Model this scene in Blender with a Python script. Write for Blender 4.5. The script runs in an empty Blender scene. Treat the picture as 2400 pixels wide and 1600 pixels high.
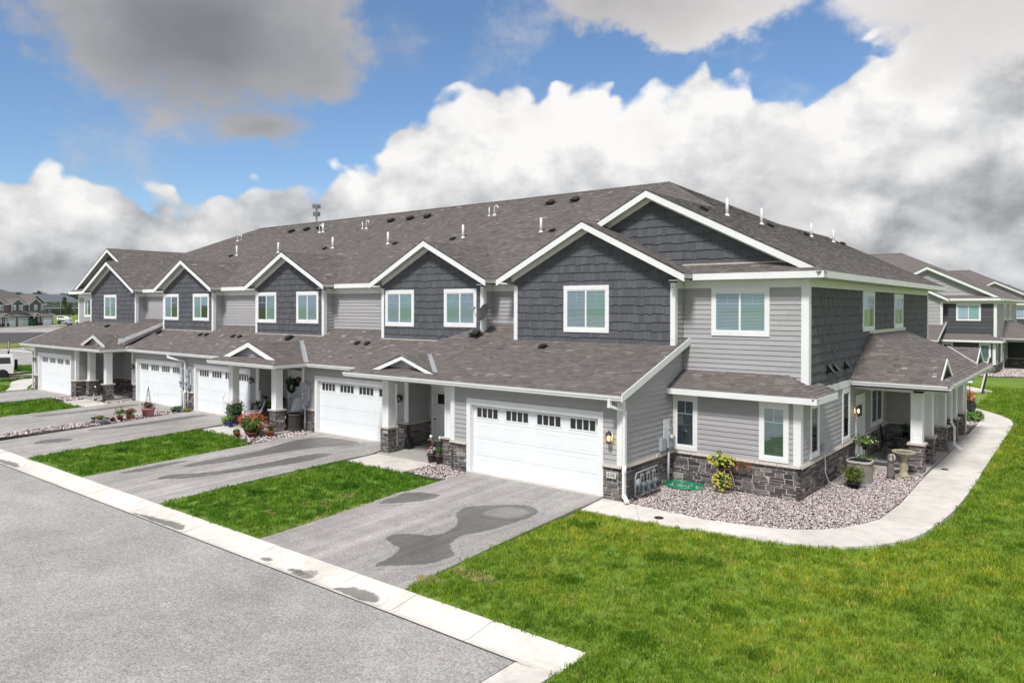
import bpy, math, random
import numpy as np
from mathutils import Vector, Matrix, geometry
R = random.Random(7); NR = np.random.RandomState(7)
S = bpy.context.scene; COL = S.collection
# ------------------------------------------------------------------ camera
CAM = Vector((10.385, -17.942, 5.359))
cd = bpy.data.cameras.new('camera'); cam = bpy.data.objects.new('camera', cd); COL.objects.link(cam); S.camera = cam
yaw, pit, rol = -0.6731, -0.0043, 0.0021
fw = Vector((math.sin(yaw)*math.cos(pit), math.cos(yaw)*math.cos(pit), math.sin(pit)))
r0 = Vector((math.cos(yaw), -math.sin(yaw), 0)); u0 = r0.cross(fw)
rr = r0*math.cos(rol)+u0*math.sin(rol); uu = -r0*math.sin(rol)+u0*math.cos(rol)
mw = Matrix((rr, uu, -fw)).transposed().to_4x4(); mw.translation = CAM; cam.matrix_world = mw
cd.sensor_width = 36; cd.lens = 36*1727.8/2400; cd.shift_y = -(800-727.06)/2400
cd.clip_start = 0.2; cd.clip_end = 4000
# ------------------------------------------------------------------ sky
SUN_EL, SUN_AZ = math.radians(52), math.radians(168)     # azimuth from +Y clockwise
W = bpy.data.worlds.new('World'); S.world = W; W.use_nodes = True
nt = W.node_tree; nt.nodes.clear(); L = nt.links.new
def N(t, **k):
    n = nt.nodes.new(t)
    for a, b in k.items(): setattr(n, a, b)
    return n
def mth(op, a, b=None, c=None, clamp=False):
    n = N('ShaderNodeMath', operation=op, use_clamp=clamp)
    for i, v in enumerate((a, b, c)):
        if v is None: continue
        if isinstance(v, (int, float)): n.inputs[i].default_value = v
        else: L(v, n.inputs[i])
    return n.outputs[0]
def sstep(x, a, b):
    n = N('ShaderNodeMapRange', interpolation_type='SMOOTHSTEP')
    L(x, n.inputs[0]); n.inputs[1].default_value = a; n.inputs[2].default_value = b
    return n.outputs[0]
sky = N('ShaderNodeTexSky', sky_type='NISHITA', sun_disc=False, sun_elevation=SUN_EL, sun_rotation=SUN_AZ, altitude=300, air_density=1.0, dust_density=0.6, ozone_density=2.0)
tc = N('ShaderNodeTexCoord'); sx = N('ShaderNodeSeparateXYZ'); L(tc.outputs['Generated'], sx.inputs[0])
X_, Y_, Z_ = sx.outputs
azn = mth('ARCTAN2', X_, Y_)                       # 0 = +Y, + to +X
el = mth('ARCSINE', mth('MINIMUM', mth('MAXIMUM', Z_, -1.0), 1.0))
cmb = N('ShaderNodeCombineXYZ'); L(azn, cmb.inputs[0]); L(el, cmb.inputs[1])
# seamless cloud texture coordinates: the direction itself, stretched along the horizon
sc3 = N('ShaderNodeVectorMath', operation='MULTIPLY'); L(tc.outputs['Generated'], sc3.inputs[0]); sc3.inputs[1].default_value = (1, 1, 1.35)
def noise(vec, scale, detail=8, rough=.55, dist=0.0, off=(0, 0, 0), lac=2.0):
    a = N('ShaderNodeVectorMath', operation='ADD'); L(vec, a.inputs[0]); a.inputs[1].default_value = off
    n = N('ShaderNodeTexNoise'); L(a.outputs[0], n.inputs['Vector']); n.inputs['Scale'].default_value = scale
    n.inputs['Detail'].default_value = detail; n.inputs['Roughness'].default_value = rough; n.inputs['Distortion'].default_value = dist; n.inputs['Lacunarity'].default_value = lac
    return n.outputs[0]
D3 = sc3.outputs[0]
def blob(a0, e0, ra, re, rot=0.0):                 # soft ellipse of cloud around a direction (degrees)
    da = mth('DIVIDE', mth('SUBTRACT', azn, math.radians(a0)), math.radians(ra)); de = mth('DIVIDE', mth('SUBTRACT', el, math.radians(e0)), math.radians(re))
    if rot: da, de = mth('ADD', mth('MULTIPLY', da, math.cos(rot)), mth('MULTIPLY', de, math.sin(rot))), mth('SUBTRACT', mth('MULTIPLY', de, math.cos(rot)), mth('MULTIPLY', da, math.sin(rot)))
    return mth('SUBTRACT', 1.0, mth('SQRT', mth('ADD', mth('MULTIPLY', da, da), mth('MULTIPLY', de, de))))
n1 = noise(D3, 3.0, 6, .58, .0); n2 = noise(D3, 9.0, 6, .6, .0, (3, 1, 7))
vor = N('ShaderNodeTexVoronoi', feature='SMOOTH_F1'); 
dv = N('ShaderNodeVectorMath', operation='MULTIPLY_ADD'); 
nc = N('ShaderNodeTexNoise'); L(D3, nc.inputs['Vector']); nc.inputs['Scale'].default_value = 8; nc.inputs['Detail'].default_value = 2
L(nc.outputs['Color'], dv.inputs[0]); dv.inputs[1].default_value = (.1, .1, .1); L(D3, dv.inputs[2])
L(dv.outputs[0], vor.inputs['Vector']); vor.inputs['Scale'].default_value = 17; vor.inputs['Smoothness'].default_value = .35; vor.inputs['Detail'].default_value = 1; vor.inputs['Roughness'].default_value = .45
puff = mth('SUBTRACT', 1.0, vor.outputs['Distance'])
# cumulus bank: top edge (elevation) by azimuth, wrapping all round
fc = N('ShaderNodeFloatCurve'); cv = fc.mapping.curves[0]
bank = [(-180, 16), (-130, 13), (-95, 8.5), (-82, 10.5), (-73.35, 9.9), (-71.05, 10.1), (-70.22, 10.39), (-68.38, 9.27), (-65.82, 9.78), (-62.86, 8.46), (-58.89, 10.12), (-56.53, 10.88), (-54.71, 11.22), (-51.6, 11.69), (-49.54, 12.09), (-48.26, 13.38), (-46.48, 15.44), (-44.19, 16.58), (-41.88, 17.48), (-39.23, 18.16), (-37.41, 16.81), (-36.42, 16.49), (-35.26, 18.08), (-33.28, 18.63), (-31.31, 17.49), (-28.72, 17.47), (-25.85, 17.75), (-24.28, 19.23), (-22.43, 17.78), (-19.42, 16.36), (-16.8, 15.53), (-15.25, 17.6), (-13.73, 18.77), (-11.06, 19.81), (-7.29, 21.51), (0, 27), (20, 23), (60, 14), (120, 18), (180, 16)]
pts = [((a+180)/360.0, e/40.0) for a, e in bank]
while len(cv.points) < len(pts): cv.points.new(.5, .5)
for p, (a, b) in zip(cv.points, sorted(pts)): p.location = (a, b); p.handle_type = 'AUTO'
fc.mapping.update()
L(mth('DIVIDE', mth('ADD', azn, math.pi), 2*math.pi), fc.inputs['Value'])
edge = mth('MULTIPLY', fc.outputs[0], math.radians(40))
lump = mth('ADD', mth('MULTIPLY', mth('SUBTRACT', n2, .5), .06), mth('MULTIPLY', mth('SUBTRACT', puff, .72), .055))
depth = mth('ADD', mth('SUBTRACT', edge, el), lump)               # radians below the cloud top
mb = sstep(depth, -.004, .012)
# light on the bank: bright tops and lobes, grey undersides
lo = noise(D3, 7.0, 5, .58, 0, (.02, -.03, .055)); lo0 = noise(D3, 7.0, 5, .58, 0)
rel = mth('MULTIPLY', mth('SUBTRACT', lo0, lo), 2.6)
dk = sstep(noise(D3, 4.2, 5, .56, 0, (5, 2, 1)), .44, .66)
topb = mth('SUBTRACT', 1.0, sstep(depth, .01, .24))
bright = mth('MAXIMUM', blob(-31, 13.5, 19, 8), mth('MAXIMUM', mth('MULTIPLY', blob(-9, 14, 18, 13), .55), 0.0))                # the sunlit towers
br = mth('ADD', mth('ADD', mth('MULTIPLY', topb, .17), .50), mth('ADD', mth('MULTIPLY', rel, .36), mth('MULTIPLY', bright, .22)))
br = mth('SUBTRACT', br, mth('MULTIPLY', dk, .10))
br = mth('SUBTRACT', br, mth('MULTIPLY', sstep(el, .13, .03), .05))
br = mth('ADD', br, mth('MULTIPLY', mth('SUBTRACT', puff, .7), .22))
br = mth('ADD', br, mth('MULTIPLY', mth('SUBTRACT', n2, .5), .15))
br = mth('MINIMUM', mth('MAXIMUM', br, .27), .70)
# loose grey clouds overhead, on a warped azimuth/elevation so that their outlines fray
wn = noise(D3, 5.5, 5, .6, 0, (7, 7, 1))
azs, els = azn, el
azn = mth('ADD', azn, mth('MULTIPLY', mth('SUBTRACT', wn, .5), .26)); el = mth('ADD', el, mth('MULTIPLY', mth('SUBTRACT', n2, .5), .09))
bl = mth('MAXIMUM', blob(-61.3, 21.5, 13.6, 9.6, -.10), mth('MULTIPLY', blob(-57.2, 12.7, 5.6, 2.0), .42))
bl = mth('MAXIMUM', bl, mth('MAXIMUM', blob(-25.5, 22.4, 12, 3.6, .0), blob(-3, 24, 14, 12)))
azn, el = azs, els
ring = mth('SUBTRACT', sstep(el, .50, .70), mth('MULTIPLY', sstep(n1, .35, .6), .6))
far_c = mth('MULTIPLY', sstep(mth('COSINE', mth('SUBTRACT', azn, math.radians(-38))), .55, .2), mth('SUBTRACT', mth('MULTIPLY', n1, 2.2), .85))
bl = mth('MAXIMUM', bl, mth('MAXIMUM', mth('MULTIPLY', ring, .35), far_c))
blm = sstep(mth('ADD', bl, mth('ADD', mth('MULTIPLY', mth('SUBTRACT', n1, .5), .55), mth('MULTIPLY', mth('SUBTRACT', n2, .5), .5))), .0, .30)
bbr = mth('SUBTRACT', .345, mth('MULTIPLY', sstep(mth('ADD', bl, mth('MULTIPLY', mth('SUBTRACT', n1, .5), 1.0)), .05, .8), .10))
bbr = mth('ADD', bbr, mth('MULTIPLY', mth('SUBTRACT', n2, .5), .12))
bbr = mth('SUBTRACT', bbr, mth('MULTIPLY', mth('MAXIMUM', blob(-60, 17.5, 12, 5.5), 0.0), .075))
bbr = mth('ADD', bbr, mth('MULTIPLY', sstep(azn, math.radians(-45), math.radians(-15)), .24))
wisp = mth('MULTIPLY', sstep(n2, .55, .74), .5)
def rgbmix(fac, a, b):
    n = N('ShaderNodeMix', data_type='RGBA'); L(fac, n.inputs[0])
    for i, v in ((6, a), (7, b)):
        if isinstance(v, tuple): n.inputs[i].default_value = (*v, 1)
        else: L(v, n.inputs[i])
    return n.outputs[2]
def bg(col, st):
    n = N('ShaderNodeBackground'); L(col, n.inputs[0]) if not isinstance(col, tuple) else setattr(n.inputs[0], 'default_value', (*col, 1))
    if isinstance(st, (int, float)): n.inputs[1].default_value = st
    else: L(st, n.inputs[1])
    return n.outputs[0]
def mixs(f, a, b):
    n = N('ShaderNodeMixShader'); L(f, n.inputs[0]); L(a, n.inputs[1]); L(b, n.inputs[2]); return n.outputs[0]
tn = N('ShaderNodeVectorMath', operation='MULTIPLY'); L(sky.outputs[0], tn.inputs[0]); tn.inputs[1].default_value = (.82, .95, 1.06)
clear = bg(tn.outputs[0], .095)
lowb = bg(rgbmix(sstep(bbr, .15, .45), (.84, .90, 1.0), (1.0, .965, .965)), bbr)
bankb = bg(rgbmix(sstep(br, .3, .8), (.94, .965, 1.0), (1.0, .985, .965)), br)
sh = mixs(mth('MULTIPLY', wisp, .35), clear, bg((.9, .95, 1.0), .62))
sh = mixs(mb, sh, bankb)
sh = mixs(blm, sh, lowb)
hz = mth('MULTIPLY', sstep(el, .055, -.01), .75)
sh = mixs(hz, sh, bg((.70, .76, .82), .50))
wo = N('ShaderNodeOutputWorld'); L(sh, wo.inputs[0])
# ------------------------------------------------------------------ sun (veiled by cloud, soft shadows)
sd = bpy.data.lights.new('sun', 'SUN'); sd.energy = 2.7; sd.angle = math.radians(10); sd.color = (1, .965, .92)
so = bpy.data.objects.new('sun', sd); COL.objects.link(so)
sv = Vector((math.sin(SUN_AZ)*math.cos(SUN_EL), math.cos(SUN_AZ)*math.cos(SUN_EL), math.sin(SUN_EL)))
so.rotation_euler = sv.to_track_quat('Z', 'Y').to_euler(); so.location = (0, -20, 40)
S.view_settings.view_transform = 'Standard'; S.view_settings.look = 'None'; S.view_settings.exposure = 0.48; S.view_settings.gamma = 1
S.view_settings.use_curve_mapping = False
if hasattr(S, 'cycles'): S.cycles.max_bounces = 6; S.cycles.diffuse_bounces = 3; S.cycles.transparent_max_bounces = 16
# ================================================================== materials
MATS = {}
def mat(name, col, rough=.8, shade=None, noise_s=0, noise_a=0.0, bump=0.0, bump_s=40, spec=.3, metal=0.0, emit=None, alpha=None, objrand=0.0, ramp=None, coord='Object', stretch=(1, 1, 1), big=None):
    if name in MATS: return MATS[name]
    m = bpy.data.materials.new(name); m.use_nodes = True; t = m.node_tree; b = t.nodes['Principled BSDF']; l = t.links.new
    b.inputs['Roughness'].default_value = rough; b.inputs['Specular IOR Level'].default_value = spec; b.inputs['Metallic'].default_value = metal
    b.inputs['Base Color'].default_value = (*col, 1); c = None
    def nd(ty, **k):
        n = t.nodes.new(ty)
        for a, v in k.items(): setattr(n, a, v)
        return n
    def coords(scale):
        tc = nd('ShaderNodeNewGeometry'); v = nd('ShaderNodeVectorMath', operation='MULTIPLY'); l(tc.outputs['Position'], v.inputs[0]); v.inputs[1].default_value = stretch
        n = nd('ShaderNodeTexNoise'); l(v.outputs[0], n.inputs['Vector']); n.inputs['Scale'].default_value = scale; n.inputs['Detail'].default_value = 5; n.inputs['Roughness'].default_value = .6
        return n.outputs[0]
    if ramp:
        a = nd('ShaderNodeAttribute', attribute_name='shade'); r = nd('ShaderNodeValToRGB'); l(a.outputs['Fac'], r.inputs[0])
        while len(r.color_ramp.elements) < len(ramp): r.color_ramp.elements.new(.5)
        for e, (p, cc) in zip(r.color_ramp.elements, ramp): e.position = p; e.color = (*cc, 1)
        c = r.outputs[0]
    if objrand:
        o = nd('ShaderNodeObjectInfo'); r = nd('ShaderNodeValToRGB'); l(o.outputs['Random'], r.inputs[0])
        while len(r.color_ramp.elements) < len(objrand): r.color_ramp.elements.new(.5)
        for e, (p, cc) in zip(r.color_ramp.elements, objrand): e.position = p; e.color = (*cc, 1)
        c = r.outputs[0]
    def mul(cin, fac_sock, lo, hi, a=.3, bb=.7):
        mr = nd('ShaderNodeMapRange'); l(fac_sock, mr.inputs[0]); mr.inputs[1].default_value = a; mr.inputs[2].default_value = bb; mr.inputs[3].default_value = lo; mr.inputs[4].default_value = hi
        v = nd('ShaderNodeVectorMath', operation='SCALE')
        if cin is None: v.inputs[0].default_value = col
        else: l(cin, v.inputs[0])
        l(mr.outputs[0], v.inputs[3]); return v.outputs[0]
    if noise_a: c = mul(c, coords(noise_s), 1-noise_a, 1+noise_a)
    if big: c = mul(c, coords(big[0]), 1-big[1], 1+big[1])
    if c is not None: l(c, b.inputs['Base Color'])
    if bump:
        bp = nd('ShaderNodeBump'); bp.inputs['Strength'].default_value = bump; bp.inputs['Distance'].default_value = .01; l(coords(bump_s), bp.inputs['Height']); l(bp.outputs[0], b.inputs['Normal'])
    if emit: b.inputs['Emission Color'].default_value = (*emit[0], 1); b.inputs['Emission Strength'].default_value = emit[1]
    MATS[name] = m; return m
def glass(name, tint=(.55, .75, .72), refl=1.0, alpha=.25):
    if name in MATS: return MATS[name]
    m = bpy.data.materials.new(name); m.use_nodes = True; t = m.node_tree; t.nodes.clear(); l = t.links.new
    tr = t.nodes.new('ShaderNodeBsdfTransparent'); tr.inputs[0].default_value = (*tint, 1)
    g = t.nodes.new('ShaderNodeBsdfGlossy'); g.inputs['Roughness'].default_value = .03; g.inputs[0].default_value = (.95, 1, 1, 1)
    f = t.nodes.new('ShaderNodeLayerWeight'); f.inputs[0].default_value = .5; mx = t.nodes.new('ShaderNodeMixShader'); o = t.nodes.new('ShaderNodeOutputMaterial')
    pw = t.nodes.new('ShaderNodeMath'); pw.operation = 'POWER'; l(f.outputs['Facing'], pw.inputs[0]); pw.inputs[1].default_value = 4
    a = t.nodes.new('ShaderNodeMath'); a.operation = 'MULTIPLY_ADD'; l(pw.outputs[0], a.inputs[0]); a.inputs[1].default_value = .8*refl; a.inputs[2].default_value = .03+alpha*.25
    l(a.outputs[0], mx.inputs[0]); l(tr.outputs[0], mx.inputs[1]); l(g.outputs[0], mx.inputs[2]); l(mx.outputs[0], o.inputs[0]); MATS[name] = m; return m
M_LAP = mat('grey_lap_siding', (.38, .375, .388), .62, noise_s=.9, noise_a=.05, bump=.2, bump_s=90, stretch=(1, 1, 8), ramp=[(0, (.37, .365, .378)), (1, (.41, .405, .42))])
M_LAPD = mat('dark_lap_siding', (.075, .08, .088), .6, noise_s=1.5, noise_a=.05, ramp=[(0, (.066, .07, .078)), (1, (.085, .09, .1))])
M_SHAKE = mat('charcoal_shake', (.085, .09, .1), .7, noise_s=26, noise_a=.16, bump=.6, bump_s=60, stretch=(3, 3, .35), ramp=[(0, (.086, .09, .101)), (.5, (.099, .104, .117)), (1, (.114, .12, .136))])
M_STONE = mat('dark_ledgestone', (.1, .09, .09), .85, noise_s=16, noise_a=.42, bump=.9, bump_s=30, ramp=[(0, (.055, .048, .049)), (.4, (.115, .103, .101)), (.75, (.19, .17, .162)), (1, (.34, .31, .29))])
M_MORTAR = mat('grey_mortar', (.44, .42, .40), .95, noise_s=30, noise_a=.2, bump=.4)
M_CAP = mat('limestone_cap', (.52, .47, .42), .85, noise_s=14, noise_a=.16, bump=.5, bump_s=50)
M_TRIM = mat('white_trim', (.79, .805, .815), .5, noise_s=1.2, noise_a=.045)
M_SOFFIT = mat('soffit_vinyl', (.50, .50, .47), .6, noise_s=3, noise_a=.03)
M_DOORW = mat('white_garage_steel', (.80, .84, .865), .38, noise_s=.8, noise_a=.035)
M_SH = mat('asphalt_shingle', (.16, .145, .14), .95, noise_s=60, noise_a=.28, bump=.5, bump_s=160, spec=.15, big=(.35, .05), ramp=[(0, (.10, .09, .086)), (.35, (.142, .128, .122)), (.7, (.18, .162, .156)), (.86, (.228, .207, .198)), (1, (.32, .298, .286))])
M_SHB = mat('shingle_underlay', (.055, .05, .048), .95)
M_METAL = mat('galvanised_flashing', (.62, .63, .66), .35, metal=.6)
M_BLACK = mat('black_metal', (.018, .018, .02), .45, spec=.5)
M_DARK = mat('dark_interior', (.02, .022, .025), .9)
M_BLIND = mat('white_blind', (.80, .83, .83), .5)
M_PVC = mat('white_pipe', (.72, .72, .73), .45)
M_GREY = mat('grey_meter_box', (.36, .39, .44), .45, noise_s=8, noise_a=.05)
M_GLASS = glass('window_glass', (.86, .92, .96), .6, .30); M_GLASST = glass('window_glass_teal', (.84, .94, .95), .6, .6)
M_GDG = mat('garage_window_glass', (.022, .022, .026), .12, spec=.7)
M_CONC = mat('pale_concrete', (.56, .54, .51), .9, noise_s=50, noise_a=.10, bump=.35, bump_s=120, big=(.55, .10), spec=.2)
M_CONC2 = mat('porch_concrete', (.40, .385, .365), .9, noise_s=40, noise_a=.12, bump=.3, big=(.8, .1))
def shingle_plain():
    m = mat('shingle_far', (.155, .14, .134), .95, noise_s=14, noise_a=.25, spec=.15, big=(1.2, .10), stretch=(1, 1, 3)); return m
M_SHP = shingle_plain()
# ================================================================== mesh builder
class MB:
    def __init__(s): s.v = []; s.f = []; s.sh = []; s.mi = []; s.sm = []
    def add(s, v, f, sh=.5, mi=0, sm=False):
        o = len(s.v); s.v += [tuple(p) for p in v]; s.f += [tuple(i+o for i in q) for q in f]; n = len(f)
        s.sh += [sh]*n; s.mi += [mi]*n; s.sm += [sm]*n; return s
    def box(s, a, b, sh=.5, mi=0):
        x0, y0, z0 = a; x1, y1, z1 = b
        return s.add([(x0, y0, z0), (x1, y0, z0), (x1, y1, z0), (x0, y1, z0), (x0, y0, z1), (x1, y0, z1), (x1, y1, z1), (x0, y1, z1)], [(0, 3, 2, 1), (4, 5, 6, 7), (0, 1, 5, 4), (1, 2, 6, 5), (2, 3, 7, 6), (3, 0, 4, 7)], sh, mi)
    def obox(s, c, ax, ay, az, sh=.5, mi=0):       # centre and three half axes
        c = Vector(c); ax, ay, az = map(Vector, (ax, ay, az))
        v = [c+ax*i+ay*j+az*k for k in (-1, 1) for i, j in ((-1, -1), (1, -1), (1, 1), (-1, 1))]
        return s.add(v, [(0, 3, 2, 1), (4, 5, 6, 7), (0, 1, 5, 4), (1, 2, 6, 5), (2, 3, 7, 6), (3, 0, 4, 7)], sh, mi)
    def bar(s, p, q, w, h=None, sh=.5, mi=0, up=(0, 0, 1)):
        p, q = Vector(p), Vector(q); d = (q-p); L_ = d.length; d.normalize(); up = Vector(up)
        if abs(d.dot(up)) > .98: up = Vector((1, 0, 0))
        a = d.cross(up).normalized(); b = a.cross(d); return s.obox((p+q)/2, d*L_/2, a*w/2, b*(h or w)/2, sh, mi)
    def tube(s, pts, r, n=8, sh=.5, mi=0, cap=True, closed=False):
        pts = [Vector(p) for p in pts]; k = len(pts); rs = r if isinstance(r, (list, tuple)) else [r]*k; V = []; F = []
        up = Vector((0, 0, 1)); prev = None
        for i, p in enumerate(pts):
            if closed: d = pts[(i+1) % k]-pts[i-1]
            else: d = pts[min(i+1, k-1)]-pts[max(i-1, 0)]
            d.normalize()
            if prev is None: a = d.cross(up if abs(d.z) < .95 else Vector((1, 0, 0))).normalized()
            else: a = (prev-d*prev.dot(d)).normalized()
            prev = a; b = d.cross(a)
            for j in range(n):
                t = 2*math.pi*j/n; V.append(p+(a*math.cos(t)+b*math.sin(t))*rs[i])
        for i in range(k if closed else k-1):
            for j in range(n):
                F.append((i*n+j, i*n+(j+1) % n, ((i+1) % k)*n+(j+1) % n, ((i+1) % k)*n+j))
        if cap and not closed: F.append(tuple(range(n))[::-1]); F.append(tuple((k-1)*n+j for j in range(n)))
        return s.add(V, F, sh, mi, True)
    def lathe(s, prof, c=(0, 0, 0), n=16, sh=.5, mi=0, sx=1, sy=1, cap=True):
        V = []; F = []; c = Vector(c)
        for r, z in prof:
            for j in range(n):
                t = 2*math.pi*j/n; V.append(c+Vector((r*sx*math.cos(t), r*sy*math.sin(t), z)))
        for i in range(len(prof)-1):
            for j in range(n): F.append((i*n+j, i*n+(j+1) % n, (i+1)*n+(j+1) % n, (i+1)*n+j))
        if cap:
            F.append(tuple(range(n))[::-1]); F.append(tuple((len(prof)-1)*n+j for j in range(n)))
        return s.add(V, F, sh, mi, True)
    def leaves(s, c, rad, n, size, mi=0, flat=0.0, shell=.45, up=.3, rnd=R):   # small leaf faces through an ellipsoid
        c = Vector(c)
        for _ in range(n):
            d = Vector((rnd.gauss(0, 1), rnd.gauss(0, 1), rnd.gauss(0, 1))).normalized(); t = (shell+(1-shell)*rnd.random())
            p = c+Vector((d.x*rad[0], d.y*rad[1], d.z*rad[2]))*t
            nrm = (d+Vector((rnd.uniform(-.7, .7), rnd.uniform(-.7, .7), rnd.uniform(-.4, .7)+up))).normalized()
            a = nrm.cross(Vector((rnd.uniform(-1, 1), rnd.uniform(-1, 1), rnd.uniform(-1, 1)))).normalized(); b = nrm.cross(a)
            sz = size*rnd.uniform(.6, 1.3)
            s.add([p-a*sz, p+b*sz*.42, p+a*sz+nrm*sz*.2, p-b*sz*.42], [(0, 1, 2, 3)], rnd.random(), mi)
        return s
    def mesh(s, name):
        me = bpy.data.meshes.new(name); me.from_pydata(s.v, [], s.f)
        at = me.attributes.new('shade', 'FLOAT', 'FACE'); at.data.foreach_set('value', s.sh)
        if any(s.mi): me.polygons.foreach_set('material_index', s.mi)
        if any(s.sm): me.polygons.foreach_set('use_smooth', s.sm)
        return me
    def build(s, name, mats, parent=None, **props):
        me = s.mesh(name)
        for m in (mats if isinstance(mats, (list, tuple)) else [mats]): me.materials.append(m)
        o = bpy.data.objects.new(name, me); COL.objects.link(o)
        if parent: o.parent = parent
        for k, v in props.items(): o[k] = v
        return o
def thing(name, label, cat, loc=(0, 0, 0), rz=0, group=None):
    o = bpy.data.objects.new(name, None); COL.objects.link(o); o.location = loc; o.rotation_euler = (0, 0, rz); o.empty_display_size = .2
    o['label'] = label; o['category'] = cat
    if group: o['group'] = group
    return o
def copy_tree(o, parent=None, **props):
    c = o.copy(); COL.objects.link(c); c.parent = parent
    for ch in list(o.children): copy_tree(ch, c)
    for k, v in props.items(): c[k] = v
    return c
# ================================================================== convex clipping in a plane
def clip_half(P, nx, ny, d):                      # keep nx*x+ny*y <= d
    out = []; k = len(P)
    for i in range(k):
        a, b = P[i], P[(i+1) % k]; da = nx*a[0]+ny*a[1]-d; db = nx*b[0]+ny*b[1]-d
        if da <= 1e-9: out.append(a)
        if (da < -1e-9 and db > 1e-9) or (da > 1e-9 and db < -1e-9):
            t = da/(da-db); out.append((a[0]+(b[0]-a[0])*t, a[1]+(b[1]-a[1])*t))
    return out if len(out) >= 3 else []
def area(P): return .5*sum(P[i][0]*P[(i+1) % len(P)][1]-P[(i+1) % len(P)][0]*P[i][1] for i in range(len(P)))
def halfplanes(C):
    if area(C) < 0: C = C[::-1]
    H = []
    for i in range(len(C)):
        a, b = C[i], C[(i+1) % len(C)]; nx, ny = b[1]-a[1], a[0]-b[0]; l = math.hypot(nx, ny)
        if l > 1e-9: H.append((nx/l, ny/l, (nx*a[0]+ny*a[1])/l))
    return H
def clip_convex(P, H):
    for h in H:
        P = clip_half(P, *h)
        if not P: return []
    return P
def minus_rect(polys, r):
    out = []; x0, y0, x1, y1 = r
    for P in polys:
        q = clip_half(P, 1, 0, x0); out += [q] if q else []
        m = clip_half(P, -1, 0, -x0); m = clip_half(m, 1, 0, x1) if m else []
        q = clip_half(P, -1, 0, -x1); out += [q] if q else []
        if m:
            q = clip_half(m, 0, 1, y0); out += [q] if q else []
            q = clip_half(m, 0, -1, -y1); out += [q] if q else []
    return [q for q in out if abs(area(q)) > 2e-5]
class Frame:
    def __init__(s, O, u, v): s.O = Vector(O); s.u = Vector(u).normalized(); s.v = Vector(v).normalized(); s.n = s.u.cross(s.v)
    def at(s, a, b, h=0): return s.O+s.u*a+s.v*b+s.n*h
    def inv(s, p): d = Vector(p)-s.O; return (d.dot(s.u), d.dot(s.v))
def tile_piece(fr, polys, hf, inset=0.0, h0=-.004):
    V = []; F = []
    for P in polys:
        if area(P) < 0: P = P[::-1]
        k = len(P); o = len(V); cx = sum(p[0] for p in P)/k; cy = sum(p[1] for p in P)/k
        V += [fr.at(a, b, h0) for a, b in P]
        for a, b in P:
            if inset:
                dx, dy = cx-a, cy-b; l = math.hypot(dx, dy) or 1; a2, b2 = a+dx/l*inset*1.3, b+dy/l*inset*1.3
            else: a2, b2 = a, b
            V.append(fr.at(a2, b2, hf(a2, b2)))
        F.append(tuple(o+k+i for i in range(k)))
        F += [(o+i, o+(i+1) % k, o+k+(i+1) % k, o+k+i) for i in range(k)]
    return V, F
PIECES = {}                                        # kind -> [(distance, parent, V, F, shade, material)]
def put(kind, root, parent, V, F, sh, m):
    c = sum(V, Vector())/len(V); PIECES.setdefault((root, kind), []).append(((c-CAM).length, parent, V, F, sh, m))
def flush_pieces(limit=298):
    for (root, kind), lst in PIECES.items():
        lst.sort(key=lambda t: t[0]); rest = {}
        for d, par, V, F, sh, m in lst[:limit]: MB().add(V, F, sh).build(kind, m, par)
        for d, par, V, F, sh, m in lst[limit:]: rest.setdefault(m.name, (MB(), m))[0].add(V, F, sh)
        mb = MB(); ms = []
        for k, (b, m) in rest.items():
            o = len(mb.v); ms.append(m); mb.v += b.v; mb.f += [tuple(i+o for i in q) for q in b.f]; mb.sh += b.sh; mb.mi += [len(ms)-1]*len(b.f); mb.sm += b.sm
        if mb.v: mb.build(kind+'_field', ms, root, kind='stuff')
    PIECES.clear()
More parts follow.
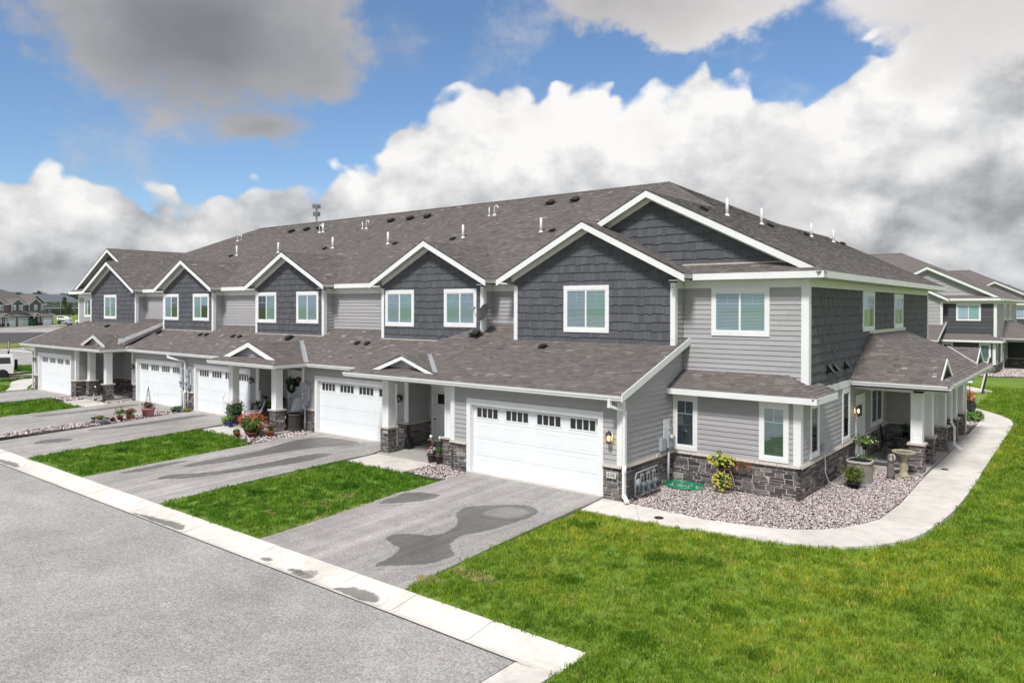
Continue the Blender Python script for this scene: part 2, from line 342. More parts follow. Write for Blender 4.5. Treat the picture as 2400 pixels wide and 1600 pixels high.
# ================================================================== coverings
LODFINE = True
def backing(fr, convex, holes, m, name, parent):
    mb = MB()
    for C in convex:
        ps = [C]
        for h in holes: ps = minus_rect(ps, h)
        for P in ps:
            if area(P) < 0: P = P[::-1]
            k = len(P); V = [fr.at(a, b, 0) for a, b in P]+[fr.at(a, b, -.1) for a, b in P]
            mb.add(V, [tuple(range(k)), tuple(range(2*k-1, k-1, -1))]+[(i, i+k, (i+1) % k+k, (i+1) % k) for i in range(k)])
    return mb.build(name, m, parent)
def cover(root, name, kind, fr, convex, holes=(), seed=0, mats=None, back=None):
    """one wall face: backing + individual boards, shakes or stones"""
    mats = mats or PAL; rnd = random.Random(seed*77+len(convex)*5+int(abs(fr.O.x*31+fr.O.y*17)))
    base = {'lap': mats['lap'], 'lap2': mats['lap2'], 'shake': mats['shake'], 'stone': M_MORTAR, 'bump': mats['bump'], 'side': mats['side'], 'gable': mats['gable']}[kind]
    real = {M_SHAKE: 'shake', M_MORTAR: 'stone'}.get(base, 'lap')
    w = backing(fr, back or convex, holes, base if real != 'stone' else M_MORTAR, name, root)
    H = [halfplanes(C) for C in convex]
    a0 = min(p[0] for C in convex for p in C); a1 = max(p[0] for C in convex for p in C); b0 = min(p[1] for C in convex for p in C); b1 = max(p[1] for C in convex for p in C)
    def clipall(P):
        r = []
        for h in H:
            q = clip_convex(P, h)
            if q and abs(area(q)) > 2e-5: r.append(q)
        for h in holes: r = minus_rect(r, h)
        return r
    fine = LODFINE
    if real == 'lap':
        ex = .150 if fine else .30
        b = b0
        while b < b1-.01:
            cuts = [a0]; a = a0
            while fine and a < a1-2.5:
                a += rnd.uniform(2.4, 3.66); cuts.append(min(a, a1))
            if cuts[-1] < a1: cuts.append(a1)
            for c0, c1 in zip(cuts, cuts[1:]):
                ps = clipall([(c0+.0012, b), (c1-.0012, b), (c1-.0012, b+ex), (c0+.0012, b+ex)])
                sh_ = rnd.random()
                for P_ in ps:
                    V, F = tile_piece(fr, [P_], lambda x, y: .026-.022*(y-b)/ex)
                    put('siding_board', root, w, V, F, sh_, base)
            b += ex
    elif real == 'shake':
        ex = .275; b = b0-.05
        while b < b1-.01:
            a = a0-rnd.random()*.1
            while a < a1:
                wd = rnd.choice((.12, .15, .18, .22, .26)) if fine else .9; dr = rnd.choice((0, 0, .028)) if fine else 0
                ps = clipall([(a+.0025, b-dr), (a+wd-.0025, b-dr), (a+wd-.0025, b+ex), (a+.0025, b+ex)])
                if ps:
                    t = rnd.uniform(-.002, .002)
                    V, F = tile_piece(fr, ps, lambda x, y: .033+t-.028*min(max((y-b)/ex, 0), 1))
                    put('shake', root, w, V, F, rnd.random(), base)
                a += wd
            b += ex
    else:
        b = b0
        while b < b1-.012:
            hh = rnd.choice((.066, .08, .095, .115, .14)) if fine else .12
            if b+hh > b1-.04: hh = b1-b
            a = a0-rnd.random()*.12
            while a < a1:
                wd = rnd.uniform(.16, .48)*(1.0 if hh > .08 else 1.15); split = fine and hh > .12 and rnd.random() < .35
                rows = [(b, b+hh*.5), (b+hh*.5, b+hh)] if split else [(b, b+hh)]
                for y0, y1 in rows:
                    g = .010; j = [rnd.uniform(-.003, .003) for _ in range(4)]
                    ps = clipall([(a+g, y0+g+j[0]), (a+wd-g, y0+g+j[1]), (a+wd-g, y1-g+j[2]), (a+g, y1-g+j[3])])
                    if ps:
                        d = rnd.uniform(.007, .019); tx, ty = rnd.uniform(-.06, .06), rnd.uniform(-.12, .12)
                        V, F = tile_piece(fr, ps, lambda x, y: d+tx*(x-a-wd/2)+ty*(y-(y0+y1)/2), .007)
                        put('stone', root, w, V, F, min(1, max(0, rnd.gauss(.42, .26))), M_STONE)
                a += wd
            b += hh
    return w
def roof_plane(root, name, parts3, fine=True, thick=.14, under=None, parent=None):
    """parts3: convex polygons (3D, coplanar). Slab + real shingles laid course by course"""
    P0 = [Vector(p) for p in parts3[0]]; n = Vector()
    for i in range(len(P0)): n += P0[i].cross(P0[(i+1) % len(P0)])
    n.normalize(); n = -n if n.z < 0 else n
    u = Vector((0, 0, 1)).cross(n).normalized(); v = n.cross(u)
    low = min((Vector(p) for q in parts3 for p in q), key=lambda p: p.z); fr = Frame(low, u, v)
    conv = []; mb = MB()
    for q in parts3:
        C = [fr.inv(p) for p in q]
        if area(C) < 0: C = C[::-1]
        kk = len(C); cvx = all((C[(i+1) % kk][0]-C[i][0])*(C[(i+2) % kk][1]-C[(i+1) % kk][1])-(C[(i+1) % kk][1]-C[i][1])*(C[(i+2) % kk][0]-C[(i+1) % kk][0]) > -1e-4 for i in range(kk))
        if cvx: conv.append(C)
        else: conv += [[C[i] for i in t] for t in geometry.tessellate_polygon([[Vector((a, b, 0)) for a, b in C]])]
        k = len(C); V = [fr.at(a, b, 0) for a, b in C]+[fr.at(a, b, 0)-Vector((0, 0, thick)) for a, b in C]
        mb.add(V[:k], ([tuple(range(k))] if cvx else geometry.tessellate_polygon([[Vector((a, b, 0)) for a, b in C]])), .5, 0); mb.add(V, ([tuple(range(2*k-1, k-1, -1))] if cvx else [tuple(i+k for i in t) for t in geometry.tessellate_polygon([[Vector((a, b, 0)) for a, b in C]])])+[(i, i+k, (i+1) % k+k, (i+1) % k) for i in range(k)], .5, 1)
    w = mb.build(name, [M_SHB if (fine and LODFINE) else M_SHP, M_SOFFIT], root if parent is None else parent)
    if not (fine and LODFINE): return w
    rnd = random.Random(int(abs(low.x*13+low.y*7)))
    a0 = min(p[0] for C in conv for p in C); a1 = max(p[0] for C in conv for p in C); b1 = max(p[1] for C in conv for p in C)
    H = [halfplanes(C) for C in conv]; ex = .143; b = -.02; row = 0
    while b < b1:
        a = a0-rnd.random()*.3; tone = rnd.uniform(-.02, .02)
        while a < a1:
            wd = rnd.choice((.14, .18, .22, .27, .33)); rect = [(a+.002, b), (a+wd-.002, b), (a+wd-.002, b+ex+.004), (a+.002, b+ex+.004)]; ps = []
            for h in H:
                ins = True; outm = False
                for nx, ny, d in h:
                    s_ = [nx*x+ny*y-d for x, y in rect]
                    if min(s_) > -1e-6: outm = True; break
                    if max(s_) > 0: ins = False
                if outm: continue
                if ins: ps = [rect]; break
                q = clip_convex(rect, h)
                if q and abs(area(q)) > 4e-5: ps.append(q)
            if ps:
                t = rnd.choice((.010, .010, .017))
                V, F = tile_piece(fr, ps, lambda x, y: .003+t*(1-(y-b)/ex), 0, -.002)
                put('shingle', root, w, V, F, min(1, max(0, rnd.gauss(.5, .13)+tone+(.24 if rnd.random() < .065 else 0))), M_SH)
            a += wd
        b += ex; row += 1
    return w
def ridge_cap(root, p, q, w=.15, name='ridge_cap'):
    p, q = Vector(p), Vector(q); d = (q-p).normalized(); a = d.cross(Vector((0, 0, 1))).normalized(); mb = MB(); L_ = (q-p).length; k = max(1, int(L_/.2))
    if not LODFINE: k = 1
    for i in range(k):
        s0, s1 = p+d*(L_*i/k), p+d*(L_*(i+1)/k); t0, t1 = .014, .030; up = Vector((0, 0, 1)); dn = Vector((0, 0, -w*.42))
        mb.add([s0+a*w+dn, s0+up*t0*1.3, s0-a*w+dn, s1+a*w+dn+up*(t1-t0), s1+up*t1*1.2, s1-a*w+dn+up*(t1-t0)], [(0, 1, 4, 3), (1, 2, 5, 4), (3, 4, 5), (0, 2, 1)], R.uniform(.25, .7))
    return mb.build(name, M_SH if LODFINE else M_SHP, root)
# ================================================================== house parts
XP, YP, ZP = Vector((1, 0, 0)), Vector((0, 1, 0)), Vector((0, 0, 1))
def Ffront(y): return Frame((0, y, 0), XP, ZP)           # faces -Y, a = x
def Fright(x): return Frame((x, 0, 0), YP, ZP)           # faces +X, a = y
def Fleft(x): return Frame((x, 0, 0), -YP, ZP)           # faces -X, a = -y
def rect(a0, b0, a1, b1): return [(a0, b0), (a1, b0), (a1, b1), (a0, b1)]
def fbox(mb, fr, a0, b0, a1, b1, h0, h1, sh=.5, mi=0):
    return mb.obox(fr.at((a0+a1)/2, (b0+b1)/2, (h0+h1)/2), fr.u*(a1-a0)/2, fr.v*(b1-b0)/2, fr.n*(h1-h0)/2, sh, mi)
def trim(root, fr, a0, b0, a1, b1, h0=-.01, h1=.042, name='corner_trim', m=None):
    mb = MB(); fbox(mb, fr, a0, b0, a1, b1, h0, h1); return mb.build(name, m or M_TRIM, root)
def corner(root, x, y, z0, z1, sx=1, name='corner_trim', w=.2):   # L shaped board on a front/right corner
    mb = MB(); e = .034
    if sx > 0: mb.box((x-w+.06, y-e, z0), (x+e, y, z1)); mb.box((x, y, z0), (x+e, y+w-.05, z1))
    else: mb.box((x-e, y-e, z0), (x+w-.06, y, z1)); mb.box((x-e, y, z0), (x, y+w-.05, z1))
    return mb.build(name, M_TRIM, root)
def window(root, fr, a0, b0, a1, b1, kind='slider', blind=1.0, bm=None, gl=None, seed=0):
    mb = MB(); c = .115; t = .15
    fbox(mb, fr, a0, b1-t, a1, b1, 0, .052); fbox(mb, fr, a0, b0, a1, b0+t*.9, 0, .05)
    fbox(mb, fr, a0, b0+t*.9, a0+c, b1-t, 0, .046); fbox(mb, fr, a1-c, b0+t*.9, a1, b1-t, 0, .046)
    w = mb.build('window', M_TRIM, root); i0, i1, j0, j1 = a0+c, a1-c, b0+t*.9, b1-t
    mb = MB(); s = .035
    fbox(mb, fr, i0, j0, i1, j0+s, .004, .04); fbox(mb, fr, i0, j1-s, i1, j1, .004, .04); fbox(mb, fr, i0, j0+s, i0+s, j1-s, .004, .04); fbox(mb, fr, i1-s, j0+s, i1, j1-s, .004, .04)
    mid = (i0+i1)/2
    if kind == 'slider': fbox(mb, fr, mid-.03, j0+s, mid+.03, j1-s, .004, .044)
    mb.build('sash', M_TRIM, w)
    mb = MB(); fbox(mb, fr, i0, j0, i1, j1, -.002, .004); mb.build('dark_room_plate', M_DARK, w)  # flat dark plate, painted as the unlit room behind the glass
    cols = [(i0+s, mid-.03), (mid+.03, i1-s)] if kind == 'slider' else [(i0+s, i1-s)]
    mbm = MB(); zg = j0+(j1-j0)*.70
    for k, (p0, p1) in enumerate(cols):
        mb = MB(); fbox(mb, fr, p0, j0+s, p1, j1-s, .026, .029); mb.build('pane', gl or (M_GLASS if (k+seed) % 2 else M_GLASST), w)
        pm = (p0+p1)/2; fbox(mbm, fr, pm-.009, zg, pm+.009, j1-s, .0225, .0255); fbox(mbm, fr, p0, zg-.009, p1, zg+.009, .0225, .0255)
        bl = blind if not isinstance(blind, (tuple, list)) else blind[k]
        if bl > 0 and LODFINE:
            mb = MB(); z = j1-s; zb = j1-s-(j1-j0-2*s)*bl
            while z > zb:
                mb.obox(fr.at(pm, z-.02, .013), fr.u*(p1-p0)/2, (fr.v*.016+fr.n*.006), fr.n*.0015); z -= .043
            mb.build('blind', bm or M_BLIND, w)
        elif bl > 0: mb = MB(); fbox(mb, fr, p0, j1-s-(j1-j0)*bl*.9, p1, j1-s, .006, .012); mb.build('blind', bm or M_BLIND, w)
    mbm.build('muntin', M_TRIM, w)
    return w
def garage_door(root, x0, x1, y, h=2.2):
    fr = Ffront(y+.13); d = MB(); fbox(d, fr, x0, .0, x1, h, -.06, -.012); g = d.build('garage_door', M_DOORW, root); n = 4; W_ = x1-x0; hs = (h-.02)/4
    for i in range(4):
        mb = MB(); z0 = .02+i*hs; z1 = z0+hs-.007
        P = rect(x0+.004, z0, x1-.004, z1); V, F = tile_piece(fr, [P], lambda a, b: .008, .004, -.02); mb.add(V, F)
        if i < 3:
            for k in range(4):
                c = x0+W_*(k+.5)/4; hw = W_/4*.42; q0, q1 = z0+.10, z1-.10
                for (a0, b0, a1, b1) in ((c-hw, q0, c+hw, q0+.02), (c-hw, q1-.02, c+hw, q1), (c-hw, q0+.02, c-hw+.02, q1-.02), (c+hw-.02, q0+.02, c+hw, q1-.02)): fbox(mb, fr, a0, b0, a1, b1, .006, .013)
        mb.build('door_panel', M_DOORW, g)
    z0 = .02+3*hs+.14; z1 = z0+.30
    for k in range(4):
        c = x0+W_*(k+.5)/4; hw = W_/4*.385; mb = MB()
        fbox(mb, fr, c-hw, z0-.035, c+hw, z0, .006, .024); fbox(mb, fr, c-hw, z1, c+hw, z1+.035, .006, .024); fbox(mb, fr, c-hw, z0, c-hw+.035, z1, .006, .024); fbox(mb, fr, c+hw-.035, z0, c+hw, z1, .006, .024)
        pw = (2*hw-.07-3*.035)/4
        for i in range(4):
            a = c-hw+.035+i*(pw+.035)
            if i < 3: fbox(mb, fr, a+pw, z0, a+pw+.035, z1, .006, .022)
            p = MB(); fbox(p, fr, a, z0, a+pw, z1, .006, .0105); p.build('pane', M_GDG, g)
        mb.build('window_frame', M_DOORW, g)
    mb = MB(); c = .17; f0 = Ffront(y)
    fbox(mb, f0, x0-c, 0.0, x0, h+.2, -.05, .036); fbox(mb, f0, x1, 0.0, x1+c, h+.2, -.05, .036); fbox(mb, f0, x0, h, x1, h+.2, -.05, .040)
    fbox(mb, f0, x0-.01, 0, x0+.012, h, -.14, -.05); fbox(mb, f0, x1-.012, 0, x1+.01, h, -.14, -.05); fbox(mb, f0, x0, h-.012, x1, h+.01, -.14, -.05)
    mb.build('door_casing', M_TRIM, root)
    mb = MB(); fbox(mb, f0, x0-.12, -.12, x1+.12, .022, -.16, .09); mb.build('threshold', M_CONC, root)
    return g
def cap(root, fr, a0, a1, z=.875, ext=.05):
    if LODFINE:
        a = a0; k = max(1, round((a1-a0)/.6)); w = (a1-a0)/k
        for i in range(k):
            mb = MB(); V, F = tile_piece(fr, [rect(a0+i*w+.0015, z, a0+(i+1)*w-.0015, z+.075)], lambda x, y: ext+.035-(y-z)*.35, .004, -.02); mb.add(V, F, R.random()); mb.build('cap_stone', M_CAP, root)
    else: mb = MB(); fbox(mb, fr, a0, z, a1, z+.075, -.02, ext+.03); mb.build('cap_stone', M_CAP, root)
def pier(root, x, y, w=.42, zt=2.70, z0=-.08, cw=.30):
    h = w/2
    for fr, a in ((Ffront(y-h), x), (Fright(x+h), y), (Fleft(x-h), -y), (Frame((0, y+h, 0), -XP, ZP), -x)):
        cover(root, 'pier_wall', 'stone', fr, [rect(a-h-.016, z0, a+h+.016, .885)], back=[rect(a-h+.002, z0, a+h-.002, .885)])
    mb = MB(); e = h+.065; mb.box((x-e, y-e, .885), (x+e, y+e, .945)); mb.build('pier_cap', M_CAP, root)
    mb = MB(); c = cw/2; mb.box((x-c, y-c, .945), (x+c, y+c, zt)); k = .02
    for zz0, zz1 in ((.945, 1.12), (zt-.28, zt)):
        mb.box((x-c-k, y-c-k, zz0), (x+c+k, y+c+k, zz1-.001))
    for s0, s1 in ((-c-k, -c+.075), (c-.075, c+k)):
        mb.box((x+s0, y-c-k+.003, 1.121), (x+s1, y+c+k-.003, zt-.281))
    mb.build('column', M_TRIM, root)
def gutter(root, p, q, name='gutter'):
    """K style gutter hung below p->q (p,q on the shingle edge), opening upward, face to the right of travel"""
    p, q = Vector(p), Vector(q); d = (q-p).normalized(); o = d.cross(ZP).normalized(); prof = [(0, -.005), (0, -.135), (.075, -.135), (.085, -.085), (.11, -.06), (.12, -.005), (.112, -.005), (.104, -.055), (.078, -.08), (.068, -.125), (.008, -.125), (.008, -.005)]
    mb = MB(); V = []; k = len(prof)
    for e in (p, q): V += [e+o*(a-.01)+ZP*b for a, b in prof]
    F = [(i, (i+1) % k, (i+1) % k+k, i+k) for i in range(k)]+[tuple(range(k))[::-1], tuple(range(k, 2*k))]
    mb.add(V, F); L_ = (q-p).length; i = 1.0
    while i < L_ and LODFINE:
        mb.obox(p+d*i+o*.05+ZP*-.012, d*.012, o*.055, ZP*.004); i += .9
    return mb.build(name, M_TRIM, root)
def fascia(root, p, q, h=.19, t=.03, name='fascia', drop=.0, m=None):
    p, q = Vector(p), Vector(q); d = (q-p); o = Vector((d.x, d.y, 0)).cross(ZP).normalized(); Vv = []
    for e in (p, q): Vv += [e-ZP*drop, e-ZP*drop+o*t, e+o*t-ZP*(h+drop), e-ZP*(h+drop)]
    return MB().add(Vv, [(0, 1, 5, 4), (1, 2, 6, 5), (2, 3, 7, 6), (3, 0, 4, 7), (0, 3, 2, 1), (4, 5, 6, 7)]).build(name, m or M_TRIM, root)
def panel(root, pts, name, m):
    """closed thin panel from a planar polygon (2 cm thick, downward)"""
    k = len(pts); V = [Vector(p) for p in pts]+[Vector(p)-ZP*.02 for p in pts]
    return MB().add(V, [tuple(range(k)), tuple(range(2*k-1, k-1, -1))]+[(i, i+k, (i+1) % k+k, (i+1) % k) for i in range(k)]).build(name, m, root)
def lantern(root, p, n, lit=False, s=1.0):
    p = Vector(p); n = Vector(n); t = n.cross(ZP); mb = MB()
    mb.obox(p+n*.012, t*.055*s, ZP*.10*s, n*.012); g = mb.build('lantern', M_TRIM if lit else M_BLACK, root)
    c = p+n*.13*s
    mb = MB(); mb.tube([p+n*.02+ZP*.06*s, p+n*.07*s+ZP*.17*s, c+ZP*.19*s, c+ZP*.13*s], .009*s, 6); mb.lathe([(.012, .155*s), (.03*s, .14*s), (.085*s, .085*s), (.09*s, .07*s)], c, 10); mb.lathe([(.05*s, -.14*s), (.062*s, -.125*s), (.05*s, -.115*s)], c, 10)
    for i in range(6):
        a = i*math.pi/3; mb.bar(c+Vector((math.cos(a)*.078*s, math.sin(a)*.078*s, .08*s)), c+Vector((math.cos(a)*.056*s, math.sin(a)*.056*s, -.12*s)), .009*s)
    mb.build('lantern_cage', M_BLACK, g)
    mb = MB(); mb.lathe([(.05*s, -.115*s), (.072*s, .075*s)], c, 10); mb.build('lantern_glass', glass('seeded_glass', (.9, .8, .62) if lit else (.6, .6, .6), .8, .3), g)
    mb = MB(); mb.lathe([(.008, -.07*s), (.026*s, -.03*s), (.024*s, .01*s), (.006, .05*s)], c, 8); mb.build('bulb', mat('lit_bulb', (1, .8, .5), emit=((1, .62, .28), 16)) if lit else M_PVC, g)
def plate(root, x, y, z, txt, w=.26, h=.145):
    mb = MB(); mb.box((x-w/2, y-.078, z-h/2), (x+w/2, y-.04, z+h/2)); pl = mb.build('number_plaque', mat('pale_plaque', (.62, .6, .56), .8, noise_s=60, noise_a=.1), root)
    cu = bpy.data.curves.new('digits', 'FONT'); cu.body = txt; cu.size = h*.92; cu.align_x = 'CENTER'; cu.align_y = 'CENTER'; cu.extrude = .002; cu.space_character = 1.1
    t = bpy.data.objects.new('tmp', cu); COL.objects.link(t); dg = bpy.context.evaluated_depsgraph_get(); me = bpy.data.meshes.new_from_object(t.evaluated_get(dg)); bpy.data.objects.remove(t)
    me.transform(Matrix.Translation((x, y-.0805, z)) @ Matrix.Rotation(math.pi/2, 4, 'X')); me.materials.clear(); me.materials.append(M_BLACK); o = bpy.data.objects.new('digits', me); COL.objects.link(o); o.parent = pl
def box_vent(root, p, slope, ax='y', s=1.0):
    """low square roof vent; p on the roof, roof rising along +ax"""
    p = Vector(p); up = Vector((0, 1, slope)).normalized() if ax == 'y' else Vector((-1, 0, slope)).normalized(); sd_ = XP if ax == 'y' else YP; n = sd_.cross(up) if ax == 'y' else up.cross(sd_)*-1
    n = n if n.z > 0 else -n; mb = MB(); mb.obox(p+n*.012, sd_*.24*s, up*.24*s, n*.01); mb.obox(p+n*.07*s, sd_*.15*s, up*.15*s, n*.06*s)
    a = p+n*.15*s; V = [a-sd_*.19*s-up*.19*s, a+sd_*.19*s-up*.19*s, a+sd_*.19*s+up*.17*s, a-sd_*.19*s+up*.17*s]; V += [v-n*.045*s for v in V[:2]]+[v-n*.02*s for v in V[2:4]]+[a-sd_*.12*s-up*.1*s+n*.03*s, a+sd_*.12*s-up*.1*s+n*.03*s, a+sd_*.12*s+up*.1*s+n*.03*s, a-sd_*.12*s+up*.1*s+n*.03*s]
    mb.add(V, [(4, 5, 1, 0), (5, 6, 2, 1), (6, 7, 3, 2), (7, 4, 0, 3), (7, 6, 5, 4), (8, 9, 10, 11), (0, 1, 9, 8), (1, 2, 10, 9), (2, 3, 11, 10), (3, 0, 8, 11)]); return mb.build('roof_vent', M_BLACK, root)
def stack(root, p, h=.62, r=.055, hook=False):
    p = Vector(p); mb = MB()
    if hook: mb.tube([p-ZP*.06, p+ZP*h*.75]+[p+Vector((.11-.11*math.cos(t), 0, h*.75+.11*math.sin(t))) for t in (.5, 1.0, 1.57, 2.1, 2.64, 3.14)]+[p+Vector((.22, 0, h*.6))], .032, 8)
    else: mb.tube([p-ZP*.06, p+ZP*h], r, 10)
    mb.lathe([(r*2.4, -.035), (r*1.7, .03), (r*1.05, .07)], p, 10); return mb.build('vent_pipe', M_PVC, root)
def downspout(root, pts, w=.085):
    mb = MB(); pts = [Vector(p) for p in pts]
    for a, b in zip(pts, pts[1:]): mb.bar(a, b, w, w*.72)
    for a in pts[1:-1]: mb.obox(a, XP*w*.46, YP*w*.46, ZP*w*.46)
    return mb.build('downspout', M_TRIM, root)
def gable_rake(root, ax, y, z, half, slope=.5, lo=.24, sides=(1, 1), cut=None):
    """white rake boards of a front facing gable, apex (ax,y,z), half width"""
    for s, on in zip((-1, 1), sides):
        if not on: continue
        hw = half if cut is None or s > 0 else cut
        p = Vector((ax, y, z)); q = Vector((ax+s*hw, y, z-slope*hw)); V = []
        for e, k in ((p, 1), (q, 0)):
            V += [e+ZP*.0, e-YP*.035, e-YP*.035-ZP*lo, e-ZP*lo]
        MB().add(V, [(0, 1, 5, 4), (1, 2, 6, 5), (2, 3, 7, 6), (3, 0, 4, 7), (0, 3, 2, 1), (4, 5, 6, 7)]).build('rake_board', M_TRIM, root)
        V = []
        for e in (p, q): V += [e+ZP*.012+YP*.0, e-YP*.05+ZP*.012, e-YP*.05-ZP*.012, e-ZP*.012]
        MB().add(V, [(0, 1, 5, 4), (1, 2, 6, 5), (2, 3, 7, 6), (3, 0, 4, 7), (0, 3, 2, 1), (4, 5, 6, 7)]).build('drip_edge', M_BLACK, root)
def frieze_rake(root, ax, yw, z, half, slope=.5, h=.2, s0=True, s1=True):
    for s in ((-1,) if s0 else ())+((1,) if s1 else ()):
        p = Vector((ax, yw, z)); q = Vector((ax+s*half, yw, z-slope*half)); V = []
        for e in (p, q): V += [e, e-YP*.05, e-YP*.05-ZP*h, e-ZP*h]
        MB().add(V, [(0, 1, 5, 4), (1, 2, 6, 5), (2, 3, 7, 6), (3, 0, 4, 7), (0, 3, 2, 1), (4, 5, 6, 7)]).build('frieze_board', M_TRIM, root)
def flashing(root, p, q, w=.16):
    p, q = Vector(p), Vector(q); d = (q-p).normalized(); a = d.cross(ZP).normalized(); n = a.cross(d); n = n if n.z > 0 else -n
    V = [p-a*w/2+n*.05, p+n*.028, p+a*w/2+n*.05, q-a*w/2+n*.05, q+n*.028, q+a*w/2+n*.05]; V += [v-n*.05 for v in V]
    return MB().add(V, [(0, 1, 4, 3), (1, 2, 5, 4), (6, 9, 10, 7), (7, 10, 11, 8), (0, 3, 9, 6), (2, 8, 11, 5), (0, 6, 7, 1), (1, 7, 8, 2), (3, 4, 10, 9), (4, 5, 11, 10)]).build('valley_flashing', M_METAL, root)
# ================================================================== the townhouse row
EZ, EY, SL = 6.39, 3.35, .5                      # upper eave height, front eave line, pitch
def FZ(y): return EZ+SL*(y-EY)
RYR = 12.65; RZ = FZ(RYR); XR = 4.4; XL = -46.8; PKR = XR-(RYR-EY); PKL = XL+(RYR-EY)
def mir(x): return -42.4-x
def upper_gable(root, c, hw, x0, x1, wins, zb, pitch_z, fine, n):
    """a shake clad bay: gable roof, rakes, front wall, side returns, windows"""
    yb = 3.17; yr = 2.75; za = pitch_z; hb = (za-EZ)/SL
    yback = EY+(za-EZ)/SL
    for s in (-1, 1):
        roof_plane(root, 'gable_roof', [[(c, yr, za), (c, yback, za), (c+s*hb, EY, EZ), (c+s*hb, yr, EZ)]], fine)
    ridge_cap(root, (c, yr, za), (c, yback, za), .13)
    gable_rake(root, c, yr, za, hb+.02)
    hwall = lambda x: za-.14-SL*abs(x-c)
    fr = Ffront(yb); holes = [(a, b, e, d) for a, b, e, d, *_ in wins]
    zt0, zt1 = min(hwall(x0), EZ-.2), min(hwall(x1), EZ-.2)
    poly = [(x0, zb), (x1, zb), (x1, hwall(x1)), (c, hwall(c)), (x0, hwall(x0))]
    cover(root, 'bay_wall', 'shake', fr, [poly], holes, n)
    frieze_rake(root, c, yb-.028, hwall(c)+.02, hb-.38)
    for k, (a, b, e, d, *o) in enumerate(wins): window(root, fr, a, b, e, d, 'slider', *(o or [1.0]), seed=k+n)
    cover(root, 'bay_side_wall', 'lap', Fright(x1), [rect(yb, zb, 3.75, 5.96)], (), n+1)
    cover(root, 'bay_side_wall', 'lap', Fleft(x0), [rect(-3.75, zb, -yb, 5.96)], (), n+2)
    corner(root, x1, yb, zb+.05, 6.13, 1, w=.19); corner(root, x0, yb, zb+.05, 6.13, -1, w=.19)
    trim(root, Fright(x1), yb+.16, 5.96, 3.75, 6.2, 0, .03, 'frieze_board'); trim(root, Fleft(x0), -3.75, 5.96, -yb-.16, 6.2, 0, .03, 'frieze_board')
    # flat soffit pieces beside the bay, closing the eave return
    for s in (-1, 1): panel(root, [(c+s*hb, yr+.01, EZ-.19), (c+s*hb, yb-.03, EZ-.19), ((x1 if s > 0 else x0), yb-.03, EZ-.19), ((x1 if s > 0 else x0), yr+.01, EZ-.19)], 'soffit', M_SOFFIT)
    if zb < 4.5: trim(root, fr, x0-.05, zb-.06, x1+.05, zb+.035, .0, .06, 'base_flashing', M_CAP)
def little_gable(root, x, y, z, xl, xr, zf, parts, fine, facey=None):
    """small porch gablet facing the street"""
    for p in parts: roof_plane(root, 'gablet_roof', [p], fine, .03)
    for (px) in (xl, xr):
        p, q = Vector((x, y, z+.02)), Vector((px, y, zf+.01)); V = []
        for e in (p, q): V += [e, e-YP*.03, e-YP*.03-ZP*.17, e-ZP*.17]
        MB().add(V, [(0, 1, 5, 4), (1, 2, 6, 5), (2, 3, 7, 6), (3, 0, 4, 7), (0, 3, 2, 1), (4, 5, 6, 7)]).build('rake_board', M_TRIM, root)
    fy = y+.22
    MB().add([(xl+.2, fy, zf-.05), (xr-.2, fy, zf-.05), (x, fy, z-.04), (xl+.2, fy+.05, zf-.05), (xr-.2, fy+.05, zf-.05), (x, fy+.05, z-.04)], [(0, 1, 2), (5, 4, 3), (0, 3, 4, 1), (1, 4, 5, 2), (2, 5, 3, 0)]).build('gablet_wall', PAL['lap'] if not LODFINE else PAL['lap'], root)
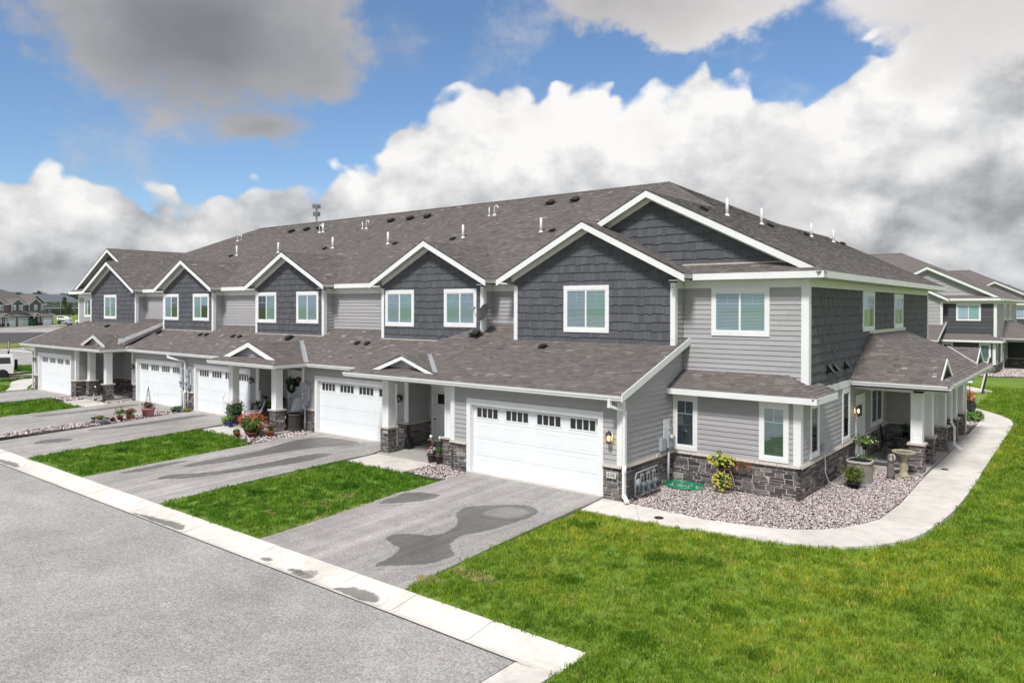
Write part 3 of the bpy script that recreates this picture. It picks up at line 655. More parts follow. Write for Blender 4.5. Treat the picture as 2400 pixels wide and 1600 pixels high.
def build_row(name, label, pal, fine, group=None):
    global PAL, LODFINE
    PAL, LODFINE = pal, fine
    root = thing(name, label, 'townhouse', (0, 0, 0), 0, group)
    # ---------------- main hip roof
    f = fine
    roof_plane(root, 'roof', [[(XL, EY, EZ), (XR, EY, EZ), (PKR, RYR, RZ), (PKL, RYR, RZ)]], f)
    g = -1.2; gz = EZ+SL*(XR-g); yh = EY+(XR-g); yhr = 2*RYR-EY-(XR-g)
    roof_plane(root, 'roof', [[(XR, EY, EZ), (XR, 24.0, EZ), (g, 24.0, gz), (g, 3.6, gz), (XR-.25, 3.6, EZ+.125)], [(g, yh, gz), (g, yhr, gz), (PKR, RYR, RZ)]], f)
    roof_plane(root, 'roof', [[(XR, 21.95, EZ), (XL, 21.95, EZ), (PKL, RYR, RZ), (PKR, RYR, RZ)]], False)
    roof_plane(root, 'roof', [[(g, yhr, gz), (g, 24.0, gz), (g-5.6, 24.0, EZ), (g-5.6, 21.95, EZ)]], False)
    gm = mir(g)
    roof_plane(root, 'roof', [[(XL, EY, EZ), (XL, 21.95, EZ), (PKL, RYR, RZ)]], False)
    roof_plane(root, 'roof', [[(XL+.25, 3.6, EZ+.125), (gm, 3.6, gz), (gm, yh, gz), (XL, yh, EZ)]], False)
    # G0/G1 shared left slope, mirrored at the far end
    roof_plane(root, 'gable_roof', [[(-3.13, 2.75, 8.225), (-3.13, 7.02, 8.225), (-6.8, 3.35, 6.39), (-6.8, 2.75, 6.39)], [(g, 3.6, gz), (g, yh, gz), (-3.13, 7.02, 8.225), (-3.13, 3.6, 8.225)]], f)
    z1 = 8.225
    roof_plane(root, 'gable_roof', [[(-3.13, 2.75, z1), (.54, 2.75, EZ), (.54, 3.35, EZ), (-.11, 4.0, EZ+.325), (-3.13, 4.0, z1)]], f)
    cm = mir(-3.13)
    roof_plane(root, 'gable_roof', [[(cm, 2.75, z1), (cm, 7.02, z1), (mir(-6.8), 3.35, 6.39), (mir(-6.8), 2.75, 6.39)], [(gm, 3.6, gz), (gm, yh, gz), (cm, 7.02, z1), (cm, 3.6, z1)]], f)
    roof_plane(root, 'gable_roof', [[(cm, 2.75, z1), (mir(.54), 2.75, EZ), (mir(.54), 3.35, EZ), (mir(-.11), 4.0, EZ+.325), (cm, 4.0, z1)]], f)
    for p, q in (((PKL, RYR, RZ), (PKR, RYR, RZ)), ((PKR, RYR, RZ), (g, yh, gz)), ((g, 3.6, gz), (g, yh, gz)), ((PKR, RYR, RZ), (g, yhr, gz)), ((g, yhr, gz), (g, 24.0, gz)), ((XR, EY, EZ), (XR-.25, 3.6, EZ+.125)), ((-3.13, 2.75, z1), (-3.13, 4.0, z1)), ((cm, 2.75, z1), (cm, 4.0, z1)), ((gm, 3.6, gz), (gm, yh, gz)), ((PKL, RYR, RZ), (gm, yh, gz))): ridge_cap(root, p, q)
    # ---------------- upper walls
    W1 = 3.87; YU = 3.75
    def gfront(c, hb, x0, x1, wins, n, s=1):
        zc = z1
        hw = lambda x: zc-.14-SL*abs(x-c)
        fr = Ffront(3.17)
        cover(root, 'bay_wall', 'shake', fr, [[(x0, 4.12), (x1, 4.12), (x1, hw(x1)), (c, hw(c)), (x0, hw(x0))]], [w[:4] for w in wins], n)
        gable_rake(root, c, 2.75, zc, hb+.02); frieze_rake(root, c, 3.142, hw(c)+.02, hb-.38)
        for w in wins: window(root, fr, *w[:4], 'slider', 1.0, seed=n)
        corner(root, x1, 3.17, 4.17, 6.13, 1, w=.19); corner(root, x0, 3.17, 4.17, 6.13, -1, w=.19)
        cover(root, 'bay_side_wall', 'lap', Fright(x1), [rect(3.17, 4.12, YU, 5.96)], (), n+1); cover(root, 'bay_side_wall', 'lap', Fleft(x0), [rect(-YU, 4.12, -3.17, 5.96)], (), n+2)
        trim(root, Fright(x1), 3.33, 5.96, YU, 6.2, 0, .03, 'frieze_board')
        for s_ in (-1, 1): panel(root, [(c+s_*(hb), 2.76, EZ-.19), (c+s_*hb, 3.14, EZ-.19), ((x1 if s_ > 0 else x0), 3.14, EZ-.19), ((x1 if s_ > 0 else x0), 2.76, EZ-.19)], 'soffit', M_SOFFIT)
        trim(root, fr, x0-.05, 4.06, x1+.03, 4.155, 0, .06, 'base_flashing', M_CAP)
    gfront(-3.13, 3.67, -6.3, .03, [(-4.13, 4.51, -2.32, 6.1)], 11)
    gfront(cm, 3.67, mir(.03)-.2, mir(-6.3), [(-40.55, 4.55, -38.75, 6.1)], 12)
    # big gables behind
    for gg, s in ((g, 1), (gm, -1)):
        hw = lambda x: gz-.14-SL*abs(x-gg)
        e0, e1 = (gg-4.9, gg+4.9)
        poly = [(e0, 6.68), (e1, 6.68), (gg, hw(gg))]
        cover(root, 'gable_wall', 'gable', Ffront(4.0), [poly], (), 21+s)
        frieze_rake(root, gg, 3.972, hw(gg)+.02, 4.75, s0=(s > 0), s1=True)
        gable_rake(root, gg, 3.6, gz, 5.35 if s > 0 else 1.9, cut=1.93 if s > 0 else 5.35)
        trim(root, Ffront(4.0), (-.1 if s > 0 else e0), 6.65, (e1-.2 if s > 0 else e0+1.6), 6.74, 0, .05, 'base_flashing', M_CAP)
    upper_gable(root, -10.6, 0, -13.5, -7.83, [(-13.28, 4.55, -11.55, 6.06, [1, 1]), (-9.85, 4.58, -8.15, 6.06, [1, 1])], 4.0, 8.0, f, 31)
    upper_gable(root, -20.2, 0, -23.0, -17.5, [(-22.92, 4.56, -21.22, 6.07, [.0, 1]), (-19.57, 4.58, -17.87, 6.07, [1, 1])], 4.0, 7.98, f, 41)
    upper_gable(root, -29.8, 0, -32.62, -27.1, [(-32.5, 4.58, -30.8, 6.07, [1, .0]), (-29.2, 4.58, -27.5, 6.06, [1, .4])], 4.0, 7.97, f, 51)
    fr = Ffront(YU)
    for x0, x1, zb in ((-7.83, -6.3, 4.6), (-17.5, -13.5, 4.2), (-27.1, -23.0, 4.2), (-36.1, -32.62, 4.3)):
        cover(root, 'recessed_wall', 'lap', fr, [rect(x0, zb, x1, 5.96)], (), 61)
        trim(root, fr, x0, 5.96, x1, 6.2, 0, .03, 'frieze_board'); panel(root, [(x0, EY+.03, 6.2), (x0, YU, 6.2), (x1, YU, 6.2), (x1, EY+.03, 6.2)][::-1], 'soffit', M_SOFFIT)
        trim(root, fr, x0, zb-.02, x1, zb+.08, 0, .045, 'base_flashing', M_CAP)
    for x0, x1 in ((-7.35, -6.8), (-16.97, -13.84), (-26.61, -23.40), (-35.6, -33.0)): fascia(root, (x0, EY, EZ), (x1, EY, EZ), .19)
    cover(root, 'corner_wall', 'lap2', fr := Ffront(3.8), [rect(.03, 3.2, W1, 5.96)], [(.98, 4.5, 2.78, 5.95)], 63)
    window(root, fr, .98, 4.5, 2.78, 5.97, 'slider', [1, 1], seed=1, gl=None)
    trim(root, fr, .06, 5.96, W1, 6.2, 0, .03, 'frieze_board'); panel(root, [(.06, EY+.02, 6.2), (XR-.02, EY+.02, 6.2), (XR-.02, 3.8, 6.2), (.06, 3.8, 6.2)], 'soffit', M_SOFFIT)
    fascia(root, (.56, EY, EZ), (XR, EY, EZ), .19); fascia(root, (XR, EY-.03, EZ), (XR, 24.03, EZ), .19)
    corner(root, W1, 3.8, 3.0, 5.96, 1, w=.24)
    mb = MB(); mb.box((W1-.14, 3.8-.05, 5.955), (W1+.05, 4.0, 6.2)); mb.build('frieze_board', M_TRIM, root)
    # right side wall, upper
    sw = [(9.88, 4.53, 11.6, 5.95), (14.9, 4.54, 16.62, 5.93)]
    cover(root, 'side_wall', 'side', Fright(W1), [rect(3.8, 2.97, 22.4, 5.96)], sw, 64)
    for k, w in enumerate(sw): window(root, Fright(W1), *w, 'slider', [1, 0], seed=k)
    trim(root, Fright(W1), 3.99, 5.96, 22.4, 6.2, 0, .03, 'frieze_board'); panel(root, [(W1, 3.81, 6.2), (XR, 3.81, 6.2), (XR, 24.0, 6.2), (W1, 24.0, 6.2)], 'soffit', M_SOFFIT)
    trim(root, Fright(W1), 22.2, 3.0, 22.43, 5.96)
    trim(root, Fright(W1), 4.9, 2.76, 8.2, 2.98, -.01, .06, 'belt_board')
    # far left and rear walls
    wl = -46.25
    cover(root, 'corner_wall', 'lap', Ffront(3.8), [rect(wl, 3.0, -42.6, 5.96)], [(-45.25, 4.6, -44.1, 5.93)], 65)
    window(root, Ffront(3.8), -45.25, 4.6, -44.1, 5.95, 'slider', [1, 0]); corner(root, wl, 3.8, 3.0, 5.96, -1)
    trim(root, Ffront(3.8), wl, 5.96, -42.6, 6.2, 0, .03, 'frieze_board'); panel(root, [(XL, EY+.02, 6.2), (-42.6, EY+.02, 6.2), (-42.6, 3.8, 6.2), (XL, 3.8, 6.2)], 'soffit', M_SOFFIT)
    fascia(root, (XL, EY, EZ), (mir(.54), EY, EZ), .19); fascia(root, (XL, 21.95, EZ), (XL, EY, EZ), .19)
    save = LODFINE; globals()['LODFINE'] = False
    cover(root, 'end_wall', 'lap', Fleft(wl), [rect(-22.4, -.1, -3.8, 6.0)]); cover(root, 'rear_wall', 'lap', Frame((0, 22.4, 0), -XP, ZP), [rect(-W1, -.1, -wl, 6.0)])
    fascia(root, (XR, 21.95, EZ), (XL, 21.95, EZ), .19)
    globals()['LODFINE'] = save
    lower_part(root, f)
    return root
def lower_part(root, f):
    W1 = 3.87
    # ---- garage of the end unit
    s1 = .335; z = lambda y, s=s1, e=-.45: 2.95+s*(y-e)
    roof_plane(root, 'garage_roof', [[(-6.4, -.45, 2.95), (0.02, -.45, 2.95), (0.02, 3.16, z(3.16)), (-6.4, 3.16, z(3.16))], [(0.02, -.45, 2.95), (.25, -.45, 2.95), (.25, 3.8, z(3.8)), (0.02, 3.8, z(3.8))]], f)
    s5 = .424; zc = 2.95+s5*3.6
    A, B, C = (-6.4, -.45, 2.95), (-6.4, 3.15, z(3.15)), (-8.1, 3.15, zc)
    roof_plane(root, 'garage_roof', [[A, B, C]], f)
    roof_plane(root, 'garage_roof', [[B, (-6.4, 3.75, 4.72), (-8.1, 3.75, 4.72)]], f); roof_plane(root, 'garage_roof', [[B, (-8.1, 3.75, 4.72), C]], f)
    roof_plane(root, 'porch_roof', [[A, C, (-8.4, 3.15, zc), (-11.45, -.45, 2.95)]], f)
    roof_plane(root, 'porch_roof', [[(-11.45, -.45, 2.95), (-8.4, 3.15, zc), (-9.2, 3.15, 4.075), (-11.45, 1.15, 2.95)]], f)
    ridge_cap(root, (-11.45, -.45, 2.95), (-8.4, 3.15, zc), .12)
    little_gable(root, -8.78, -.1, 3.65, -10.37, -7.15, 3.1, [[(-8.78, -.13, 3.66), (-7.15, -.13, 3.11), (-8.78, 1.22, 3.66)], [(-8.78, -.13, 3.66), (-10.37, -.13, 3.11), (-8.78, 1.22, 3.66)]], f)
    flashing(root, (-7.2, -.05, 3.12), (-8.68, 1.15, 3.62)); ridge_cap(root, (-8.78, -.1, 3.67), (-8.78, 1.2, 3.67), .1)
    gutter(root, (-11.5, -.45, 2.95), (.25, -.45, 2.95)); gutter(root, (-11.45, 1.1, 2.95), (-11.45, -.45, 2.95))
    fascia(root, (.25, -.47, 2.99), (.25, 3.8, z(3.8)+.04), .21)
    # ---- shared plane over garages 640, 642, 644
    sb = .53; zb = lambda y: 2.95+sb*(y-1.15)
    r = -18.55; rz = 3.77; ry = 1.15+(rz-2.95)/sb
    r2 = -34.3; r2z = 2.95+.5*(34.3-32.75); r2y = 1.15+(r2z-2.95)/sb
    roof_plane(root, 'garage_roof', [
        [(-11.45, 1.15, 2.95), (-9.2, 3.22, zb(3.22)), (-8.9, 3.75, zb(3.75)), (r, 3.75, zb(3.75)), (r, ry, rz), (-16, 1.15, 2.95)],
        [(r, ry, rz), (r, 3.75, zb(3.75)), (r2, 3.75, zb(3.75)), (r2, r2y, r2z), (-32.75, 1.15, 2.95), (-21.1, 1.15, 2.95)]], f)
    sp = (rz-2.95)/2.55
    roof_plane(root, 'porch_roof', [[(-16, -.45, 2.95), (-16, 1.15, 2.95), (r, ry, rz), (r, -.02, rz), (-16.55, -.02, 2.95+sp*.55)]], f)
    roof_plane(root, 'porch_roof', [[(-21.1, -.45, 2.95), (-20.55, -.02, 2.95+sp*.55), (r, -.02, rz), (r, ry, rz), (-21.1, 1.15, 2.95)]], f)
    roof_plane(root, 'porch_roof', [[(-21.1, -.45, 2.95), (-16, -.45, 2.95), (-16.55, .05, 2.95+sp*.55+.03), (-20.55, .05, 2.95+sp*.55+.03)]], f)
    ridge_cap(root, (r, -.02, rz), (r, ry, rz), .1); flashing(root, (-16.05, 1.15, 2.97), (r, ry, rz), .2)
    for px in (-16.45, -20.65):
        p, q = Vector((r, -.04, rz+.02)), Vector((px, -.04, 3.08)); V = []
        for e in (p, q): V += [e, e-YP*.03, e-YP*.03-ZP*.19, e-ZP*.19]
        MB().add(V, [(0, 1, 5, 4), (1, 2, 6, 5), (2, 3, 7, 6), (3, 0, 4, 7), (0, 3, 2, 1), (4, 5, 6, 7)]).build('rake_board', M_TRIM, root)
    cover(root, 'gablet_wall', 'lap', Ffront(.2), [[(-20.5, 3.06), (-16.6, 3.06), (r, rz-.06)]], (), 5)
    gutter(root, (-21.1, -.45, 2.95), (-16, -.45, 2.95)); gutter(root, (-16, -.45, 2.95), (-16, 1.15, 2.95)); gutter(root, (-16, 1.15, 2.95), (-11.45, 1.15, 2.95)); gutter(root, (-32.75, 1.15, 2.95), (-21.0, 1.15, 2.95)); gutter(root, (-21.1, 1.1, 2.95), (-21.1, -.45, 2.95))
    # ---- left end unit
    e6 = -.3; s6 = .40; z6 = lambda y: 2.95+s6*(y-e6)
    roof_plane(root, 'porch_roof', [[(-44.65, e6, 2.95), (-32.75, e6, 2.95), (-33.85, 1.08, z6(1.08)), (-44.65, 1.08, z6(1.08))], [(-33.0, 1.08, z6(1.08)), (-33.0, 3.75, z6(3.75)), (-42.9, 3.75, z6(3.75)), (-44.65, 2.0, z6(2.0)), (-44.65, 1.08, z6(1.08))]], f)
    roof_plane(root, 'porch_roof', [[(-32.75, e6, 2.95), (-32.75, 1.15, 2.95), (r2, r2y, r2z), (-34.3, 1.08, r2z), (-33.85, 1.08, 3.50)]], f)
    roof_plane(root, 'porch_roof', [[(-44.65, 2.0, z6(2.0)), (-42.9, 3.75, z6(3.75)), (-46.3, 5.0, 3.3), (-46.3, 3.5, 3.2)][::-1][:3]], False)
    fascia(root, (-33.0, .75, z6(.85)), (-33.0, 3.72, z6(3.72)+.02), .2, .04, 'rake_board'); flashing(root, (-32.8, 1.15, 2.97), (r2, r2y, r2z), .18)
    MB().add([(-33.04, 1.1, 3.12), (-33.04, 3.75, 4.3), (-33.04, 3.75, z6(3.75)-.1), (-33.04, 1.1, z6(1.1)-.1), (-33.14, 1.1, 3.12), (-33.14, 3.75, 4.3), (-33.14, 3.75, z6(3.75)-.1), (-33.14, 1.1, z6(1.1)-.1)], [(0, 1, 2, 3), (7, 6, 5, 4), (0, 3, 7, 4), (1, 5, 6, 2), (2, 6, 7, 3), (0, 4, 5, 1)]).build('roof_side_wall', PAL['lap'], root)
    gutter(root, (-44.65, e6, 2.95), (-32.75, e6, 2.95)); gutter(root, (-32.75, e6, 2.95), (-32.75, 1.15, 2.95)); fascia(root, (-44.65, 2.0, z6(2.0)+.03), (-44.65, e6, 2.98), .2)
    little_gable(root, -34.45-.0, .0, 3.72, -36.05, -32.9, 3.14, [[(-34.45, -.03, 3.73), (-32.9, -.03, 3.08), (-34.45, 1.6, 3.73)], [(-34.45, -.03, 3.73), (-36.05, -.03, 3.08), (-34.45, 1.6, 3.73)]], f)
    # ---- bump-out roof at the near corner
    sbp = .44; ex_, ey_ = 4.42, 2.67; q = lambda y: 2.9+sbp*(y-ey_)
    roof_plane(root, 'corner_roof', [[(0.03, ey_, 2.9), (ex_, ey_, 2.9), (ex_-1.13, 3.8, q(3.8)), (.03, 3.8, q(3.8))]], f, .1)
    roof_plane(root, 'corner_roof', [[(ex_, ey_, 2.9), (ex_, 4.95, 2.9), (W1, 5.1, q(ey_+.55)), (W1, 3.8, q(ey_+.55)), (ex_-1.13, 3.8, q(3.8))]] if False else [[(ex_, ey_, 2.9), (ex_, 4.85, 2.9), (W1+.01, 4.85, 2.9+sbp*.54), (W1+.01, 3.8, 2.9+sbp*.54), (ex_-1.13, 3.8, q(3.8))]], f, .1)
    ridge_cap(root, (ex_, ey_, 2.9), (ex_-1.1, 3.77, q(3.77)), .1)
    fascia(root, (-.28, ey_, 2.9), (ex_, ey_, 2.9), .17); fascia(root, (ex_, ey_-.03, 2.9), (ex_, 4.7, 2.9), .17)
    panel(root, [(.03, ey_+.01, 2.735), (ex_-.01, ey_+.01, 2.735), (ex_-.01, 3.11, 2.735), (.03, 3.11, 2.735)], 'soffit', M_SOFFIT); panel(root, [(W1, 3.11, 2.735), (ex_-.01, 3.11, 2.735), (ex_-.01, 4.7, 2.735), (W1, 4.7, 2.735)], 'soffit', M_SOFFIT)
    # ---- side porch roof
    pe, p0, p1, sq = 6.75, 8.2, 19.5, .52; wt = 2.95+sq*(pe-W1); Z = lambda d: 2.95+sq*d
    gx = 6.5; ga, gb = p0+1.42, p1-1.42; gz = Z(1.42); xb = pe-1.42
    roof_plane(root, 'side_porch_roof', [[(pe, p0, 2.95), (gx, p0+.25, Z(.25)), (gx, ga, gz), (xb, ga, gz), (W1, p0+2.88, wt), (W1, p0, 2.95)]], f)
    roof_plane(root, 'side_porch_roof', [[(pe, p0, 2.95), (pe, p1, 2.95), (gx, p1-.25, Z(.25)), (gx, p0+.25, Z(.25))], [(gx, ga+1.17, Z(.25)), (gx, gb-1.17, Z(.25)), (xb, gb, gz), (xb, ga, gz)], [(xb, ga, gz), (xb, gb, gz), (W1, p1-2.88, wt), (W1, p0+2.88, wt)]], f)
    roof_plane(root, 'side_porch_roof', [[(pe, p1, 2.95), (gx, p1-.25, Z(.25)), (gx, gb, gz), (xb, gb, gz), (W1, p1-2.88, wt), (W1, p1, 2.95)]], f)
    roof_plane(root, 'side_porch_roof', [[(gx, ga, gz), (xb, ga, gz), (gx, ga+1.17, Z(.25))]], f, .05); roof_plane(root, 'side_porch_roof', [[(gx, gb, gz), (xb, gb, gz), (gx, gb-1.17, Z(.25))]], f, .05)
    for c, s in ((ga, 1), (gb, 1)):
        for d in (-1.35, 1.2):
            p, q_ = Vector((gx, c, gz+.02)), Vector((gx, c+d, gz-abs(d)*sq)); V = []
            for e in (p, q_): V += [e, e+XP*.03, e+XP*.03-ZP*.14, e-ZP*.14]
            MB().add(V, [(0, 1, 5, 4), (1, 2, 6, 5), (2, 3, 7, 6), (3, 0, 4, 7), (0, 3, 2, 1), (4, 5, 6, 7)]).build('rake_board', M_TRIM, root)
        cover(root, 'gablet_wall', 'lap', Fright(gx-.16), [[(c-1.05, Z(.42)), (c+1.05, Z(.42)), (c, gz-.06)]], (), 7)
        ridge_cap(root, (gx, c, gz), (xb, c, gz), .1)
    flashing(root, (gx, gb-1.17, Z(.27)), (xb, gb, gz+.02), .1); ridge_cap(root, (pe, p0, 2.95), (gx, p0+.25, Z(.25)), .1); ridge_cap(root, (xb, ga, gz), (W1+.05, p0+2.88, wt), .13)
    trim(root, Fright(W1), p0+2.6, wt-.02, p1-2.5, wt+.10, 0, .07, 'base_flashing', M_METAL)
    gutter(root, (W1, p0, 2.95), (pe, p0, 2.95)); gutter(root, (pe, p0, 2.95), (pe, p1, 2.95))
    panel(root, [(W1, p0+.03, 2.76), (pe-.03, p0+.03, 2.76), (pe-.03, p1, 2.76), (W1, p1, 2.76)], 'porch_ceiling', M_SOFFIT)
    mb = MB(); mb.box((W1, 8.98, 2.6), (5.92, 9.22, 2.77)); mb.box((5.64, 8.98, 2.6), (5.92, 18.8, 2.77)); mb.box((W1, 18.55, 2.6), (5.63, 18.8, 2.77)); mb.build('porch_beam', M_TRIM, root)
    for yy in (9.26, 11.1, 16.5, 18.45): pier(root, 5.72, yy, .40, 2.6, -.03)
    cover(root, 'party_wall', 'lap', Ffront(13.7), [rect(W1, .94, 5.45, 2.76)], (), 8); cover(root, 'party_wall', 'stone', Ffront(13.7), [rect(W1, 0, 5.45, .885)], (), 9); cap(root, Ffront(13.7), W1, 5.45)
    mb = MB(); mb.box((W1, 13.81, 0), (5.45, 14.1, 2.76)); mb.build('party_wall', PAL['lap'], root)
    pier(root, 5.68, 13.95, .46, 2.6, -.03, .34)
    # ---- ground floor walls
    Fg = Ffront(0); H = 2.755
    def front(x0, x1, y, hole=None, n=0, stones=True):
        fr = Ffront(y); hs = [hole] if hole else []
        cover(root, 'garage_wall', 'lap', fr, [rect(x0, .94, x1, H)], hs, n)
        segs = [(x0, hole[0]), (hole[2], x1)] if hole else [(x0, x1)]
        for a, b in segs:
            if b-a > .05: cover(root, 'garage_wall', 'stone', fr, [rect(a, -.1, b, .885)], (), n+1); cap(root, fr, a-.02, b+.02)
    def gd(x0, x1, y): garage_door(root, x0, x1, y); return (x0-.17, 0, x1+.17, 2.4)
    front(-6.5, 0, 0, gd(-5.62, -.76, 0), 71); corner(root, 0, 0, .95, H, 1); trim(root, Fg, -6.5, .95, -6.32, H)
    pier(root, -6.92, .42, .36, 2.70, -.05, .26)
    front(-16.9, -10.25, 1.6, gd(-15.86, -11.0, 1.6), 73); trim(root, Ffront(1.6), -16.92, .95, -16.76, H); trim(root, Ffront(1.6), -10.43, .95, -10.22, H)
    front(-27.45, -20.3, 1.6, gd(-26.0, -21.14, 1.6), 75); trim(root, Ffront(1.6), -20.5, .95, -20.27, H)
    front(-33.1, -27.45, 1.6, gd(-32.45, -27.6, 1.6), 77); trim(root, Ffront(1.6), -33.13, .95, -32.98, H)
    front(-43.75, -37.25, .2, gd(-42.95, -38.1, .2), 79); trim(root, Ffront(.2), -43.78, .95, -43.6, H); corner(root, -37.25, .2, .95, H, 1)
    pier(root, -36.75, .85, .44, 2.70, -.05); pier(root, -33.95, .62, .44, 2.70, -.05)
    pier(root, -10.2, .56, .40, 2.70, -.08); pier(root, -17.35, .60, .44, 2.70, -.08); pier(root, -20.75, .60, .44, 2.70, -.08)
    # soffits below the front eaves and beams over the porches
    for x0, x1, y0, y1 in ((-11.42, .2, -.42, 0), (-11.42, -6.5, 0, 2.7), (-16, -11.42, 1.18, 1.6), (-21.08, -16.02, -.42, 1.6), (-20.3, -16.9, 1.6, 2.9), (-32.73, -21.1, 1.18, 1.6), (-44.6, -32.8, e6+.03, .2), (-37.25, -32.8, .2, 2.9)):
        panel(root, [(x0, y0, 2.79), (x1, y0, 2.79), (x1, y1, 2.79), (x0, y1, 2.79)], 'soffit', M_SOFFIT)
    for x0, x1, y in ((-10.35, -6.5, .45), (-20.9, -17.2, .49), (-37.2, -33.8, .5)): mb = MB(); mb.box((x0, y, 2.66), (x1, y+.22, 2.775)); mb.build('porch_beam', M_TRIM, root)
    # porch recess walls: side wall, back wall with the front door
    for xs, xe, y0, yb, doorx, n in ((-10.25, -6.5, 1.6, 2.7, -9.95, 81), (-20.3, -16.9, 1.6, 2.9, -19.75, 84), (-37.25, -33.1, .2, 2.9, None, 87)):
        cover(root, 'porch_wall', 'lap', Fright(xs), [rect(y0, .94, yb, H)], (), n); cover(root, 'porch_wall', 'stone', Fright(xs), [rect(y0, 0, yb, .885)], (), n); cap(root, Fright(xs), y0-.04, yb)
        fr = Ffront(yb); hs = [(doorx-.14, 0, doorx+1.1, 2.42)] if doorx else []
        cover(root, 'porch_wall', 'lap', fr, [rect(xs, .94 if n != 0 else 0, xe, H)], hs, n+1); cover(root, 'porch_wall', 'stone', fr, [rect(xs, 0, xe, .885)], hs, n+1)
        if doorx: front_door(root, fr, doorx, doorx+.96); cap(root, fr, doorx+1.1, xe)
        else: cap(root, fr, xs, xe)
        save = globals()['LODFINE']; globals()['LODFINE'] = False
        cover(root, 'porch_wall', 'lap', Fleft(xe), [rect(-yb, 0, -1.6 if xe < -7 else 0, H)]); globals()['LODFINE'] = save
    window(root, Ffront(2.9), -18.55, .98, -17.6, 2.45, 'casement', 0)
    # right side of the end garage and the corner bump-out
    fr = Fright(0)
    cover(root, 'garage_side_wall', 'lap', fr, [[(0, .94), (3.11, .94), (3.11, 3.95), (0, 2.9)], [(3.11, 2.7), (3.8, 2.7), (3.8, 4.2), (3.11, 3.95)]], (), 90); cover(root, 'garage_side_wall', 'stone', fr, [rect(0, -.1, 3.11, .885)], (), 91); cap(root, fr, -.02, 3.11)
    fb = Ffront(3.11); hs = [(.03, .98, .84, 2.67), (2.73, .98, 3.57, 2.67)]
    cover(root, 'corner_wall', 'bump', fb, [rect(.0, .94, W1, 2.735)], hs, 92); cover(root, 'corner_wall', 'stone', fb, [rect(0, -.1, W1, .885)], (), 93); cap(root, fb, 0, W1+.03)
    window(root, fb, *hs[0], 'casement', 1, mat('dark_blind', (.05, .055, .055), .6), M_GLASS); window(root, fb, *hs[1], 'casement', 1, mat('closed_blind', (.26, .30, .29), .6), M_GLASST)
    corner(root, W1, 3.11, .95, 2.735, 1, w=.235)
    fs = Fright(W1); hs = [(3.93, 1.0, 4.79, 2.62), (7.32, .98, 8.24, 2.74)]
    cover(root, 'corner_wall', 'bump', fs, [rect(3.11, .94, 8.98, 2.76)], hs, 94); cover(root, 'corner_wall', 'stone', fs, [rect(3.11, -.1, 8.98, .885)], (), 95); cap(root, fs, 3.09, 8.98)
    window(root, fs, *hs[0], 'casement', 0, None, M_GLASS); window(root, fs, *hs[1], 'casement', 0, None, M_GLASST)
    # porch part of the side wall: door, window, second unit
    hs = [(9.02, 0, 10.24, 2.4), (11.15, 1.0, 12.95, 2.5), (14.9, 1.0, 16.6, 2.5), (17.4, 0, 18.6, 2.4)]
    cover(root, 'porch_side_wall', 'lap', fs, [rect(8.98, .94, 22.4, 2.97)], hs, 96); cover(root, 'porch_side_wall', 'stone', fs, [rect(8.98, -.1, 22.4, .885)], hs, 97); cap(root, fs, 10.24, 13.7); cap(root, fs, 14.1, 17.4); cap(root, fs, 18.6, 22.4)
    window(root, fs, *hs[1], 'slider', 0, None, M_GLASS); window(root, fs, *hs[2], 'slider', 0, None, M_GLASS)
    front_door(root, fs, 9.16, 10.12); front_door(root, fs, 17.5, 18.46)
def front_door(root, fr, a0, a1, h=2.1):
    mb = MB(); fbox(mb, fr, a0, .02, a1, h, -.05, .0); d = mb.build('front_door', mat('white_door', (.68, .71, .74), .45), root)
    mb = MB(); fbox(mb, fr, a0+.1, .15, a1-.1, .95, 0, .012); fbox(mb, fr, a0+.1, 1.05, a1-.1, h-.62, 0, .012); mb.build('door_panel', MATS['white_door'], d)
    mb = MB(); fbox(mb, fr, a0+.2, h-.5, a1-.2, h-.12, 0, .008); mb.build('door_glass', M_GDG, d)
    mb = MB(); mb.lathe([(.0, -.03), (.03, -.02), (.03, .02), (0, .03)], fr.at(a0+.08, 1.0, .05), 8); fbox(mb, fr, a0+.065, .985, a0+.095, 1.015, 0, .04); mb.build('door_handle', M_BLACK, d)
    mb = MB(); fbox(mb, fr, a0-.13, 0, a0, h+.28, -.05, .034); fbox(mb, fr, a1, 0, a1+.13, h+.28, -.05, .034); fbox(mb, fr, a0, h, a1, h+.28, -.05, .036); mb.build('door_casing', M_TRIM, root)
PAL = None
OURS = dict(lap=M_LAP, lap2=M_LAP, shake=M_SHAKE, bump=M_LAP, side=M_SHAKE, gable=M_SHAKE)
NEXT = dict(lap=M_LAPD, lap2=M_LAPD, shake=M_LAP, bump=M_LAPD, side=M_LAP, gable=M_LAP)
row = build_row('townhouse_row', 'long two storey townhouse row with white garage doors and charcoal shake gables, nearest', OURS, True, 'townhouse rows of the estate')
flush_pieces()
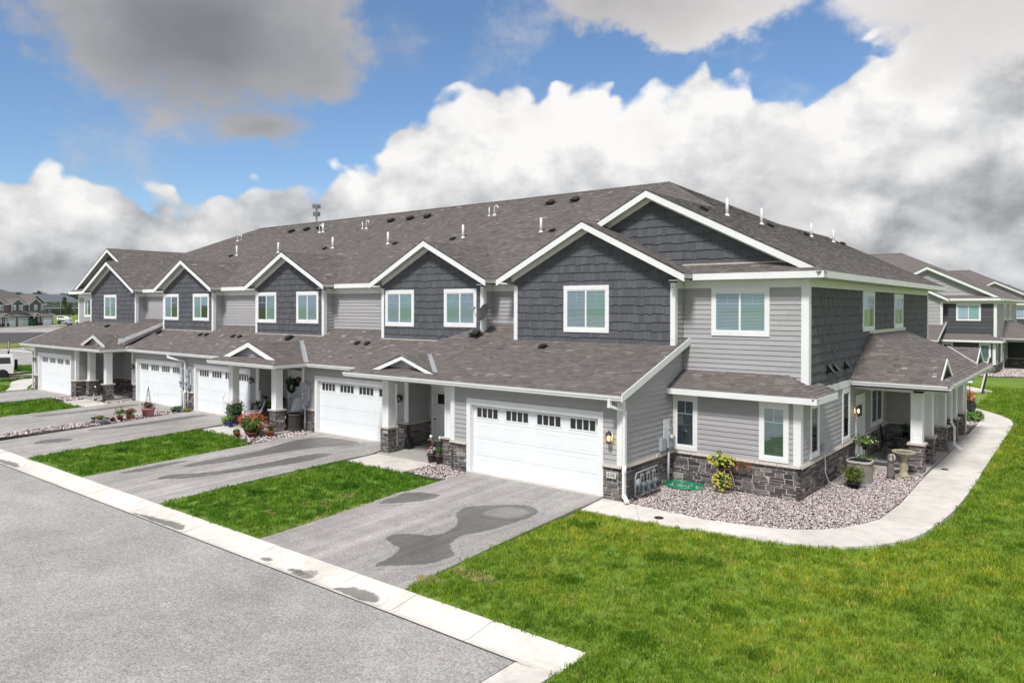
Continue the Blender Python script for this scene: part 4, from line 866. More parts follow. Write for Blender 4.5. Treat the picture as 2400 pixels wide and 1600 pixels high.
# ================================================================== ground, roads, walks
LODFINE = True
def gz(x, y):                                        # terrain height
    if x > -48: base = -.10
    elif x > -150: base = -.10-.3*min(1, (-48-x)/90)
    elif x > -238: base = -.40
    else: base = -.40+1.95*min(1, (-238-x)/110)
    if x > -60 and y < 0: base -= .10*min(1, -y/7.9)
    return base
def flat_mat_noise(name, base, dark, light, sc, rough=.9, bump=.3, fine=220, extra=None):
    m = bpy.data.materials.new(name); m.use_nodes = True; t = m.node_tree; b = t.nodes['Principled BSDF']; l = t.links.new
    g = t.nodes.new('ShaderNodeNewGeometry')
    def nz(scale, det=6, rgh=.6, off=0):
        n = t.nodes.new('ShaderNodeTexNoise'); l(g.outputs['Position'], n.inputs['Vector']); n.inputs['Scale'].default_value = scale; n.inputs['Detail'].default_value = det; n.inputs['Roughness'].default_value = rgh; return n.outputs[0]
    def ramp(f, els):
        r = t.nodes.new('ShaderNodeValToRGB'); l(f, r.inputs[0])
        while len(r.color_ramp.elements) < len(els): r.color_ramp.elements.new(.5)
        for e, (p, c) in zip(r.color_ramp.elements, els): e.position = p; e.color = (*c, 1)
        return r.outputs[0]
    def mulc(a, bb, f=1.0):
        x = t.nodes.new('ShaderNodeMix'); x.data_type = 'RGBA'; x.blend_type = 'MULTIPLY'; x.inputs[0].default_value = f; l(a, x.inputs[6]); l(bb, x.inputs[7]); return x.outputs[2]
    c = ramp(nz(fine, 3, .7), [(.30, dark), (.5, base), (.70, light)])
    c = mulc(c, ramp(nz(sc, 7, .62), [(.3, (.80, .80, .80)), (.7, (1.16, 1.16, 1.16))]))
    c = mulc(c, ramp(nz(sc*7, 5, .6), [(.3, (.90, .90, .90)), (.7, (1.09, 1.09, 1.09))]))
    if extra:                                        # pale wheel streaks running along the drive
        v = t.nodes.new('ShaderNodeVectorMath'); v.operation = 'MULTIPLY'; l(g.outputs['Position'], v.inputs[0]); v.inputs[1].default_value = extra; n = t.nodes.new('ShaderNodeTexNoise'); l(v.outputs[0], n.inputs['Vector']); n.inputs['Scale'].default_value = 1; n.inputs['Detail'].default_value = 4; c = mulc(c, ramp(n.outputs[0], [(.35, (.86, .86, .86)), (.55, (1, 1, 1)), (.68, (1.2, 1.2, 1.2))]))
    l(c, b.inputs['Base Color']); b.inputs['Roughness'].default_value = rough; b.inputs['Specular IOR Level'].default_value = .25
    bp = t.nodes.new('ShaderNodeBump'); bp.inputs['Strength'].default_value = bump; bp.inputs['Distance'].default_value = .012; l(nz(fine*.8, 3, .7), bp.inputs['Height']); l(bp.outputs[0], b.inputs['Normal'])
    return m
M_ASPH = flat_mat_noise('street_asphalt', (.37, .352, .34), (.19, .18, .172), (.57, .55, .53), .22, fine=30, bump=.5)
M_ASPH2 = flat_mat_noise('driveway_asphalt', (.375, .355, .343), (.18, .17, .163), (.57, .55, .535), .35, fine=36, bump=.45, extra=(2.6, .16, 1))
M_WET = flat_mat_noise('wet_asphalt', (.135, .123, .119), (.07, .064, .062), (.22, .205, .198), .5, rough=.55, fine=36, bump=.35)
M_POOL = mat('standing_water', (.13, .135, .14), .06, spec=.7, noise_s=8, noise_a=.2)
M_GSOIL = flat_mat_noise('lawn_soil', (.15, .245, .03), (.08, .15, .018), (.22, .31, .05), .25, fine=30, bump=.8)
M_GFAR = flat_mat_noise('meadow_grass', (.17, .25, .045), (.11, .18, .03), (.24, .31, .08), .08, fine=8, bump=.3)
M_FAR = flat_mat_noise('far_field', (.075, .12, .035), (.05, .09, .025), (.12, .15, .06), .02, fine=3, bump=.1)
M_PBED = flat_mat_noise('gravel_bed_base', (.10, .09, .088), (.04, .035, .035), (.2, .18, .175), .8, fine=40, bump=.9)
M_WALK = flat_mat_noise('walk_concrete', (.66, .63, .59), (.54, .51, .48), (.74, .71, .67), .45, fine=90, bump=.25)
M_KERB = flat_mat_noise('kerb_concrete', (.72, .69, .635), (.58, .55, .505), (.80, .77, .715), .5, fine=110, bump=.25)
M_JOINT = mat('tar_joint', (.06, .055, .05), .9)
def grid_sheet(name, xs, ys, m, zf, kind='structure'):
    V = [(x, y, zf(x, y)) for y in ys for x in xs]; k = len(xs); F = [(j*k+i, j*k+i+1, (j+1)*k+i+1, (j+1)*k+i) for j in range(len(ys)-1) for i in range(k-1)]
    return MB().add(V, F, .5, 0, True).build(name, m, None, kind=kind)
def sheet(name, P, m, dz=0.02, zf=None, thick=.05, kind='structure', parent=None, sub=None):
    """closed thin slab following the terrain"""
    zf = zf or gz; P = P[::-1] if area(P) < 0 else P
    if sub:
        Q = []
        for i in range(len(P)):
            a, b = P[i], P[(i+1) % len(P)]; n = max(1, int(math.hypot(b[0]-a[0], b[1]-a[1])/sub)); Q += [(a[0]+(b[0]-a[0])*k/n, a[1]+(b[1]-a[1])*k/n) for k in range(n)]
        P = Q
    k = len(P); V = [(x, y, zf(x, y)+dz) for x, y in P]+[(x, y, zf(x, y)+dz-thick) for x, y in P]
    T = geometry.tessellate_polygon([[Vector((x, y, 0)) for x, y in P]]); F = [tuple(t) for t in T]
    F = [f if (V[f[1]][0]-V[f[0]][0])*(V[f[2]][1]-V[f[0]][1])-(V[f[1]][1]-V[f[0]][1])*(V[f[2]][0]-V[f[0]][0]) > 0 else f[::-1] for f in F]
    o = MB().add(V, F+[(i, i+k, (i+1) % k+k, (i+1) % k) for i in range(k)]).build(name, m, parent)
    if kind and parent is None: o['kind'] = kind
    return o
def span(a, b, s): n = max(1, int(round(abs(b-a)/s))); return [a+(b-a)*i/n for i in range(n+1)]
xs = [-3000, -1800, -1000, -600, -450]+span(-400, -60, 10)+span(-58, 44, 3)+[80, 160, 320, 700, 1500, 3000]
ys = [-1500, -600, -200, -80]+span(-44, 0, 4)+span(4, 150, 8)+[200, 300, 450, 800, 1400, 3000]
grid_sheet('ground', xs, ys, M_GFAR, lambda x, y: gz(x, y)-.03-(.32 if ((-400 < x < 3 and y < -8.3) or (-59 < x < 9 and y < -3)) else 0))
KB, KF, ST = -7.93, -8.72, -.275
# street
sheet('street', [(-420, -8.74), (3.20, -8.74), (3.20, -46), (-420, -46)], M_ASPH, 0, lambda x, y: ST-.01, .1)
# kerb and gutter: separate cast lengths, shallow valley profile
kerb = bpy.data.objects.new('kerb', None); COL.objects.link(kerb); kerb['kind'] = 'structure'
prof = [(KB, -.195), (KB-.10, -.20), (KB-.30, -.235), (KB-.52, -.272), (KB-.68, -.285), (KF, -.268), (KF, -.42), (KB, -.42)]
def kerb_piece(p0, p1, out, cut=None):
    d = (p1-p0).normalized(); V = []
    for e in (p0, p1): V += [Vector((e.x, e.y, 0))+out*(KB-a)+ZP*z for a, z in prof]
    k = len(prof); MB().add(V, [(i, i+k, (i+1) % k+k, (i+1) % k) for i in range(k)]+[tuple(range(k))[::-1], tuple(range(k, 2*k))], R.random()).build('kerb_stone', M_KERB, kerb)
x = 3.94
for j in [2.0, .08, -1.65, -4.55, -7.5, -10.4]+[-10.4-2.95*i for i in range(1, 22)]:
    kerb_piece(Vector((x, KB, 0)), Vector((j+.008, KB, 0)), Vector((0, -1, 0))); x = j-.008
y = -8.76
for j in (-11.7, -14.7, -17.7, -20.7, -23.7, -26.7, -29.7, -32.7):
    kerb_piece(Vector((3.94+.0, y, 0)), Vector((3.94, j+.008, 0)), Vector((-1, 0, 0))); y = j-.008
mb = MB(); mb.box((-60, KB-.002, -.34), (3.92, KB+.03, -.205)); mb.box((-60, KF-.03, -.40), (3.15, KF+.004, -.279)); mb.box((3.12, -40, -.4), (3.16, KF, -.279)); mb.build('kerb_joint', M_JOINT, kerb)
def inpoly(px, py, P):
    c = np.zeros(len(px), bool); k = len(P)
    for i in range(k):
        x0, y0 = P[i]; x1, y1 = P[(i+1) % k]
        with np.errstate(divide='ignore', invalid='ignore'): c ^= ((y0 > py) != (y1 > py)) & (px < (x1-x0)*(py-y0)/(y1-y0+1e-12)+x0)
    return c
# driveways
def dz(x, y): return -.012-.183*min(1, max(0, -y/7.93))**1.15 if y < 0 else -.012
def drive(name, P): return sheet(name, P, M_ASPH2, 0, dz, .12, sub=1.0)
drive('driveway', [(-5.6, .1), (-5.62, -1), (-5.55, -3.7), (-5.36, -6.8), (-5.34, KB+.01), (-.30, KB+.01), (-.46, -5.1), (-.56, -1.4), (-.60, .1)])
drive('driveway', [(-15.75, 1.6), (-15.62, -1.6), (-15.5, KB+.01), (-10.35, KB+.01), (-10.5, -4.6), (-10.5, -1.2), (-10.45, 0), (-10.8, .9), (-10.85, 1.6)])
drive('driveway', [(-26.25, 1.6), (-25.3, -3), (-24.95, KB+.01), (-20.25, KB+.01), (-20.75, -1), (-20.95, 0.4), (-20.95, 1.6)])
drive('driveway', [(-32.5, 1.6), (-32.3, 0), (-32.2, -1.3), (-31.9, KB+.01), (-26.1, KB+.01), (-26.6, -3), (-27.45, 1.6)])
drive('driveway', [(-43.2, .3), (-43.4, KB+.01), (-37.6, KB+.01), (-38.1, -1), (-38.0, .3)])
# wet patches and the pool standing in one of them
def blobby(P, n=5, amp=.05, seed=1):
    r = random.Random(seed); Q = []
    k = len(P)
    for i in range(k):                               # Catmull-Rom then jitter
        p0, p1, p2, p3 = P[i-1], P[i], P[(i+1) % k], P[(i+2) % k]
        for s in range(n):
            t = s/n; f = lambda a, b, c, d: .5*((2*b)+(-a+c)*t+(2*a-5*b+4*c-d)*t*t+(-a+3*b-3*c+d)*t**3)
            Q.append((f(p0[0], p1[0], p2[0], p3[0])+r.uniform(-amp, amp), f(p0[1], p1[1], p2[1], p3[1])+r.uniform(-amp, amp)))
    return Q
def damp_of(src_m, name, k, rough, k0=1.0):
    m = src_m.copy(); m.name = name; t = m.node_tree; l = t.links.new; b = t.nodes['Principled BSDF']; c = b.inputs['Base Color'].links[0].from_socket
    at = t.nodes.new('ShaderNodeAttribute'); at.attribute_name = 'fade'; g = t.nodes.new('ShaderNodeNewGeometry'); n = t.nodes.new('ShaderNodeTexNoise'); l(g.outputs['Position'], n.inputs['Vector']); n.inputs['Scale'].default_value = 5; n.inputs['Detail'].default_value = 8; n.inputs['Roughness'].default_value = .7
    ma = t.nodes.new('ShaderNodeMath'); ma.operation = 'MULTIPLY_ADD'; l(n.outputs[0], ma.inputs[0]); ma.inputs[1].default_value = 1.0; l(at.outputs['Fac'], ma.inputs[2])
    mr = t.nodes.new('ShaderNodeMapRange'); mr.interpolation_type = 'SMOOTHSTEP'; l(ma.outputs[0], mr.inputs[0]); mr.inputs[1].default_value = .90; mr.inputs[2].default_value = 1.12; mr.inputs[3].default_value = k0; mr.inputs[4].default_value = k
    v = t.nodes.new('ShaderNodeVectorMath'); v.operation = 'SCALE'; l(c, v.inputs[0]); l(mr.outputs[0], v.inputs[3]); l(v.outputs[0], b.inputs['Base Color'])
    mr2 = t.nodes.new('ShaderNodeMapRange'); l(mr.outputs[0], mr2.inputs[0]); mr2.inputs[1].default_value = min(k, k0); mr2.inputs[2].default_value = max(k, k0); mr2.inputs[3].default_value = rough if k < k0 else .5; mr2.inputs[4].default_value = .9 if k < k0 else rough; l(mr2.outputs[0], b.inputs['Roughness']); return m
M_POOLF = damp_of(M_ASPH2, 'shallow_pool', .54, .18, .46); M_WET = damp_of(M_ASPH2, 'wet_asphalt_damp', .46, .5); M_DAMPK = damp_of(M_KERB, 'damp_kerb', .34, .5)
def wet(P, m=None, dzz=.005, amp=.03, zf=None, seed=1, cell=.06, lim=None):
    """thin sheet over the surface, dark where 'fade' (distance inside the outline) and noise say so"""
    zf = zf or dz; m = m or M_WET; Q = np.array(blobby(P, 4, 0, seed)); x0, y0 = Q.min(0)-.2; x1, y1 = Q.max(0)+.2
    if lim: y0, y1 = max(y0, lim[0]), min(y1, lim[1])
    xs_ = np.arange(x0, x1, cell); ys_ = np.arange(y0, y1+1e-6, cell); GX, GY = np.meshgrid(xs_, ys_); px, py = GX.ravel(), GY.ravel(); dmin = np.full(len(px), 9.)
    for i in range(len(Q)):
        a, b = Q[i], Q[(i+1) % len(Q)]; ab = b-a; t = np.clip(((px-a[0])*ab[0]+(py-a[1])*ab[1])/(ab@ab+1e-12), 0, 1); dmin = np.minimum(dmin, np.hypot(px-a[0]-t*ab[0], py-a[1]-t*ab[1]))
    d = np.where(inpoly(px, py, [tuple(q) for q in Q]), dmin, -dmin); nx_ = len(xs_); idx = {}; V = []; fd = []; F = []
    for j in range(len(ys_)-1):
        for i in range(nx_-1):
            c4 = (j*nx_+i, j*nx_+i+1, (j+1)*nx_+i+1, (j+1)*nx_+i)
            if max(d[k] for k in c4) > -.16:
                f = []
                for k in c4:
                    if k not in idx: idx[k] = len(V); V.append((px[k], py[k], zf(px[k], py[k])+dzz)); fd.append(min(1, max(-.4, .5+d[k]/.30)))
                    f.append(idx[k])
                F.append(tuple(f))
    mb = MB(); mb.add(V, F); me = mb.mesh('wet_patch'); at = me.attributes.new('fade', 'FLOAT', 'POINT'); at.data.foreach_set('value', fd); me.materials.append(m); o = bpy.data.objects.new('wet_patch', me); COL.objects.link(o); o['kind'] = 'structure'; return o
wet([(-2.81, -3.70), (-3.05, -3.08), (-2.55, -2.47), (-1.86, -2.00), (-1.39, -2.09), (-1.14, -2.53), (-1.13, -3.28), (-1.30, -4.3), (-1.55, -4.85), (-1.35, -5.5), (-.80, -6.0), (-.90, -6.7), (-1.3, -7.1), (-1.75, -7.45), (-1.85, -6.9), (-2.13, -6.38), (-2.75, -6.2), (-2.96, -5.85), (-2.57, -5.46), (-2.29, -5.4), (-2.04, -5.00), (-2.15, -4.46), (-2.35, -4.14)])
wet([(-2.3, -3.3), (-2.35, -2.8), (-2.0, -2.35), (-1.5, -2.35), (-1.3, -2.7), (-1.45, -3.1), (-1.8, -3.25)], M_POOLF, .010)
wet([(-5.35, -2.89), (-4.56, -2.60), (-4.38, -3.10), (-4.71, -3.73), (-5.28, -4.23), (-5.42, -3.5)], amp=.025)
wet([(-14.6, .9), (-12.6, 1.1), (-12.3, .4), (-13.0, -.6), (-13.4, -2.4), (-13.6, -4.2), (-14.1, -5.3), (-14.4, -4.4), (-14.3, -2.2), (-14.9, -.4)], amp=.05, seed=4)
wet([(-11.6, -.9), (-11.3, -2.2), (-11.6, -3.6), (-12.0, -4.8), (-12.4, -5.9), (-13.2, -6.6), (-13.3, -6.0), (-12.6, -5.0), (-12.3, -3.4), (-12.2, -1.6)], amp=.05, seed=5)
wet([(-15.2, -5.6), (-14.9, -4.6), (-14.6, -6.2), (-15.0, -7.0)], amp=.04, seed=6)
wet([(-24.1, -3.9), (-23.6, -1.5), (-23.9, .9), (-24.5, .9), (-24.4, -1.8), (-24.6, -4.0)], amp=.05, seed=7); wet([(-23.0, -6.8), (-22.5, -5.9), (-22.9, -5.4), (-23.6, -6.2)], amp=.04, seed=8)
wet([(-30.5, -3.9), (-30.2, -1.5), (-30.4, .6), (-30.9, .6), (-30.8, -1.8), (-31, -4.0)], amp=.05, seed=9)
# standing water marks in the gutter line
gp = lambda x, y: -.2685 if y < KB-.58 else (-.2685+.0)
def gpan(x, y):
    pts_ = prof[:6]
    for (a, za), (b, zb_) in zip(pts_, pts_[1:]):
        if b <= y <= a: return za+(zb_-za)*(a-y)/(a-b)
    return -.2
M_DAMP = mat('damp_concrete', (.20, .185, .175), .6, noise_s=9, noise_a=.25)
LK = (KF+.02, KB-.02)
wet([(-1.60, -8.66), (-1.35, -8.42), (-.95, -8.33), (-.55, -8.38), (-.40, -8.55), (-.62, -8.68), (-1.1, -8.70)], M_DAMPK, .006, zf=gpan, cell=.04, lim=LK)
wet([(-10.2, -8.66), (-9.4, -8.5), (-8.6, -8.40), (-7.9, -8.42), (-7.75, -8.6), (-8.3, -8.68), (-9.3, -8.70)], M_DAMPK, .006, zf=gpan, cell=.04, lim=LK)
for cx, cy, w_ in ((-4.15, -8.5, .2), (-2.95, -8.52, .34), (-2.6, -8.58, .2)): wet([(cx-w_, cy-.05), (cx, cy+.08), (cx+w_, cy+.04), (cx+w_*.4, cy-.09)], M_DAMPK, .006, zf=gpan, cell=.04, lim=LK)
wet([(-21.5, -8.6), (-20.6, -8.4), (-19.6, -8.4), (-19.3, -8.6), (-20.4, -8.68)], M_DAMPK, .006, zf=gpan, cell=.05, lim=LK)
# walks: separately cast slabs
walk = bpy.data.objects.new('pavement', None); COL.objects.link(walk); walk['kind'] = 'structure'
def zw(x, y): return -.045 if y > -.2 else -.045-.03*min(1, (-.2-y))
def slabs(outer, inner, zf=zw):
    for i in range(len(outer)-1):
        def lerp(a, b, t): return (a[0]+(b[0]-a[0])*t, a[1]+(b[1]-a[1])*t)
        g = .006; a, b, c, d = outer[i], outer[i+1], inner[i+1], inner[i]; L1 = math.hypot(b[0]-a[0], b[1]-a[1]) or 1; t = g/L1
        sheet('slab', [lerp(a, b, t), lerp(a, b, 1-t), lerp(d, c, 1-t), lerp(d, c, t)], M_WALK, 0, zf, .11, parent=walk)
outer = [(-.52, -1.27), (1.22, -1.20), (2.4, -1.06), (3.36, -.90), (4.4, -.78), (5.26, -.55), (5.95, -.15), (6.45, .40), (6.85, 1.15), (7.08, 1.95), (7.25, 3.3), (7.36, 4.9), (7.40, 6.6), (7.40, 8.3), (7.38, 10.0), (7.36, 11.7), (7.34, 13.4), (7.33, 15.1), (7.32, 16.8), (7.3, 18.5), (7.3, 20.2), (7.28, 21.9), (7.25, 23.6), (7.1, 24.9), (6.6, 26.3), (5.9, 27.6), (5.2, 28.8)]
inner = [(-.60, -.02), (.43, -.02), (1.5, -.10), (2.47, -.14), (3.3, -.02), (4.01, .17), (4.6, .42), (5.05, .80), (5.42, 1.25), (5.72, 1.85), (6.0, 2.7), (6.10, 4.6), (6.06, 6.6), (6.02, 8.3), (6.02, 10.0), (6.02, 11.7), (6.02, 13.4), (6.01, 15.1), (6.0, 16.8), (6.0, 18.5), (5.98, 20.2), (5.95, 21.9), (5.92, 23.6), (5.8, 24.6), (5.3, 25.6), (4.7, 26.6), (4.1, 27.7)]
slabs(outer, inner)
slabs([(-10.42, -1.18), (-8.95, -1.18), (-7.55, -1.18)], [(-10.42, .18), (-8.95, .18), (-7.55, .18)]); slabs([(-20.7, -1.05), (-19.2, -1.05), (-17.65, -1.05)], [(-20.7, .12), (-19.2, .12), (-17.65, .12)]); slabs([(-35.85, -1.2), (-34.1, -1.2), (-32.35, -1.25)], [(-35.85, .2), (-34.1, .2), (-32.35, .0)])
slabs([(-44.3, -1.3), (-46.2, -.5), (-48.3, .2), (-50.5, 1.0), (-52.0, 2.0), (-52.4, 4.2), (-52.4, 12), (-52.4, 24)], [(-44.3, -.05), (-45.6, .35), (-47.6, 1.3), (-49.3, 2.1), (-50.6, 3.2), (-51.1, 4.6), (-51.1, 12), (-51.1, 24)], lambda x, y: -.05)
slabs([(3.1, 37.6), (4.9, 39.4), (2.0, 43.5), (0, 46)], [(1.4, 36.2), (3.2, 38.2), (.8, 42.3), (-1.2, 45)], lambda x, y: -.05)
# porch slabs
for P in ([(3.87, 8.9), (5.97, 8.9), (5.97, 13.7), (3.87, 13.7)], [(3.87, 14.0), (5.97, 14.0), (5.97, 18.85), (3.87, 18.85)], [(-10.42, .19), (-6.6, .19), (-6.6, 2.75), (-10.25, 2.75)], [(-20.95, .14), (-16.85, .14), (-16.85, 2.95), (-20.3, 2.95)], [(-37.2, .3), (-33.2, .3), (-33.2, 2.95), (-37.2, 2.95)]):
    sheet('porch_slab', P, M_CONC2, 0, lambda x, y: .0, .16)
# pebble beds
BEDS = {'corner': [(.03, .02), (.45, -.01), (1.5, -.09), (2.47, -.13), (3.3, -.01), (4.01, .18), (4.6, .43), (5.05, .81), (5.42, 1.26), (5.71, 1.86), (5.98, 2.7), (6.07, 4.6), (6.03, 6.6), (5.99, 8.88), (3.87, 8.88), (3.87, 3.1), (.03, 3.1)],
        'a': [(-7.52, -1.2), (-5.64, -1.3), (-5.62, -.1), (-6.5, -.02), (-6.9, .18), (-7.52, .18)], 'b': [(-26.05, KB+.02), (-25.0, KB+.02), (-25.35, -3), (-26.3, 1.5), (-27.4, 1.5), (-26.6, -3)], 'c': [(-17.62, -1.15), (-15.66, -1.65), (-15.78, 1.55), (-16.85, 1.55), (-16.85, .13), (-17.62, .13)],
        'd': [(-38.1, -.9), (-35.9, -.9), (-35.9, .28), (-37.2, .28), (-38.1, .1)], 'e': [(-33.2, -.1), (-32.3, -.0), (-32.55, 1.5), (-33.15, 1.55), (-33.18, .28)], 'f': [(-43.9, .2), (-45.4, .55), (-47.4, 1.5), (-49.1, 2.3), (-50.3, 3.4), (-50.7, 5.0), (-50.7, 9), (-46.3, 9), (-46.3, 4), (-43.9, 3.9)],
        'g': [(5.92, 18.9), (5.90, 23.4), (5.7, 24.5), (5.2, 25.5), (4.5, 26.6), (3.9, 27), (3.9, 18.9)], 'h': [(-.2, 51.4), (4, 51.5), (6.0, 52.6), (6.3, 56), (6.3, 62), (3.7, 62), (3.7, 54.4), (-.2, 54.4)]}
for k, P in BEDS.items(): sheet('gravel_bed', P, M_PBED, .0, lambda x, y: -.085, .05)
# lawns as slightly raised turf
LAWN = {'right': [(-.28, KB+.02), (-.44, -5.1), (-.52, -1.31), (1.22, -1.24), (2.4, -1.10), (3.36, -.94), (4.4, -.82), (5.30, -.59), (6.0, -.19), (6.5, .36), (6.9, 1.12), (7.13, 1.93), (7.30, 3.3), (7.41, 4.9), (7.45, 6.6), (7.42, 11.7), (7.36, 18.5), (7.3, 23.6), (7.16, 24.9), (6.66, 26.35), (5.96, 27.7), (5.2, 29.0), (5.0, 37.5), (5.2, 39.5), (1, 47), (-.3, 50.9), (8, 51.2), (44, 51.2), (44, -44), (3.99, -44), (3.99, KB+.02)],
        'one': [(-10.32, KB+.02), (-10.47, -4.6), (-10.46, -1.24), (-7.56, -1.24), (-5.68, -1.36), (-5.6, -3.7), (-5.40, -6.8), (-5.38, KB+.02)], 'two': [(-20.2, KB+.02), (-20.72, -1.1), (-17.66, -1.12), (-15.68, -1.7), (-15.55, KB+.02)],
        'three': [(-37.5, KB+.02), (-38.05, -1.0), (-35.88, -1.26), (-32.3, -1.34), (-31.95, KB+.02)], 'four': [(-60, KB+.02), (-60, -2.2), (-52, 1.2), (-48.3, .1), (-46.2, -.6), (-44.2, -1.4), (-43.45, KB+.02)]}
for k, P in LAWN.items(): sheet('lawn', P, M_GSOIL, .012, gz, .1, sub=2.5)
# ---- the far side of the estate (left)
def patch(name, P, m, dzz): return sheet(name, P, m, dzz, gz, .06, sub=14)
patch('road', [(-54.0, -7.8), (-52.9, 1.0), (-53.6, 4.0), (-53.4, 60), (-58, 60), (-57.8, 5.2), (-56.2, 2.3), (-60, -7.8)], M_ASPH2, .03)
patch('yard_asphalt', [(-64.5, -7.8), (-64.8, 5.2), (-63, 7), (-63, 40), (-88, 40), (-87.8, 15.4), (-97, 14.8), (-110, -7.8)], M_ASPH, .03)
patch('road', [(-97, 15.1), (-88, 15.6), (-88, 30), (-101, 20), (-103.4, 16.3), (-125, 5), (-140, -7), (-105, -7)], M_ASPH2, .035)
patch('meadow_strip', [(-103.4, 16.1), (-109.4, 21), (-105, 40), (-112, 40), (-118.1, 23.6), (-130, 14), (-150, -5), (-130, -5)], mat('dry_grass', (.19, .20, .06), .95, noise_s=3, noise_a=.25), .04)
patch('parking_lot', [(-117.4, 20.3), (-124.6, 25.8), (-120, 60), (-160, 60), (-172, 42), (-176, 34), (-190, 20), (-150, 0)], mat('fresh_asphalt', (.085, .08, .08), .9, noise_s=.6, noise_a=.22), .03)
patch('road', [(-172, 42), (-150, 72), (-170, 90), (-215, 62), (-196.9, 41), (-200, 20), (-176, 34)], M_ASPH2, .04)
M_FARG = mat('verge_grass_far', (.13, .19, .04), .95, noise_s=.5, noise_a=.25)
ax0, ay0 = 10.385+(-258.3-10.385)*.9375, -17.942+(77.19+17.942)*.9375
def apron(s0, s1, t0, t1): return [(ax0+.697*s+.717*t, ay0-.717*s+.697*t) for s, t in ((s0, t0), (s1, t0), (s1, t1), (s0, t1))]
patch('yard_asphalt', apron(-6, 60, .3, 9), M_ASPH2, .05)
for s_ in (5.8, 15.5, 22, 31, 42): patch('lawn', apron(s_, s_+3.2, 2.0, 8.6), M_FARG, .08)
patch('kerb_line', [(-196.9, 43.6), (-216.1, 58.8), (-222, 66), (-223, 65.4), (-217, 58), (-198, 43)], M_KERB, .09)
patch('kerb_line', [(-186.7, 47.6), (-180.5, 51.2), (-180.0, 50.4), (-186.5, 46.8)], M_KERB, .09); patch('kerb_line', [(-96.9, 15.0), (-87.6, 15.5), (-87.5, 14.9), (-97.0, 14.4)], M_KERB, .13); patch('kerb_line', [(-59.3, 5.7), (-58.9, 5.3), (-57.3, 2.4), (-57.9, 2.4)], M_KERB, .13)
sheet('added_bounce_ground', [(-420, -46.1), (420, -46.1), (420, -1490), (-420, -1490)], mat('pale_bounce_soil', (.33, .31, .28), .95, noise_s=.2, noise_a=.15), .05, lambda x, y: -.3)  # pale field added out of view: greyer window reflections, less green bounce
# storm drain lids on the walk
for (x_, y_, r_) in ((1.52, -1.08+.35, .12), (6.35, 10.4, .11)):
    t = thing('drain_lid', ('small round dark drain lid in the pale walk near the pebble bed corner' if y_ < 0 else 'small round drain lid in the walk beside the side porch'), 'drain lid', (x_, y_, zw(x_, y_)))
    mb = MB(); mb.lathe([(r_, .002), (r_, .014), (r_*.8, .016)], (0, 0, 0), 16); mb.build('rim', M_BLACK, t); mb = MB(); mb.lathe([(r_*.75, .010), (r_*.1, .019)], (0, 0, 0), 12); mb.build('lid', mat('rust_iron', (.09, .06, .05), .8), t)
sheet('street', [(0, 0), (.01, 0), (.01, .01)], M_ASPH, -2, lambda x, y: -2) if False else None
# ================================================================== scattered stuff: grass tufts, pebbles
HID = bpy.data.collections.new('scatter_sources')
def scatter(name, P, srcs, dens, scale, zf, label=None, cat=None, tilt=.2, maxd=60):
    """points over polygon P, density per m2 by distance, instanced by geometry nodes"""
    xs = [p[0] for p in P]; ys = [p[1] for p in P]; out = []
    cs = 2.0
    for cx in np.arange(max(min(xs), -70), min(max(xs), 45), cs):
        for cy in np.arange(max(min(ys), -26), min(max(ys), 64), cs):
            dx, dy = cx+1-CAM.x, cy+1-CAM.y; depth = dx*fw.x+dy*fw.y; lat = dx*r0.x+dy*r0.y; d = math.hypot(dx, dy)
            if depth < 2 or abs(lat) > depth*.82+2.5 or d > maxd or depth < 6.0: continue
            n = NR.poisson(dens(d)*cs*cs)
            if n: out.append(np.column_stack([cx+NR.rand(n)*cs, cy+NR.rand(n)*cs, np.full(n, d)]))
    if not out: return
    a = np.vstack(out); a = a[inpoly(a[:, 0], a[:, 1], P)]
    me = bpy.data.meshes.new(name); co = np.column_stack([a[:, 0], a[:, 1], [zf(x, y) for x, y in a[:, :2]]]).astype(np.float32)
    me.vertices.add(len(co)); me.vertices.foreach_set('co', co.ravel()); at = me.attributes.new('sc', 'FLOAT', 'POINT'); sc = np.array([scale(d) for d in a[:, 2]])*(.7+.6*NR.rand(len(a))); at.data.foreach_set('value', sc.astype(np.float32))
    o = bpy.data.objects.new(name, me); COL.objects.link(o); o['kind'] = 'stuff'
    if label: o['label'] = label; o['category'] = cat
    col = bpy.data.collections.new(name+'_source')
    for s in srcs: col.objects.link(s)
    g = bpy.data.node_groups.new(name+'_nodes', 'GeometryNodeTree'); g.interface.new_socket('Geometry', in_out='INPUT', socket_type='NodeSocketGeometry'); g.interface.new_socket('Geometry', in_out='OUTPUT', socket_type='NodeSocketGeometry')
    gi = g.nodes.new('NodeGroupInput'); go = g.nodes.new('NodeGroupOutput'); ip = g.nodes.new('GeometryNodeInstanceOnPoints'); ci = g.nodes.new('GeometryNodeCollectionInfo'); rv = g.nodes.new('FunctionNodeRandomValue'); na = g.nodes.new('GeometryNodeInputNamedAttribute')
    ci.inputs['Collection'].default_value = col; ci.inputs['Separate Children'].default_value = True; ci.inputs['Reset Children'].default_value = True; ip.inputs['Pick Instance'].default_value = True
    rv.data_type = 'FLOAT_VECTOR'; rv.inputs[0].default_value = (-tilt, -tilt, 0); rv.inputs[1].default_value = (tilt, tilt, 6.283); na.data_type = 'FLOAT'; na.inputs[0].default_value = 'sc'
    l = g.links.new; l(gi.outputs[0], ip.inputs['Points']); l(ci.outputs[0], ip.inputs['Instance']); l(rv.outputs[0], ip.inputs['Rotation']); l(na.outputs[0], ip.inputs['Scale']); l(ip.outputs[0], go.inputs[0])
    md = o.modifiers.new('scatter', 'NODES'); md.node_group = g
    return len(a)
